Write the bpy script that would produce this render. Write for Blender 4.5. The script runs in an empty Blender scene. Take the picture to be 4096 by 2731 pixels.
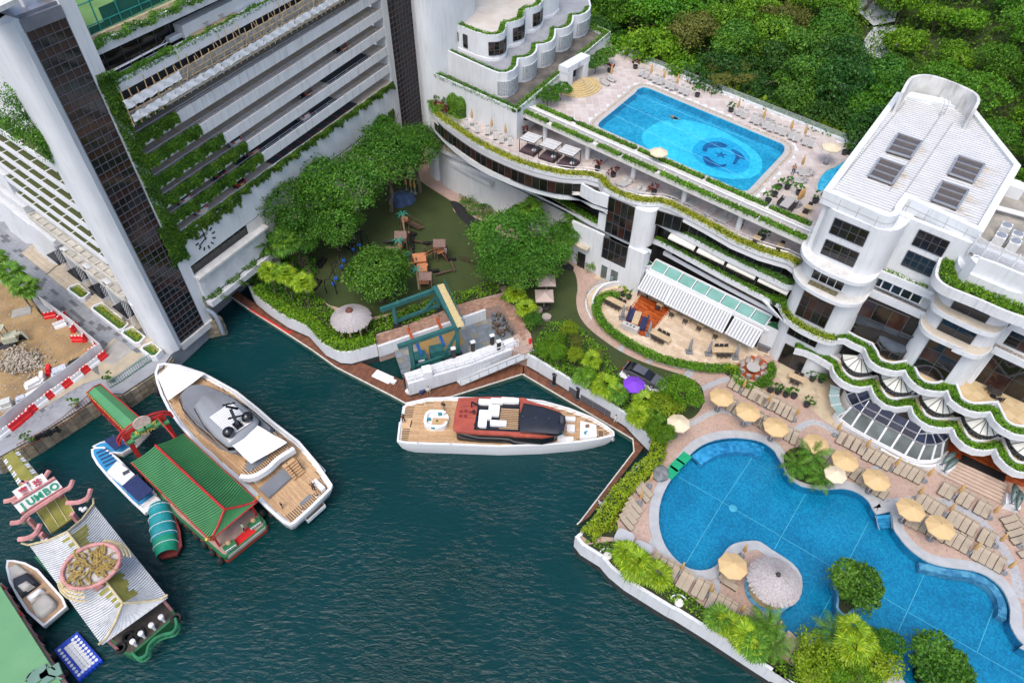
import bpy, math, random
import numpy as np
from math import cos,sin,pi,atan2
LS=np.linspace; RU=random.uniform
from mathutils import Vector as V, Matrix
random.seed(7); rng=np.random.default_rng(11)
C=bpy.context.scene.collection; S=bpy.context.scene; PI=pi; R=math.radians
# camera, sky, sun, exposure
CAMH=68.; FP=2731.; TILT=math.atan(2625/FP); ROLL=16/2625
cd=bpy.data.cameras.new('camera'); cam=bpy.data.objects.new('camera',cd); C.objects.link(cam); S.camera=cam
cam.location=(0,0,CAMH); cam.rotation_euler=(TILT,0,0)
cam.rotation_mode='XYZ'; cam.matrix_world=Matrix.Translation((0,0,CAMH))@Matrix.Rotation(TILT,4,'X')@Matrix.Rotation(ROLL,4,'Z')
cd.sensor_width=36; cd.lens=FP/4096*36; cd.clip_start=1; cd.clip_end=2500
w=bpy.data.worlds.new('World'); S.world=w; w.use_nodes=True
nt=w.node_tree; sky=nt.nodes.new('ShaderNodeTexSky'); sky.sky_type='NISHITA'; sky.sun_disc=False
SUN_EL,SUN_AZ=R(62),R(200)
sky.sun_elevation=SUN_EL; sky.sun_rotation=SUN_AZ; sky.dust_density=3.5; sky.air_density=1.0; sky.ozone_density=1.2
bg=nt.nodes['Background']; nt.links.new(sky.outputs[0],bg.inputs[0]); bg.inputs[1].default_value=.15
sd=bpy.data.lights.new('sun','SUN'); sun=bpy.data.objects.new('sun',sd); C.objects.link(sun)
sd.energy=1.05; sd.angle=R(40); sd.color=(1,.955,.89)
sun.rotation_euler=(PI/2-SUN_EL,0,PI-SUN_AZ)
S.view_settings.view_transform='Standard'; S.view_settings.look='None'; S.view_settings.exposure=.78; S.view_settings.gamma=1
S.view_settings.use_curve_mapping=False
# photo survey: a tile pixel and a known height give the point in the place
_a=(cos(TILT),sin(TILT)); TILE={}
for _i,_n in enumerate('abcdefghijkl'):
 _r,_c=divmod(_i,4); _w=1096 if _c==3 else 1100
 TILE[_n]=((0,1000,2000,3000)[_c],(0,900,1800)[_r],_w/((1916,1916,1853)[_r]-(7 if _c==3 else 0)))
TILE.update(z=(100,0,1600/1792),r=(3200,250,896/1873),o=(0,0,4096/2352),A=(0,0,700/1829),B=(300,300,700/1829),C=(900,0,700/1829),
D=(0,500,700/1829),M=(1650,0,800/1792),N=(1650,400,.78125),O=(2350,700,.78125),E=(3050,900,600/1882),F=(3500,900,596/1869),G=(3200,1300,600/1882),H=(3600,1300,496/1296))
def ray(t,u,v):
 x,y,s=TILE[t]; X=x+u*s-2048; Y=-(y+v*s-1365.5)
 X,Y=X*cos(ROLL)-Y*sin(ROLL),X*sin(ROLL)+Y*cos(ROLL)
 return V((X,Y*_a[0]+FP*_a[1],Y*_a[1]-FP*_a[0]))
def q(t,u,v,z):
 d=ray(t,u,v); k=(z-CAMH)/d.z; return V((d.x*k,d.y*k,z))
def qs(t,z,*uv): return [q(t,u,v,z) for u,v in uv]
def qw(t,u,v,p0,d):                       # on the vertical plane through p0 along d -> (s, z)
 r=ray(t,u,v); n=V((d[1],-d[0])); k=(p0[0]*n.x+p0[1]*n.y)/(r.x*n.x+r.y*n.y)
 return ((r.x*k-p0[0])*d[0]+(r.y*k-p0[1])*d[1], CAMH+r.z*k)
# mesh builder
class B:
 def __init__(s): s.v=[]; s.f=[]; s.m=[]
 def add(s,vs,fs,m=0):
  o=len(s.v); s.v+= [tuple(p) for p in vs]; s.f+=[tuple(i+o for i in f) for f in fs]; s.m+=[m]*len(fs); return s
 def box(s,x,y,z,sx,sy,sz,rz=0,m=0):   # centre x,y, bottom z
  c,n=cos(rz),sin(rz); vs=[]
  for dz in (0,sz):
   for a,b in ((-1,-1),(1,-1),(1,1),(-1,1)):
    a*=sx/2; b*=sy/2; vs.append((x+a*c-b*n,y+a*n+b*c,z+dz))
  return s.add(vs,[(3,2,1,0),(4,5,6,7),(0,1,5,4),(1,2,6,5),(2,3,7,6),(3,0,4,7)],m)
 def beam(s,a,b,w,h,m=0,up=(0,0,1)):   # bar from a to b, a/b on its axis
  a=V(a);b=V(b); d=b-a
  if d.length<1e-6: return s
  d.normalize(); x=d.cross(V(up))
  if x.length<1e-3: x=d.cross(V((1,0,0)))
  x.normalize(); y=x.cross(d); vs=[]
  for p in (a,b):
   for i,j in ((-1,-1),(1,-1),(1,1),(-1,1)): vs.append(p+x*(i*w/2)+y*(j*h/2))
  return s.add(vs,[(3,2,1,0),(4,5,6,7),(0,1,5,4),(1,2,6,5),(2,3,7,6),(3,0,4,7)],m)
 def prism(s,poly,z0,z1,m=0,mt=None,bottom=True):
  n=len(poly); P=[(p[0],p[1]) for p in poly]
  ar=sum(P[i][0]*P[(i+1)%n][1]-P[(i+1)%n][0]*P[i][1] for i in range(n))
  if ar<0: P=P[::-1]
  o=len(s.v); s.v+=[(x,y,z0) for x,y in P]+[(x,y,z1) for x,y in P]
  for i in range(n):
   j=(i+1)%n; s.f.append((o+i,o+j,o+n+j,o+n+i)); s.m.append(m)
  s.f.append(tuple(o+n+i for i in range(n))); s.m.append(m if mt is None else mt)
  if bottom: s.f.append(tuple(o+n-1-i for i in range(n))); s.m.append(m)
  return s
 def sheet(s,poly,z=None,m=0):
  P=[(p[0],p[1],p[2] if z is None else z) for p in poly]; n=len(P)
  ar=sum(P[i][0]*P[(i+1)%n][1]-P[(i+1)%n][0]*P[i][1] for i in range(n))
  if ar<0: P=P[::-1]
  return s.add(P,[tuple(range(n))],m)
 def strip(s,A,Bp,m=0):                # faces between two equal polylines
  n=len(A); return s.add(list(A)+list(Bp),[(i,i+1,n+i+1,n+i) for i in range(n-1)],m)
 def wall(s,path,th,z0,z1,closed=False,side=0,m=0):   # path of xy; side -1/0/1 puts the thickness right / centred / left
  P=[V((p[0],p[1])) for p in path]
  a=off(P,th*(.5 if side==0 else (1 if side>0 else 0)),closed); b=off(P,-th*(.5 if side==0 else (1 if side<0 else 0)),closed)
  n=len(P); o=len(s.v)
  for L,z in ((a,z0),(b,z0),(b,z1),(a,z1)): s.v+=[(p.x,p.y,z) for p in L]
  rg=range(n if closed else n-1)
  for i in rg:
   j=(i+1)%n
   for k in range(4):
    l=(k+1)%4; s.f.append((o+k*n+i,o+l*n+i,o+l*n+j,o+k*n+j)); s.m.append(m)
  if not closed:
   for i in (0,n-1):
    g=[o+k*n+i for k in range(4)]; s.f.append(tuple(g if i==0 else g[::-1])); s.m.append(m)
  return s
 def tube(s,pts,r,n=6,closed=False,m=0,r1=None):
  P=[V(p) for p in pts]; N=len(P); o=len(s.v)
  for i,p in enumerate(P):
   d=(P[(i+1)%N]-P[i-1]) if closed else (P[min(i+1,N-1)]-P[max(i-1,0)])
   d.normalize(); x=d.cross(V((0,0,1)))
   if x.length<.05: x=d.cross(V((1,0,0)))
   x.normalize(); y=x.cross(d); rr=r if r1 is None else r+(r1-r)*i/max(1,N-1)
   for k in range(n):
    a=2*PI*k/n; s.v.append(tuple(p+x*(cos(a)*rr)+y*(sin(a)*rr)))
  for i in range(N if closed else N-1):
   j=(i+1)%N
   for k in range(n):
    l=(k+1)%n; s.f.append((o+i*n+k,o+j*n+k,o+j*n+l,o+i*n+l)); s.m.append(m)
  if not closed:
   s.f.append(tuple(o+k for k in range(n))); s.m.append(m)
   s.f.append(tuple(o+(N-1)*n+n-1-k for k in range(n))); s.m.append(m)
  return s
 def lathe(s,x,y,prof,n=16,m=0,sx=1,sy=1,rz=0,a0=0,a1=2*PI):
  o=len(s.v); full=abs(a1-a0-2*PI)<1e-6; k=n if full else n+1; c,sn=cos(rz),sin(rz)
  for r,z in prof:
   for i in range(k):
    a=a0+(a1-a0)*i/n; X=r*cos(a)*sx; Y=r*sin(a)*sy
    s.v.append((x+X*c-Y*sn,y+X*sn+Y*c,z))
  for j in range(len(prof)-1):
   for i in range(n):
    l=(i+1)%k; s.f.append((o+j*k+i,o+j*k+l,o+(j+1)*k+l,o+(j+1)*k+i)); s.m.append(m)
  if full:
   if prof[-1][0]>1e-3: s.f.append(tuple(o+(len(prof)-1)*k+i for i in range(n))); s.m.append(m)
   if prof[0][0]>1e-3: s.f.append(tuple(o+n-1-i for i in range(n))); s.m.append(m)
  return s
 def loft(s,rings,m=0,closed=True,caps=True):
  n=len(rings[0]); o=len(s.v)
  for r in rings: s.v+=[tuple(p) for p in r]
  for j in range(len(rings)-1):
   for i in range(n if closed else n-1):
    l=(i+1)%n; s.f.append((o+j*n+i,o+j*n+l,o+(j+1)*n+l,o+(j+1)*n+i)); s.m.append(m)
  if caps and closed:
   s.f.append(tuple(o+n-1-i for i in range(n))); s.m.append(m)
   e=o+(len(rings)-1)*n; s.f.append(tuple(e+i for i in range(n))); s.m.append(m)
  return s
 def ball(s,x,y,z,r,n=8,m=0,sz=1):
  k=n//2; return s.lathe(x,y,[(r*sin(PI*i/k),z-r*sz*cos(PI*i/k)) for i in range(k+1)],n,m)
 def mesh(s,name,mats,smooth=35):
  me=bpy.data.meshes.new(name); me.from_pydata(s.v,[],s.f)
  for m in (mats if isinstance(mats,(list,tuple)) else [mats]): me.materials.append(m)
  if any(s.m): me.polygons.foreach_set('material_index',s.m)
  if smooth: me.shade_smooth(); me.set_sharp_from_angle(angle=R(smooth))
  me.update(); return me
def off(P,d,closed=False):                # offset a polyline to its left by d
 n=len(P); out=[]
 for i in range(n):
  a=P[i-1] if (i>0 or closed) else None; b=P[(i+1)%n] if (i<n-1 or closed) else None
  d1=(P[i]-a) if a is not None else None; d2=(b-P[i]) if b is not None else None
  d1=(d1 or d2).normalized() if d1 is None or d1.length>1e-6 else d2.normalized(); d2=(d2.normalized() if d2 is not None and d2.length>1e-6 else d1)
  n1=V((-d1.y,d1.x)); n2=V((-d2.y,d2.x)); m=n1+n2
  if m.length<.2: m=n1
  m.normalize(); out.append(P[i]+m*(d/max(.45,m.dot(n1))))
 return out
def xy(pts): return [V((p[0],p[1])) for p in pts]
def smoothp(pts,k=4,closed=False):        # Catmull-Rom through points (2D or 3D)
 P=[V(p) for p in pts]; n=len(P); out=[]
 for i in range(n if closed else n-1):
  p0=P[i-1] if (i>0 or closed) else P[i]; p1=P[i]; p2=P[(i+1)%n]; p3=P[(i+2)%n] if (i+2<n or closed) else p2
  for j in range(k):
   t=j/k; out.append(.5*((2*p1)+(p2-p0)*t+(2*p0-5*p1+4*p2-p3)*t*t+(3*p1-p0-3*p2+p3)*t**3))
 if not closed: out.append(P[-1])
 return out
def resample(pts,step):
 P=[V(p) for p in pts]; out=[P[0]]; acc=0
 for a,b in zip(P,P[1:]):
  L=(b-a).length; t=step-acc
  while t<=L: out.append(a+(b-a)*(t/L)); t+=step
  acc=(acc+L)%step if L else acc
 return out
def rrect(x,y,sx,sy,r,rz=0,k=3):
 out=[]; c,s=cos(rz),sin(rz)
 for cx,cy,a in ((1,1,0),(-1,1,PI/2),(-1,-1,PI),(1,-1,3*PI/2)):
  for i in range(k+1):
   t=a+PI/2*i/k; X=cx*(sx/2-r)+r*cos(t); Y=cy*(sy/2-r)+r*sin(t); out.append(V((x+X*c-Y*s,y+X*s+Y*c)))
 return out
# object helpers
def tag(o,label=None,cat=None,group=None,kind=None):
 for k,v in (('label',label),('category',cat),('group',group),('kind',kind)):
  if v: o[k]=v
 return o
def link(name,me,parent=None,loc=None,rz=0,**kw):
 o=bpy.data.objects.new(name,me); C.objects.link(o)
 if parent is not None: o.parent=parent
 if loc is not None: o.location=loc
 if rz: o.rotation_euler=(0,0,rz)
 return tag(o,**kw)
def ob(name,b,mats,parent=None,loc=None,rz=0,smooth=35,**kw): return link(name,b.mesh(name,mats,smooth),parent,loc,rz,**kw)
def UP(o,t): o.matrix_parent_inverse=Matrix.Translation(-t.location)
def thing(name,label,cat,loc=(0,0,0),rz=0,group=None): return link(name,None,None,loc,rz,label=label,cat=cat,group=group)
def struct(name,b,mats,parent=None,**kw): return ob(name,b,mats,parent,kind='structure',**kw)
def dup(root,loc,rz=0,label=None,group=None,sc=None,ch=None):
 ch=ch if ch is not None else [(c,list(c.children)) for c in root.children]
 r=root.copy(); C.objects.link(r); r.location=loc; r.rotation_euler=(0,0,rz)
 if sc: r.scale=(sc,sc,sc) if not isinstance(sc,tuple) else sc
 if label: r['label']=label
 if group: r['group']=group
 for c,g in ch:
  d=c.copy(); C.objects.link(d); d.parent=r
  for e in g:
   h=e.copy(); C.objects.link(h); h.parent=d
 return r
ORD=['first','second','third','fourth','fifth','sixth','seventh','eighth','ninth','tenth','eleventh','twelfth','thirteenth','fourteenth','fifteenth','sixteenth',
'seventeenth','eighteenth','nineteenth','twentieth','twenty-first','twenty-second','twenty-third','twenty-fourth','twenty-fifth','twenty-sixth','twenty-seventh','twenty-eighth','twenty-ninth','thirtieth']
def yaw(a,b): return atan2(b[1]-a[1],b[0]-a[0])
# materials
MATS={}
def mat(name,col=None,rough=.6,var=.12,sc=1.,bump=0,bsc=None,metal=0,col2=None,stain=0,stsc=(1,1,.15),rnd=0,spec=.5,detail=4,emit=0,coat=0):
 if name in MATS: return MATS[name]
 m=bpy.data.materials.new(name); m.use_nodes=True; MATS[name]=m; N=m.node_tree.nodes; L=m.node_tree.links
 p=N['Principled BSDF']; p.inputs['Roughness'].default_value=rough; p.inputs['Metallic'].default_value=metal
 p.inputs['Specular IOR Level'].default_value=spec; p.inputs['Coat Weight'].default_value=coat
 tc=N.new('ShaderNodeTexCoord'); no=N.new('ShaderNodeTexNoise'); no.inputs['Scale'].default_value=sc; no.inputs['Detail'].default_value=detail
 L.new(tc.outputs['Object'],no.inputs['Vector'])
 mr=N.new('ShaderNodeMapRange'); mr.inputs[1].default_value=.3; mr.inputs[2].default_value=.7; L.new(no.outputs[0],mr.inputs[0])
 mx=N.new('ShaderNodeMix'); mx.data_type='RGBA'; L.new(mr.outputs[0],mx.inputs[0])
 c2=col2 or tuple(min(1,c*(1+var)) for c in col); c1=col if col2 else tuple(c*(1-var) for c in col)
 mx.inputs[6].default_value=(*c1,1); mx.inputs[7].default_value=(*c2,1); out=mx.outputs[2]
 if stain:
  mp=N.new('ShaderNodeMapping'); mp.inputs['Scale'].default_value=stsc; L.new(tc.outputs['Object'],mp.inputs[0])
  n2=N.new('ShaderNodeTexNoise'); n2.inputs['Scale'].default_value=1.6; n2.inputs['Detail'].default_value=6; n2.inputs['Roughness'].default_value=.7; L.new(mp.outputs[0],n2.inputs[0])
  r2=N.new('ShaderNodeMapRange'); r2.inputs[1].default_value=.5; r2.inputs[2].default_value=.78; r2.inputs[4].default_value=stain; L.new(n2.outputs[0],r2.inputs[0])
  m2=N.new('ShaderNodeMix'); m2.data_type='RGBA'; L.new(r2.outputs[0],m2.inputs[0]); L.new(out,m2.inputs[6]); m2.inputs[7].default_value=(*(c*.45 for c in col),1); out=m2.outputs[2]
 if rnd:
  oi=N.new('ShaderNodeObjectInfo'); r3=N.new('ShaderNodeMapRange'); r3.inputs[3].default_value=1-rnd; r3.inputs[4].default_value=1+rnd; L.new(oi.outputs['Random'],r3.inputs[0])
  m3=N.new('ShaderNodeMix'); m3.data_type='RGBA'; m3.blend_type='MULTIPLY'; m3.inputs[0].default_value=1; L.new(out,m3.inputs[6])
  cb=N.new('ShaderNodeCombineColor'); [L.new(r3.outputs[0],cb.inputs[i]) for i in range(3)]; L.new(cb.outputs[0],m3.inputs[7]); out=m3.outputs[2]
 L.new(out,p.inputs['Base Color'])
 if bump:
  nb=N.new('ShaderNodeTexNoise'); nb.inputs['Scale'].default_value=bsc or sc*6; nb.inputs['Detail'].default_value=5; L.new(tc.outputs['Object'],nb.inputs['Vector'])
  bp=N.new('ShaderNodeBump'); bp.inputs['Strength'].default_value=bump; bp.inputs['Distance'].default_value=.05; L.new(nb.outputs[0],bp.inputs['Height']); L.new(bp.outputs[0],p.inputs['Normal'])
 if emit: p.inputs['Emission Color'].default_value=(*col,1); p.inputs['Emission Strength'].default_value=emit
 return m
def leafmat(name,dark,mid,light,trans=.35,rnd=.25,nsc=.5):
 if name in MATS: return MATS[name]
 m=bpy.data.materials.new(name); m.use_nodes=True; MATS[name]=m; N=m.node_tree.nodes; L=m.node_tree.links
 for n in list(N): N.remove(n)
 out=N.new('ShaderNodeOutputMaterial'); g=N.new('ShaderNodeNewGeometry'); tc=N.new('ShaderNodeTexCoord')
 no=N.new('ShaderNodeTexNoise'); no.inputs['Scale'].default_value=nsc; no.inputs['Detail'].default_value=2; L.new(tc.outputs['Object'],no.inputs['Vector'])
 a=N.new('ShaderNodeMath'); a.operation='MULTIPLY_ADD'; L.new(g.outputs['Random Per Island'],a.inputs[0]); a.inputs[1].default_value=.6
 b=N.new('ShaderNodeMapRange'); b.inputs[1].default_value=.3; b.inputs[2].default_value=.7; b.inputs[3].default_value=0; b.inputs[4].default_value=.4; L.new(no.outputs[0],b.inputs[0]); L.new(b.outputs[0],a.inputs[2])
 cr=N.new('ShaderNodeValToRGB'); e=cr.color_ramp.elements; e[0].position=.1; e[0].color=(*dark,1); e[1].position=.95; e[1].color=(*light,1)
 k=cr.color_ramp.elements.new(.5); k.color=(*mid,1); L.new(a.outputs[0],cr.inputs[0])
 oi=N.new('ShaderNodeObjectInfo'); hs=N.new('ShaderNodeHueSaturation')
 h=N.new('ShaderNodeMapRange'); h.inputs[3].default_value=.5-.05*rnd; h.inputs[4].default_value=.5+.05*rnd; L.new(oi.outputs['Random'],h.inputs[0]); L.new(h.outputs[0],hs.inputs['Hue'])
 wn=N.new('ShaderNodeTexWhiteNoise'); wn.noise_dimensions='1D'; L.new(oi.outputs['Random'],wn.inputs['W'])
 vv=N.new('ShaderNodeMapRange'); vv.inputs[3].default_value=1-rnd; vv.inputs[4].default_value=1+rnd; L.new(wn.outputs['Value'],vv.inputs[0]); L.new(vv.outputs[0],hs.inputs['Value'])
 L.new(cr.outputs[0],hs.inputs['Color'])
 p=N.new('ShaderNodeBsdfPrincipled'); p.inputs['Roughness'].default_value=.5; p.inputs['Specular IOR Level'].default_value=.3; L.new(hs.outputs[0],p.inputs['Base Color'])
 t=N.new('ShaderNodeBsdfTranslucent'); L.new(hs.outputs[0],t.inputs[0]); mx=N.new('ShaderNodeMixShader'); mx.inputs[0].default_value=trans
 L.new(p.outputs[0],mx.inputs[1]); L.new(t.outputs[0],mx.inputs[2]); L.new(mx.outputs[0],out.inputs[0]); return m
# foliage
def leafmesh(name,P,Nn,size,m,asp=.5,jit=.7,sj=.35):
 n=len(P); P=np.asarray(P,float); Nn=np.asarray(Nn,float)+rng.normal(0,jit,(n,3))
 Nn/=np.linalg.norm(Nn,axis=1)[:,None]+1e-9
 t=np.cross(Nn,rng.normal(0,1,(n,3))); t/=np.linalg.norm(t,axis=1)[:,None]+1e-9; b=np.cross(Nn,t)
 s=(size*(1+rng.uniform(-sj,sj,n)))[:,None]
 co=np.stack([P-t*s*.5,P+b*s*asp*.5-Nn*s*.05,P+t*s*.5-Nn*s*.12,P-b*s*asp*.5-Nn*s*.05],1).reshape(-1,3)
 me=bpy.data.meshes.new(name); me.vertices.add(4*n); me.vertices.foreach_set('co',co.ravel()); me.loops.add(4*n)
 me.loops.foreach_set('vertex_index',np.arange(4*n,dtype=np.int32)); me.polygons.add(n); me.polygons.foreach_set('loop_start',np.arange(0,4*n,4,dtype=np.int32))
 for q_ in (m if isinstance(m,(list,tuple)) else [m]): me.materials.append(q_)
 me.update(calc_edges=True); return me
def crownpts(n,r,h,nl=14,seed=0,lr=.42,low=-.35):
 g=np.random.default_rng(seed); c=[]
 while len(c)<nl:
  p=g.uniform(-1,1,3)
  if np.linalg.norm(p)<1 and p[2]>low: c.append(p*np.array([.72,.72,.72]))
 c=np.array(c); rad=lr*g.uniform(.65,1.15,nl); wts=rad**2; k=g.choice(nl,n*2,p=wts/wts.sum())
 m=n//9; k=g.choice(nl,m,p=wts/wts.sum()); d=g.normal(0,1,(m,3)); d/=np.linalg.norm(d,axis=1)[:,None]; d[:,2]=np.where(d[:,2]<-.3,-d[:,2],d[:,2])
 tw=c[k]+d*(rad[k]*g.uniform(.72,1.16,m))[:,None]; j=g.integers(0,m,n*2); d=d[j]+g.normal(0,.25,(n*2,3)); p=tw[j]+g.normal(0,1,(n*2,3))*(.075*rad[k][j]/lr+.012)[:,None]
 dd=np.linalg.norm(p[:,None,:]-c[None],axis=2)/rad[None]; keep=(dd<.78).sum(1)==0
 p=p[keep][:n]; d=d[keep][:n]; sc=np.array([r,r,h]); return p*sc,d/np.array([1,1,.8])
def hedgepts(path,w,h,z,dens,seed=0,rough=.12):       # a trimmed strip along a path (xy or xyz path, z added)
 g=np.random.default_rng(seed); P=np.array([tuple(p)[:3] if len(p)>2 else (p[0],p[1],0) for p in path]); a=P[:-1]; b=P[1:]; L=np.linalg.norm(b-a,axis=1)
 n=int(L.sum()*(w+2*h*.7)*dens); k=g.choice(len(L),n,p=L/L.sum()); t=g.uniform(0,1,n)[:,None]; c=a[k]*(1-t)+b[k]*t
 d=(b-a)[k]/L[k][:,None]; side=np.stack([-d[:,1],d[:,0],0*d[:,0]],1)
 s=g.uniform(-1,1,n)*(w/2+h*.7); x=np.clip(s,-w/2,w/2); e=np.abs(s)-w/2; zz=np.where(e>0,h-e/.7,h); nz=np.where(e>0,.2,1.); nx=np.where(e>0,np.sign(s),0)
 lump=.5+.5*np.sin(c[:,0]*2.3+c[:,1]*1.7)*np.sin(c[:,1]*3.1-c[:,0]*1.1)
 zz=zz*(1-rough*2*lump)+g.normal(0,rough*h*.6+.02,n); x=x+g.normal(0,rough*w*.4+.02,n)
 p=c+side*x[:,None]; p[:,2]+=z+np.maximum(zz,.0); nn=side*nx[:,None]; nn[:,2]+=nz; return p,nn
def hedge(name,path,w,h,z,m,label,cat='hedge',dens=70,size=.2,group=None,parent=None,core=True,seed=None,rough=.12,kind=None):
 p,n=hedgepts(path,w,h,z,dens*1.5,seed if seed is not None else len(bpy.data.objects),rough)
 o=link(name,leafmesh(name,p,n,size*1.12,m),parent,label=label,cat=cat,group=group,kind=kind)
 if core:
  P=[tuple(q_)[:3] if len(q_)>2 else (q_[0],q_[1],0) for q_ in path]; b=B(); zz=P[0][2]
  b.wall([V((a[0],a[1])) for a in P],w*.72,z+zz-.05,z+zz+h*.62,side=0); ob('branches',b,mat('hedge_core',(.018,.045,.008),.9,.5,3,bump=.8,bsc=10),o)
 return o
# palette
white=mat('white_render',(.62,.64,.66),.62,.05,.35,bump=.15,bsc=3,stain=.42,stsc=(1.6,1.6,.16))
whitec=mat('white_clean',(.66,.67,.685),.5,.04,.5)
wcap=mat('weathered_white',(.6,.59,.56),.75,.1,.9,bump=.2,bsc=6,stain=.5,stsc=(1,1,1))
gl=mat('dark_glass',(.012,.013,.016),.06,.5,.4,spec=.7)
glb=mat('bronze_glass',(.034,.015,.013),.1,.4,.5,spec=.6)
gli=mat('interior_glass',(.02,.016,.012),.08,.9,.35,col2=(.006,.006,.008),spec=.6,rnd=.4)
frame=mat('dark_frame',(.06,.062,.07),.4,.1,2)
alu=mat('grey_aluminium',(.42,.43,.45),.35,.06,2,metal=.6)
steel=mat('steel_rail',(.55,.56,.58),.3,.05,2,metal=.8)
black=mat('black_matt',(.012,.012,.013),.5,.3,3)
conc=mat('concrete',(.3,.29,.27),.85,.22,.8,bump=.3,bsc=5,stain=.45,stsc=(1,1,1))
rubber=mat('rubber',(.015,.015,.016),.8,.3,3)
soil=mat('soil',(.028,.035,.014),.95,.4,2.5,bump=.5,bsc=12)
redp=mat('red_plastic',(.62,.012,.016),.4,.08,3); whp=mat('white_plastic',(.75,.76,.76),.4,.05,3)
teak=mat('teak_deck',(.5,.31,.16),.55,.16,3,rnd=.08); decking=mat('brown_decking',(.13,.048,.026),.55,.35,1.5,rnd=.22); redwood=mat('red_hardwood',(.3,.062,.014),.35,.35,1.6,rnd=.2)
LF=dict(
hedge=leafmat('leaf_hedge',(0.0488,0.146,0.00975),(0.122,0.293,0.0163),(0.26,0.471,0.0325),rnd=.1),
yel=leafmat('leaf_yellow',(.13,.2,.01),(.34,.38,.025),(.6,.54,.06),rnd=.08,nsc=.9),
dark=leafmat('leaf_dark',(0.013,0.0583,0.00972),(0.0356,0.122,0.0162),(0.0891,0.227,0.0292),rnd=.2),
mid=leafmat('leaf_mid',(0.0242,0.0969,0.00969),(0.0727,0.21,0.0194),(0.162,0.339,0.0323),rnd=.18),
hill=leafmat('leaf_hill',(0.0318,0.111,0.00795),(0.0875,0.239,0.0127),(0.207,0.398,0.0254),rnd=.3,nsc=.35),
bright=leafmat('leaf_bright',(0.0563,0.158,0.00675),(0.124,0.281,0.0113),(0.27,0.45,0.0225),rnd=.15),
lime=leafmat('leaf_lime',(0.119,0.198,0.00792),(0.238,0.356,0.0139),(0.416,0.495,0.0297),rnd=.15),
olive=leafmat('leaf_olive',(0.084,0.098,0.021),(0.168,0.196,0.035),(0.28,0.28,0.056),rnd=.2),
red=leafmat('leaf_red',(.06,.012,.012),(.16,.02,.016),(.3,.05,.03),rnd=.2),
vine=leafmat('leaf_vine',(0.0216,0.081,0.00945),(0.0675,0.176,0.0135),(0.176,0.311,0.0216),rnd=.1,nsc=.6),
palm=leafmat('leaf_palm',(0.045,0.135,0.015),(0.105,0.255,0.021),(0.24,0.435,0.045),rnd=.2),
palml=leafmat('leaf_palm_lime',(0.11,0.22,0.0088),(0.22,0.374,0.0132),(0.462,0.55,0.033),rnd=.15))
bark=mat('bark',(.13,.1,.075),.9,.3,3,bump=.5,bsc=14,rnd=.2)
# sea
def watermat():
 m=bpy.data.materials.new('harbour_water'); m.use_nodes=True; N=m.node_tree.nodes; L=m.node_tree.links; p=N['Principled BSDF']
 p.inputs['Roughness'].default_value=.07; p.inputs['IOR'].default_value=1.33; p.inputs['Specular IOR Level'].default_value=.5
 tc=N.new('ShaderNodeTexCoord'); n0=N.new('ShaderNodeTexNoise'); n0.inputs['Scale'].default_value=.035; n0.inputs['Detail'].default_value=3; L.new(tc.outputs['Object'],n0.inputs['Vector'])
 mr=N.new('ShaderNodeMapRange'); mr.inputs[1].default_value=.3; mr.inputs[2].default_value=.7; L.new(n0.outputs[0],mr.inputs[0])
 mx=N.new('ShaderNodeMix'); mx.data_type='RGBA'; L.new(mr.outputs[0],mx.inputs[0]); mx.inputs[6].default_value=(.0008,.024,.023,1); mx.inputs[7].default_value=(.0014,.036,.042,1); L.new(mx.outputs[2],p.inputs['Base Color'])
 mp=N.new('ShaderNodeMapping'); mp.inputs['Rotation'].default_value=(0,0,R(28)); mp.inputs['Scale'].default_value=(.55,1.25,1); L.new(tc.outputs['Object'],mp.inputs[0])
 a=N.new('ShaderNodeTexNoise'); a.inputs['Scale'].default_value=1.5; a.inputs['Detail'].default_value=6; a.inputs['Roughness'].default_value=.55; a.inputs['Distortion'].default_value=.8; L.new(mp.outputs[0],a.inputs['Vector'])
 b=N.new('ShaderNodeTexNoise'); b.inputs['Scale'].default_value=.12; b.inputs['Detail'].default_value=2; L.new(tc.outputs['Object'],b.inputs['Vector'])
 s=N.new('ShaderNodeMapRange'); s.inputs[1].default_value=.35; s.inputs[2].default_value=.65; s.inputs[3].default_value=.25; s.inputs[4].default_value=1; L.new(b.outputs[0],s.inputs[0])
 bp=N.new('ShaderNodeBump'); bp.inputs['Distance'].default_value=.36; L.new(s.outputs[0],bp.inputs['Strength']); L.new(a.outputs[0],bp.inputs['Height']); L.new(bp.outputs[0],p.inputs['Normal']); return m
sea=B().sheet([(-700,-500),(900,-500),(900,900),(-700,900)],0); struct('sea',sea,watermat())
from mathutils.geometry import tessellate_polygon
def holed(b,outer,holes,z,m=0):
 polys=[[V((p[0],p[1],0)) for p in outer]]+[[V((p[0],p[1],0)) for p in h] for h in holes]
 flat=[p for pl in polys for p in pl]; tri=[]
 for t in tessellate_polygon(polys):
  a,c,d=[flat[i] for i in t]; tri.append(t if (c-a).cross(d-a).z>0 else t[::-1])
 return b.add([(p.x,p.y,z) for p in flat],tri,m)
def inside(p,poly):
 c=False; n=len(poly)
 for i in range(n):
  a=poly[i]; d=poly[i-1]
  if (a[1]>p[1])!=(d[1]>p[1]) and p[0]<(d[0]-a[0])*(p[1]-a[1])/(d[1]-a[1])+a[0]: c=not c
 return c
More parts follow.
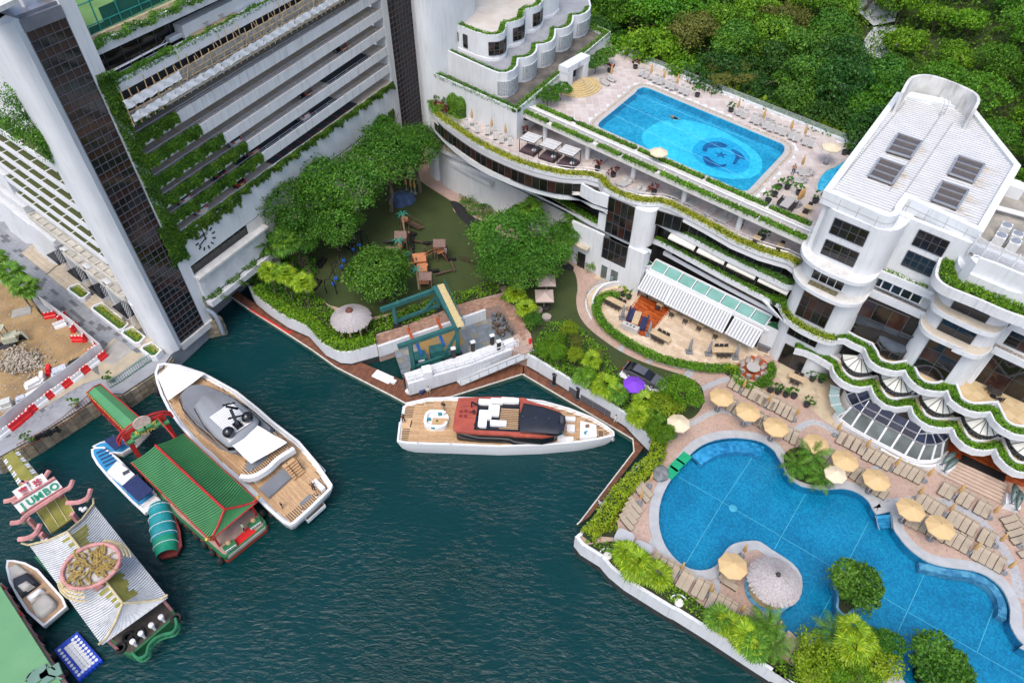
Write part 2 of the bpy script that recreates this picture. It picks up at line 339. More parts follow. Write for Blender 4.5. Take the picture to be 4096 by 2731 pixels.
def slabs(name,poly,z,sx,sy,rz,mats,parent,gap=.02,h=.03,jit=.004,bond=.5,pick=None,holes=()):
 P=xy(poly); c,s=cos(-rz),sin(-rz); Q=[V((p.x*c-p.y*s,p.x*s+p.y*c)) for p in P]
 HQ=[[V((p[0]*c-p[1]*s,p[0]*s+p[1]*c)) for p in hh] for hh in holes]
 x0=min(p.x for p in Q);x1=max(p.x for p in Q);y0=min(p.y for p in Q);y1=max(p.y for p in Q); b=B(); c,s=cos(rz),sin(rz); j=0; y=y0
 while y<y1:
  x=x0-(bond*sx if j%2 else 0)
  while x<x1:
   mx,my=x+sx/2,y+sy/2
   if inside((mx,my),Q) and not any(inside((mx,my),hh) for hh in HQ):
    zz=z+h+RU(-jit,jit); a=[]
    for u,v in ((x+gap/2,y+gap/2),(x+sx-gap/2,y+gap/2),(x+sx-gap/2,y+sy-gap/2),(x+gap/2,y+sy-gap/2)): a.append((u*c-v*s,u*s+v*c))
    b.add([(u,v,zz) for u,v in a]+[(u,v,z) for u,v in a],[(0,1,2,3),(0,4,5,1),(1,5,6,2),(2,6,7,3),(3,7,4,0)],pick(mx,my) if pick else random.randrange(len(mats)))
   x+=sx
  y+=sy; j+=1
 return ob(name,b,mats,parent,smooth=0,kind='stuff')
ZP,ZL=2.6,3.0
# tower facade axes
FO=V((-41.62,65.37)); FD=V((.473,.881)).normalized(); FN=V((FD.y,-FD.x))     # outward normal = towards the garden
SO=V((-46.0,61.3)); SD=V((-.789,.614)).normalized(); SN=V((SD.y,-SD.x)); SN=SN if SN.y<0 else -SN
def fp(s,d=0): return FO+FD*s+FN*d
def sp(s,d=0): return SO+SD*s+SN*d
# land west of the canal
edge1=xy(qs('e',ZP,(-60,1640),(200,1500),(640,1225),(700,1245),(790,1170),(850,1175),(1130,992),(1190,905),(1420,692),(1545,662),(1430,560)))
west=edge1+[fp(60,-6),fp(110,-30),V((-200,220)),V((-300,100)),V((-150,20))]
b=B(); b.prism(west,-4,ZP); struct('west_ground',b,mat('promenade_base',(.25,.26,.28),.85,.15,.6))
# seawall blocks of the west quay
wallm=[mat('quay_stone_%d'%i,c,.9,.25,1.2,bump=.6,bsc=4,stain=.6,stsc=(1,1,.6)) for i,c in enumerate([(.27,.22,.15),(.22,.19,.14),(.32,.27,.19)])]
def blockwall(name,path,z0,z1,label,bl=.9,bh=.45,mats=wallm,top=True):
 root=thing(name,label,'seawall'); core=B().wall(path,.25,z0,z1-.02,side=1); ob('wall_core',core,mats[0],root)
 blocks=[]; rows=int((z1-z0)/bh)
 pts=[V(p) for p in path]; k=0
 for r_ in range(rows):
  for a,c in zip(pts,pts[1:]):
   L=(c-a).length; n=max(1,round(L/bl)); d=(c-a)/L; nn=V((d.y,-d.x))
   for i in range(n):
    m=a+d*((i+.5)*L/n)+nn*(.06+RU(-.03,.05))
    blocks.append((m.x,m.y,z0+r_*bh,L/n-.05,.22,bh-.045,atan2(d.y,d.x)))
 bb=B()
 for i,t in enumerate(blocks): bb.box(*t,m=i*7%len(mats))
 ob('stone_blocks',bb,mats,root,smooth=0,kind='stuff'); return root
blockwall('seawall',edge1[:3],-.3,ZP-.02,'old rusty brown stone seawall below the promenade by the green roofed pier')
blockwall('seawall',edge1[4:8],-.3,ZP-.02,'worn stone seawall with cracked blocks between the steps and the glass tower')
blockwall('seawall',edge1[8:],-.3,ZP+.3,'weathered stone footing under the glass tower beside the canal mouth')
# dirt building site
site=xy(qs('e',ZP,(-80,380),(60,420),(180,470),(290,600),(360,640),(450,700),(530,740),(640,830),(690,890),(560,990),(420,1090),(330,1160),(170,1250),(0,1350),(-140,1440)))
sitez=ZP+.006
b=B().sheet(site,sitez); dirt=mat('site_dirt',(.36,.24,.11),.95,.5,.35,bump=.8,bsc=3,col2=(.2,.13,.065)); struct('dirt_ground',b,dirt)
prom=xy(qs('e',ZP,(-900,-600),(-60,100),(60,300),(190,440),(300,560),(380,630),(470,690),(560,750),(660,830),(720,880),(600,1000),(350,1160),(0,1385),(-200,1500)))+xy(qs('e',ZP,(-60,1500),(60,1480),(290,1340),(480,1180),(620,1090),(740,1000),(860,880),(990,985),(1100,925),(1050,890),(870,740),(700,620),(500,430),(330,290),(100,110),(-400,-300)))
pav=[mat('paver_%d'%i,c,.8,.1,2,bump=.15,bsc=20) for i,c in enumerate([(.22,.235,.26),(.235,.25,.275),(.21,.225,.25),(.11,.115,.125)])]
def pk(x,y):
 return 3 if random.random()<.17 else random.randrange(3)
pr=struct('promenade',B().sheet(prom,ZP+.004),mat('paver_joint',(.2,.21,.23),.9))
slabs('paver',prom,ZP+.005,.95,.48,yaw(SD*-1,(0,0)),pav,pr,gap=.025,h=.025,pick=pk)
# sandy worn strip, crazy-paved patch and ramp
b=B().sheet(qs('e',0,(-60,1610),(200,1470),(640,1200),(760,1160),(860,1150),(1080,985),(1000,985),(850,880),(740,1000),(610,1095),(480,1185),(290,1345),(60,1485),(-60,1530)),ZP+.036)
struct('worn_kerb_strip',b,mat('sandy_stone',(.42,.35,.24),.9,.3,.6,bump=.3,bsc=6,col2=(.3,.27,.22),stain=.4,stsc=(1,1,1)))
b=B().sheet(qs('e',0,(740,1030),(860,890),(975,975),(840,1070)),ZP+.042); struct('concrete_pad',b,conc)
b=B().sheet(qs('e',0,(680,1080),(735,1020),(755,1140),(720,1120)),ZP+.042); struct('tiled_ramp',b,mat('ramp_tile',(.12,.12,.11),.9,.3,3))
# club land east of the canal
gwall=xy(qs('f',ZL,(0,432),(30,480),(130,560),(250,640),(400,705),(450,760),(520,835),(620,885),(690,890),(880,838)))
slipA=xy(qs('f',ZL,(890,845),(1380,680),(1640,590)))+xy(qs('f',ZL,(1745,555),(1868,750),(1830,780),(1480,905),(1070,1035)))
pier=xy(qs('f',ZL,(1100,1112),(1520,985),(1820,870)))
rwall=xy(qs('g',ZL,(195,905),(300,965),(530,1105),(700,1205),(900,1335),(960,1400),(1060,1500)))+xy(qs('k',ZL,(1000,60),(900,140),(720,330),(640,470),(545,570),(520,590),(560,640),(690,720),(750,790),(860,880),(1150,1058),(1200,1080),(1450,1235),(1680,1385),(1860,1500)))+xy(qs('l',ZL,(150,1480),(330,1600)))
lend=[V((36,-6)),V((140,-40)),V((220,60))]+[V((150,110)),V((60,86)),V((30,118))]+[V((10,150)),V((-30,150)),fp(62,.5),fp(46,.2),fp(13,.2)]
pool=smoothp(xy(qs('k',ZL,(1290,20),(1200,130),(1130,230),(1085,330),(1067,440),(1075,540),(1105,630),(1150,700),(1210,760),(1280,800),(1350,812),(1420,800),(1475,760),(1505,700),(1545,652),(1600,625),(1690,612)))
+xy(qs('l',ZL,(70,620),(150,675),(280,760),(345,850),(345,960),(300,1035),(215,1062),(152,1085),(165,1150),(225,1220),(300,1262),(400,1278),(500,1278),(600,1330),(760,1440),(930,1530),(1060,1590)))+[V((33,6)),V((44,2)),V((62,5)),V((64,16))]
+xy(qs('l',ZL,(1960,1400),(1846,1310),(1785,1235),(1752,1160),(1755,1080),(1735,1000),(1690,920),(1600,845),(1500,808),(1400,795),(1300,780),(1200,750),(1120,700),(1050,640),(1000,575),(970,530),(962,470),(940,410),(850,430),(805,350),(760,305),(700,272),(620,256),(520,262),(430,255),(350,240),(285,200),(245,155),(215,90),(180,30)))
+xy(qs('g',ZL,(1910,1568),(1850,1520),(1780,1495),(1690,1482),(1600,1480),(1500,1495),(1410,1530))),2,True)
club=gwall+slipA+pier+rwall+lend
b=B(); holed(b,club,[pool],ZL)
n=len(club)
for i in range(n):
 a,c=club[i],club[(i+1)%n]; b.add([(a.x,a.y,ZL),(c.x,c.y,ZL),(c.x,c.y,-3),(a.x,a.y,-3)],[(3,2,1,0) if True else 0])
def cobmat(name,c1,c2,sc):
 m=mat(name,c1,.85,.1,.25,col2=c2); N=m.node_tree.nodes; L=m.node_tree.links; p=N['Principled BSDF']
 tc=N.new('ShaderNodeTexCoord'); v=N.new('ShaderNodeTexVoronoi'); v.inputs['Scale'].default_value=sc; L.new(tc.outputs['Object'],v.inputs['Vector'])
 src=p.inputs['Base Color'].links[0].from_socket; mx=N.new('ShaderNodeMix'); mx.data_type='RGBA'; mx.blend_type='OVERLAY'; mx.inputs[0].default_value=.2; L.new(src,mx.inputs[6]); L.new(v.outputs['Color'],mx.inputs[7])
 bw=N.new('ShaderNodeHueSaturation'); bw.inputs['Saturation'].default_value=.25; L.new(v.outputs['Color'],bw.inputs['Color']); L.new(bw.outputs[0],mx.inputs[7])
 L.new(mx.outputs[2],p.inputs['Base Color']); bp=N.new('ShaderNodeBump'); bp.inputs['Strength'].default_value=.35; bp.inputs['Distance'].default_value=.03; L.new(v.outputs['Distance'],bp.inputs['Height']); bp.invert=True; L.new(bp.outputs[0],p.inputs['Normal']); return m
pink=cobmat('pink_cobbles',(.4,.285,.23),(.34,.24,.195),5); greyc=cobmat('grey_cobbles',(.36,.36,.37),(.3,.31,.33),5)
struct('club_paving',b,pink)
# pool shell
def tilemat(name,c1,c2,c3,sc):
 if name in MATS: return MATS[name]
 m=bpy.data.materials.new(name); MATS[name]=m; m.use_nodes=True; N=m.node_tree.nodes; L=m.node_tree.links; p=N['Principled BSDF']; p.inputs['Roughness'].default_value=.4
 tc=N.new('ShaderNodeTexCoord'); v=N.new('ShaderNodeTexVoronoi'); v.distance='CHEBYCHEV'; v.inputs['Randomness'].default_value=.35; v.inputs['Scale'].default_value=sc; L.new(tc.outputs['Object'],v.inputs['Vector'])
 sx=N.new('ShaderNodeSeparateColor'); L.new(v.outputs['Color'],sx.inputs[0]); n0=N.new('ShaderNodeTexNoise'); n0.inputs['Scale'].default_value=.3; n0.inputs['Detail'].default_value=4; L.new(tc.outputs['Object'],n0.inputs['Vector'])
 ad=N.new('ShaderNodeMath'); ad.operation='MULTIPLY_ADD'; L.new(sx.outputs[0],ad.inputs[0]); ad.inputs[1].default_value=.6; mr=N.new('ShaderNodeMapRange'); mr.inputs[1].default_value=.3; mr.inputs[2].default_value=.7; mr.inputs[4].default_value=.4; L.new(n0.outputs[0],mr.inputs[0]); L.new(mr.outputs[0],ad.inputs[2])
 cr=N.new('ShaderNodeValToRGB'); e=cr.color_ramp.elements; e[0].color=(*c1,1); e[1].color=(*c3,1); k=e.new(.5); k.color=(*c2,1); L.new(ad.outputs[0],cr.inputs[0]); L.new(cr.outputs[0],p.inputs['Base Color']); return m
mosaic=tilemat('blue_mosaic',(.0,.12,.24),(.0,.2,.37),(.01,.3,.48),5.5)
def pooledge(b,outline,z0,z1,m=0):
 n=len(outline)
 for i in range(n):
  a,c=outline[i],outline[(i+1)%n]; b.add([(a.x,a.y,z0),(c.x,c.y,z0),(c.x,c.y,z1),(a.x,a.y,z1)],[(0,1,2,3),(3,2,1,0)][:1],m)
 return b
def poolwater(name):
 m=bpy.data.materials.new(name); m.use_nodes=True; N=m.node_tree.nodes; L=m.node_tree.links
 for x in list(N): N.remove(x)
 o=N.new('ShaderNodeOutputMaterial'); t=N.new('ShaderNodeBsdfTransparent'); t.inputs[0].default_value=(.8,.96,1,1); g=N.new('ShaderNodeBsdfGlossy'); g.inputs['Roughness'].default_value=.03
 f=N.new('ShaderNodeFresnel'); f.inputs[0].default_value=1.33; tc=N.new('ShaderNodeTexCoord'); n0=N.new('ShaderNodeTexNoise'); n0.inputs['Scale'].default_value=1.6; n0.inputs['Detail'].default_value=4; L.new(tc.outputs['Object'],n0.inputs['Vector'])
 bp=N.new('ShaderNodeBump'); bp.inputs['Strength'].default_value=.25; bp.inputs['Distance'].default_value=.15; L.new(n0.outputs[0],bp.inputs['Height']); L.new(bp.outputs[0],f.inputs['Normal']); L.new(bp.outputs[0],g.inputs['Normal'])
 mx=N.new('ShaderNodeMixShader'); L.new(f.outputs[0],mx.inputs[0]); L.new(t.outputs[0],mx.inputs[1]); L.new(g.outputs[0],mx.inputs[2]); L.new(mx.outputs[0],o.inputs[0]); return m
PW=poolwater('pool_water')
b=B().sheet(pool,1.75); pooledge(b,pool,1.7,ZL+.02); pf=struct('pool_basin',b,mosaic)
def laneline(*uv):
 b=B(); P=[q(t,u,v,1.75) for t,u,v in uv]
 for a,c in zip(P,P[1:]):
  d=(c-a).normalized(); nn=V((-d.y,d.x,0))*.035; b.add([a-nn+V((0,0,.005)),c-nn+V((0,0,.005)),c+nn+V((0,0,.005)),a+nn+V((0,0,.005))],[(0,1,2,3)])
 return ob('tile_line',b,mat('pale_tile',(.1,.42,.55),.4),pf)
laneline(('k',1180,165),('k',1500,350),('k',1853,555),('l',210,582),('l',580,800),('l',890,985),('l',1060,1085),('l',1530,1360),('l',1846,1540))
laneline(('k',1740,-10),('k',1500,350),('k',1250,765)); laneline(('l',380,285),('l',210,582),('l',165,665)); laneline(('l',800,480),('l',665,740)); laneline(('l',1180,820),('l',1060,1085),('l',940,1340)); laneline(('l',1670,990),('l',1530,1360)); laneline(('l',560,960),('l',400,1260))
b=B(); P=q('k',1570,390,1.76); b.lathe(P.x,P.y,[(0,1.775),(.42,1.775),(.45,1.76)],14); ob('floor_drain',b,MATS['pale_tile'],pf)
link('pool_water',B().sheet(pool,ZL-.18).mesh('pool_water',PW,0),kind='structure')
# bench ledge inside the pool edge, entry steps
bench=smoothp(xy(qs('l',ZL,(1145,742),(1240,762),(1350,788),(1470,803),(1570,835),(1660,895),(1720,980),(1745,1060),(1740,1130))),3)
b=B().wall(bench,.75,1.8,ZL-.35,side=-1); ob('pool_bench',b,tilemat('bench_mosaic',(.02,.12,.25),(.08,.25,.4),(.2,.42,.55),3.),pf)
P=xy(qs('g',ZL,(1340,1590),(1450,1520),(1600,1488),(1740,1492),(1850,1530)))
for i in range(3):
 b=B().wall(smoothp(P,3),.55+.5*(2-i),1.8,ZL-.45-.3*i,side=-1); ob('pool_step',b,tilemat('step_mosaic',(.0,.13,.3),(.03,.27,.5),(.08,.4,.65),2.6),pf)
# coping
b=B(); o1=off(pool,.03,True); out=off(pool,-1.0,True)
if abs(sum(out[i].x*out[i-1].y-out[i-1].x*out[i].y for i in range(len(out))))<abs(sum(pool[i].x*pool[i-1].y-pool[i-1].x*pool[i].y for i in range(len(pool)))): out=off(pool,1.0,True); o1=off(pool,-.03,True)
n=len(pool); b.strip([(*p,ZL+.07) for p in o1+[o1[0]]],[(*p,ZL+.07) for p in out+[out[0]]]); b.strip([(*p,ZL+.07) for p in out+[out[0]]],[(*p,ZL) for p in out+[out[0]]]); b.strip([(*p,ZL-.1) for p in o1+[o1[0]]],[(*p,ZL+.07) for p in o1+[o1[0]]])
struct('pool_coping',b,mat('coping_stone',(.37,.385,.4),.8,.1,1.2,bump=.3,bsc=9))
# lawn, path insets, planting soil
lawn=xy(qs('b',ZL,(1240,1300),(1400,1400),(1420,1470),(1500,1540)))+xy(qs('f',ZL,(1590,-10),(1750,60)))+smoothp(xy(qs('g',ZL,(330,170),(500,300),(540,420),(531,520),(548,620),(610,710),(720,800),(850,885),(1000,955),(1150,1005),(1300,1055),(1390,1110),(1422,1190),(1405,1270),(1340,1345),(1250,1360))),3)+xy(qs('g',ZL,(900,1180),(780,1000),(560,760),(230,860),(215,760),(100,560)))+xy(qs('f',ZL,(1780,420),(1400,520),(860,640),(560,560),(430,480),(420,300),(380,100),(100,0)))+[fp(23,1),fp(45,1)]
struct('lawn',B().sheet(lawn,ZL+.006),mat('artificial_turf',(.028,.046,.01),.95,.22,.4,bump=.5,bsc=30,col2=(.042,.06,.014)))
bed1=gwall[1:]+xy(qs('f',ZL,(880,760),(1120,690),(1500,540),(1760,470),(1700,400),(1300,520),(870,660),(800,680),(700,700),(540,560),(450,480),(300,200),(0,200)))
bed2=rwall[:7]+xy(qs('g',ZL,(1260,1420),(1180,1330),(1020,1130),(900,1180),(800,1000),(740,880),(560,720),(440,660),(330,700),(240,830),(215,880)))
struct('planting_bed',B().sheet(bed1,ZL+.012),soil); struct('planting_bed',B().sheet(bed2,ZL+.012),soil)
struct('planting_bed',B().sheet(rwall[6:12]+xy(qs('k',ZL,(800,590),(790,480),(880,300),(1010,190),(1040,60))),ZL+.012),soil)
struct('planting_bed',B().sheet(rwall[13:]+xy(qs('l',ZL,(560,1330),(420,1400),(330,1480),(150,1360),(20,1260)))+xy(qs('k',ZL,(1700,1240),(1480,1120),(1370,1050),(1200,920),(1080,800),(900,690),(760,610))),ZL+.012),soil)
struct('planting_bed',B().sheet(qs('g',ZL,(60,430),(230,560),(310,640),(220,760),(180,720),(100,560),(0,520)),ZL+.012),soil)
struct('rubber_path',B().sheet(smoothp(qs('b',ZL,(1400,1400),(1410,1440),(1470,1530),(1560,1590),(1660,1600),(1720,1540),(1620,1540),(1540,1500),(1470,1420)),3,True),ZL+.02),mat('black_rubber',(.012,.013,.015),.8,.3,2))
struct('rubber_path',B().sheet(smoothp(qs('g',ZL,(380,235),(440,300),(500,322),(512,290),(450,250),(400,210)),3,True),ZL+.02),MATS['black_rubber'])
for cpts in ([(815,868),(860,820),(890,815),(850,885)],[(1010,950),(1060,905),(1110,905),(1050,965)],[(1280,1050),(1310,990),(1370,990),(1330,1065)]):
 struct('grey_cobble_inset',B().sheet(qs('g',ZL,*cpts),ZL+.004),greyc)
def band(name,path,wd,m,z): 
 P=xy(path); a=off(P,wd/2); c=off(P,-wd/2); bb=B().strip([(*p,z) for p in a],[(*p,z) for p in c]); return struct(name,bb,m)
band('grey_cobble_band',smoothp(qs('g',ZL,(1390,1150),(1520,1090),(1600,1070)),3),.7,greyc,ZL+.004)
band('grey_cobble_band',smoothp(qs('g',ZL,(1320,1390),(1500,1300),(1620,1310),(1750,1390)),3),.7,greyc,ZL+.004)
band('grey_cobble_band',smoothp(qs('h',ZL,(250,1500),(330,1420),(440,1370),(560,1420),(640,1480)),3),.8,greyc,ZL+.004)
band('grey_cobble_band',smoothp(qs('l',ZL,(850,330),(960,350),(1100,340),(1300,350),(1460,410),(1580,500),(1690,640),(1760,760),(1800,880),(1805,990)),3),1.0,greyc,ZL+.004)
band('grey_cobble_band',smoothp(qs('l',ZL,(680,160),(760,200),(850,120),(960,130),(1100,190)),3),.6,greyc,ZL+.004)
band('grey_cobble_band',smoothp(qs('k',ZL,(1480,820),(1460,900),(1465,985)),3),.7,greyc,ZL+.004)
band('grey_cobble_band',smoothp(qs('k',ZL,(1040,600),(1010,680)),3),.7,greyc,ZL+.004)
# white seawall with coping under the planted edge
def seawall(path,label,z0=-.5,z1=ZL+.25,th=.35):
 root=thing('seawall',label,'seawall'); ob('wall_face',B().wall(path,th,1.1,z1,side=0),white,root); ob('wall_footing',B().wall(path,th*.8,z0,1.1,side=0),mat('wet_footing',(.03,.035,.035),.6,.4,1.5,bump=.4,bsc=5),root); return root
seawall(pier,'white faced pier wall under the gangway at the dock mouth'); seawall(slipA[:3],'pale concrete edge of the brick quay along the boat dock',1.2,ZL+.05); seawall(gwall,'white painted garden seawall along the left brown pontoon'); seawall(rwall[:7],'white painted seawall behind the pontoon right of the gangway'); seawall(rwall[7:12],'planted seawall beside the narrow pontoon near the green pool mats')
seawall(rwall[11:15],'peeling white seawall corner left of the pool loungers'); seawall(rwall[14:18],'green stained seawall under the lime palms'); seawall(rwall[17:],'bright white sloping seawall along the bottom edge of the pool deck')
# slip floor (floating platform with a dark grid) inside the travel lift dock
sf=xy(qs('f',1.3,(985,832),(1640,590),(1750,560),(1868,752),(1830,780),(1480,905),(1080,1040)))
def gridmat():
 m=mat('dock_grid',(.13,.15,.17),.7,.3,.5,col2=(.2,.2,.17),stain=.6,stsc=(1,1,1)); return m
b=B().prism(sf,-.4,1.3); dk=struct('dock_platform',b,gridmat())
slabs('dock_plate',sf,1.302,1.05,1.05,math.radians(20),[mat('dock_plate_a',(.15,.175,.2),.6,.3,.6),mat('dock_plate_b',(.2,.195,.16),.6,.3,.7),mat('dock_plate_c',(.12,.15,.18),.6,.3,.8)],dk,gap=.12,h=.03,bond=0)
rust=xy(qs('f',1.3,(1180,770),(1440,680),(1500,830),(1290,910),(1180,880))); struct('rust_stain',B().sheet(rust,1.345),mat('rusty_plate',(.3,.17,.03),.8,.5,.6,col2=(.17,.14,.09)))
brick=xy(qs('f',ZL,(880,820),(890,770),(1130,680),(1500,540),(1770,490),(1916,690),(1916,810),(1868,755),(1745,555),(1640,590),(1380,680),(895,840)))
bp_=struct('brick_quay',B().sheet(brick,ZL+.016),mat('brick_joint',(.2,.14,.11),.9))
slabs('brick_paver',brick,ZL+.017,.5,.25,math.radians(20),[mat('brick_a',(.3,.17,.12),.85,.2,2),mat('brick_b',(.25,.15,.11),.85,.2,2),mat('brick_c',(.34,.21,.15),.85,.2,2)],bp_,h=.02)
# hillside
HN=V((.718,.696)); HO=V((18.25,114.07))
def hz(x,y):
 d=(x-HO.x)*HN.x+(y-HO.y)*HN.y; l=(x-HO.x)*.696-(y-HO.y)*.718
 return 12.5+.3*max(0,d-1)+1.2*sin(x*.09+y*.05)*min(1,max(0,d)/10)
def hit(t,u,v,dz=0):
 d=ray(t,u,v); k=.005; o=V((0,0,CAMH))
 while k<.2:
  p=o+d*k
  if p.z<hz(p.x,p.y)+dz: break
  k+=.00008
 return p
b=B(); nx,ny=60,40; vs=[]; 
for j in range(ny+1):
 for i in range(nx+1):
  l=-70+i*230/nx; d=-1.5+j*200/ny; x=HO.x+.696*l+HN.x*d; y=HO.y-.718*l+HN.y*d; vs.append((x,y,hz(x,y) if j else 2))
b.add(vs,[(j*(nx+1)+i,j*(nx+1)+i+1,(j+1)*(nx+1)+i+1,(j+1)*(nx+1)+i) for j in range(ny) for i in range(nx)])
struct('hillside',b,mat('hill_soil',(.03,.045,.015),.95,.4,.4,bump=.6,bsc=3,col2=(.05,.065,.02)))
# west tower with the car park decks
tower=thing('tower_building','tall white tower with dark glass stair strip and open car park decks by the canal','building',(*fp(20,-6),ZP))
def TP(name,b,m,**k):
 o=ob(name,b,m,tower,**k); UP(o,tower); return o
def fbox(b,s0,s1,d0,d1,z0,z1,sl=0,m=0):
 vs=[]
 for z in (z0,z1):
  for s,d in ((s0,d0),(s1,d0),(s1,d1),(s0,d1)): p=fp(s,d); vs.append((p.x,p.y,z+sl*s))
 return b.add(vs,[(3,2,1,0),(4,5,6,7),(0,1,5,4),(1,2,6,5),(2,3,7,6),(3,0,4,7)][::1],m)
pier=[fp(-4.02,-.02),V((-43.55,61.0)),V((-44.25,60.45)),V((-45.2,60.45)),V((-46.3,61.15)),sp(1.6,.1),sp(3.2,0),sp(3.2,-6),fp(-4.02,-7)]
pier=pier[:1]+smoothp(pier[1:6],3)+pier[6:]
TP('corner_pier',B().prism(pier,ZP,44.2),white)
b=B(); fbox(b,-4.05,0,-8,-.25,43.2,44.4); fbox(b,-4.06,.02,-.25,.12,43.0,44.1); TP('roof_fascia',b,mat('zinc_fascia',(.2,.21,.25),.4,.15,1,metal=.4))
TP('flank_pier',fbox(B(),0,1.55,-8,.05,ZP,44.6),white)
TP('stair_core',fbox(B(),-4,0,-.9,-.3,ZP+.5,43.2),mat('stair_core',(.03,.025,.02),.6,.8,.6,col2=(.005,.005,.005)))
mull=B(); pane_me={}
def unit_pane(w,h,m,t=.03):
 k=(round(w,3),round(h,3),m.name)
 if k not in pane_me: pane_me[k]=B().box(0,0,-h/2,w,t,h).mesh('pane',m,0)
 return pane_me[k]
PR=yaw((0,0),FD)
def pane(parent,pos,w,h,m,rz,name='pane',t=.03,lat=0):
 o=link(name,unit_pane(w,h,m,t)); o.parent=parent; UP(o,parent) if parent.type=='EMPTY' else Matrix.Identity(4); o.location=pos; o.rotation_euler=(0,0,rz); return o
def glass_strip(parent,s0,n,cw,z0,z1,rows,pat,d=0):
 rh=(z1-z0)/rows; b=B()
 for i in range(n+1):
  p=fp(s0+cw*i,d); b.box(p.x,p.y,z0,.05,.12,z1-z0,PR)
 for j in range(rows+1):
  a=fp(s0,d); c=fp(s0+cw*n,d); b.beam((*a,z0+rh*j),(*c,z0+rh*j),.13,.05)
 for j in range(rows):
  for i in range(n):
   p=fp(s0+cw*(i+.5),d-.04); pane(parent,(p.x,p.y,z0+rh*(j+.5)),cw-.06,rh-.06,glb if pat(j) else (gli if random.random()<.45 else gl),PR)
 return b
b=glass_strip(tower,-4,5,.8,ZP+.4,43.0,46,lambda j:j%3==1 or j==45); TP('mullion',b,mat('mullion',(.1,.1,.12),.4,.1,3))
TP('foundation_step',fbox(B(),-4.2,1.6,-1,.35,ZP-.6,ZP+.38),wcap)
# decks
tops=[(29.75,.04),(27.05,.04),(24.4,.038),(21.85,.03),(19.3,.025)]; S1=46.4
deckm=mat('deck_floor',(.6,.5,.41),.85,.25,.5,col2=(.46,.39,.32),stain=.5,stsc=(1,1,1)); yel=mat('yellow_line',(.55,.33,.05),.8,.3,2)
par=B(); fl=B(); rail=B(); lines=B(); red=B()
for k,(zt,sl) in enumerate(tops):
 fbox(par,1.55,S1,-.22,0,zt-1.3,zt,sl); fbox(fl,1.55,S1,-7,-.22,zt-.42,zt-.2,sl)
 for dz in (.12,.42):
  a=fp(1.6,-.3);c=fp(S1,-.3); rail.tube([(*a,zt+dz+sl*1.6),(*c,zt+dz+sl*S1)],.025,5)
 for s in np.arange(3,S1,2.6): a=fp(s,-.3); rail.tube([(*a,zt-.4+sl*s),(*a,zt+.43+sl*s)],.03,5)
 for i,s in enumerate(np.arange(2.6,S1,2.65)): fbox(lines,s,s+.12,-5.2,-.4,zt-.198,zt-.194,sl)
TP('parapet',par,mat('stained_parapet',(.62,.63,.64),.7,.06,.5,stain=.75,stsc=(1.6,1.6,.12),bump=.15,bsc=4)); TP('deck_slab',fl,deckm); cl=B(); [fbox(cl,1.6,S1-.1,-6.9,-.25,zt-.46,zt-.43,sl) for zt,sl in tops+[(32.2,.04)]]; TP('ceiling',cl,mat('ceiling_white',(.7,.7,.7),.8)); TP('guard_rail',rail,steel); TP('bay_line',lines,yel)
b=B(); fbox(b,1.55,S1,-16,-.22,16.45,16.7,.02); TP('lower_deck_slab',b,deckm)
b=B()
for i in range(9):
 s=19+i*2.05; fbox(b,s,s+.16,-5,-.4,16.71,16.714,.02); 
 a=fp(s,-.5);c=fp(s+1.9,-4.8); b.beam((*a,16.72+.02*(s-19)),(*c,16.72+.02*(s-19)),.16,.006)
TP('red_marking',b,mat('red_marking',(.3,.03,.03),.8,.3,2))
b=B(); fbox(b,19,38,-5.4,-.35,16.7,16.706,.02); fbox(b,33,43,-5.4,-.35,21.66,21.665,.03); fbox(b,14,34,-5.4,-.35,19.105,19.11,.025); TP('asphalt_patch',b,mat('asphalt_bay',(.035,.038,.045),.8,.2,1))
b=B(); fbox(b,S1-.05,S1+.2,-16,-5,12,35); TP('inner_wall',b,mat('shaded_white',(.6,.61,.62),.8,.1,.5))
b=B()
for s in (9.5,17.5,25.5,33.5,41.5):
 for k,(zt,sl) in enumerate(tops): 
  p=fp(s,-5.5); b.box(p.x,p.y,zt-.2+sl*s,.6,.6,2.2,PR)
TP('column',b,whitec)
TP('end_pier',fbox(B(),S1,47.7,-2,.06,3,52),white)
# white wall under the hedge, clock, band and canal bridge
b=B(); fbox(b,1.55,S1,-.4,0,11.9,16.9,.012); TP('clock_wall',b,white)
b=B(); fbox(b,1.55,11.6,-.6,-.3,10.3,11.9); TP('band_window',b,gl); b=B()
for s in np.arange(2.2,11.5,1.15): fbox(b,s,s+.07,-.3,-.24,10.9,11.9)
TP('band_mullion',b,frame)
b=B(); fbox(b,1.4,14.2,-.5,1.0,10.05,10.35); fbox(b,11.6,S1,-.4,-.02,3,11.9); TP('ledge',b,wcap)
b=B(); fbox(b,1.5,13.6,-.6,.55,6.6,10.05); fbox(b,1.3,13.4,-.5,1.6,5.75,6.3); fbox(b,1.3,13.4,1.35,1.6,6.3,6.6); TP('bridge_wall',b,mat('rough_white',(.6,.61,.62),.9,.15,.6,bump=.9,bsc=7,stain=.5,stsc=(1,1,.4)))
b=B(); fbox(b,1.2,1.75,-6,.5,-1,6.4); fbox(b,1.75,14,-26,-25.7,-1,6.4); fbox(b,13.2,14,-22,1.5,-1,5.75); TP('canal_pier',b,mat('canal_concrete',(.2,.19,.17),.9,.3,1,bump=.4,bsc=5)); 
b=B().tube([(*fp(1.0,.4),5.2),(*fp(1.2,1.1),4.6),(*fp(1.3,1.4),3.8),(*fp(1.2,1.6),1.0)],.28,8); TP('drain_pipe',b,mat('blue_grey_pipe',(.22,.26,.32),.5,.1,2))
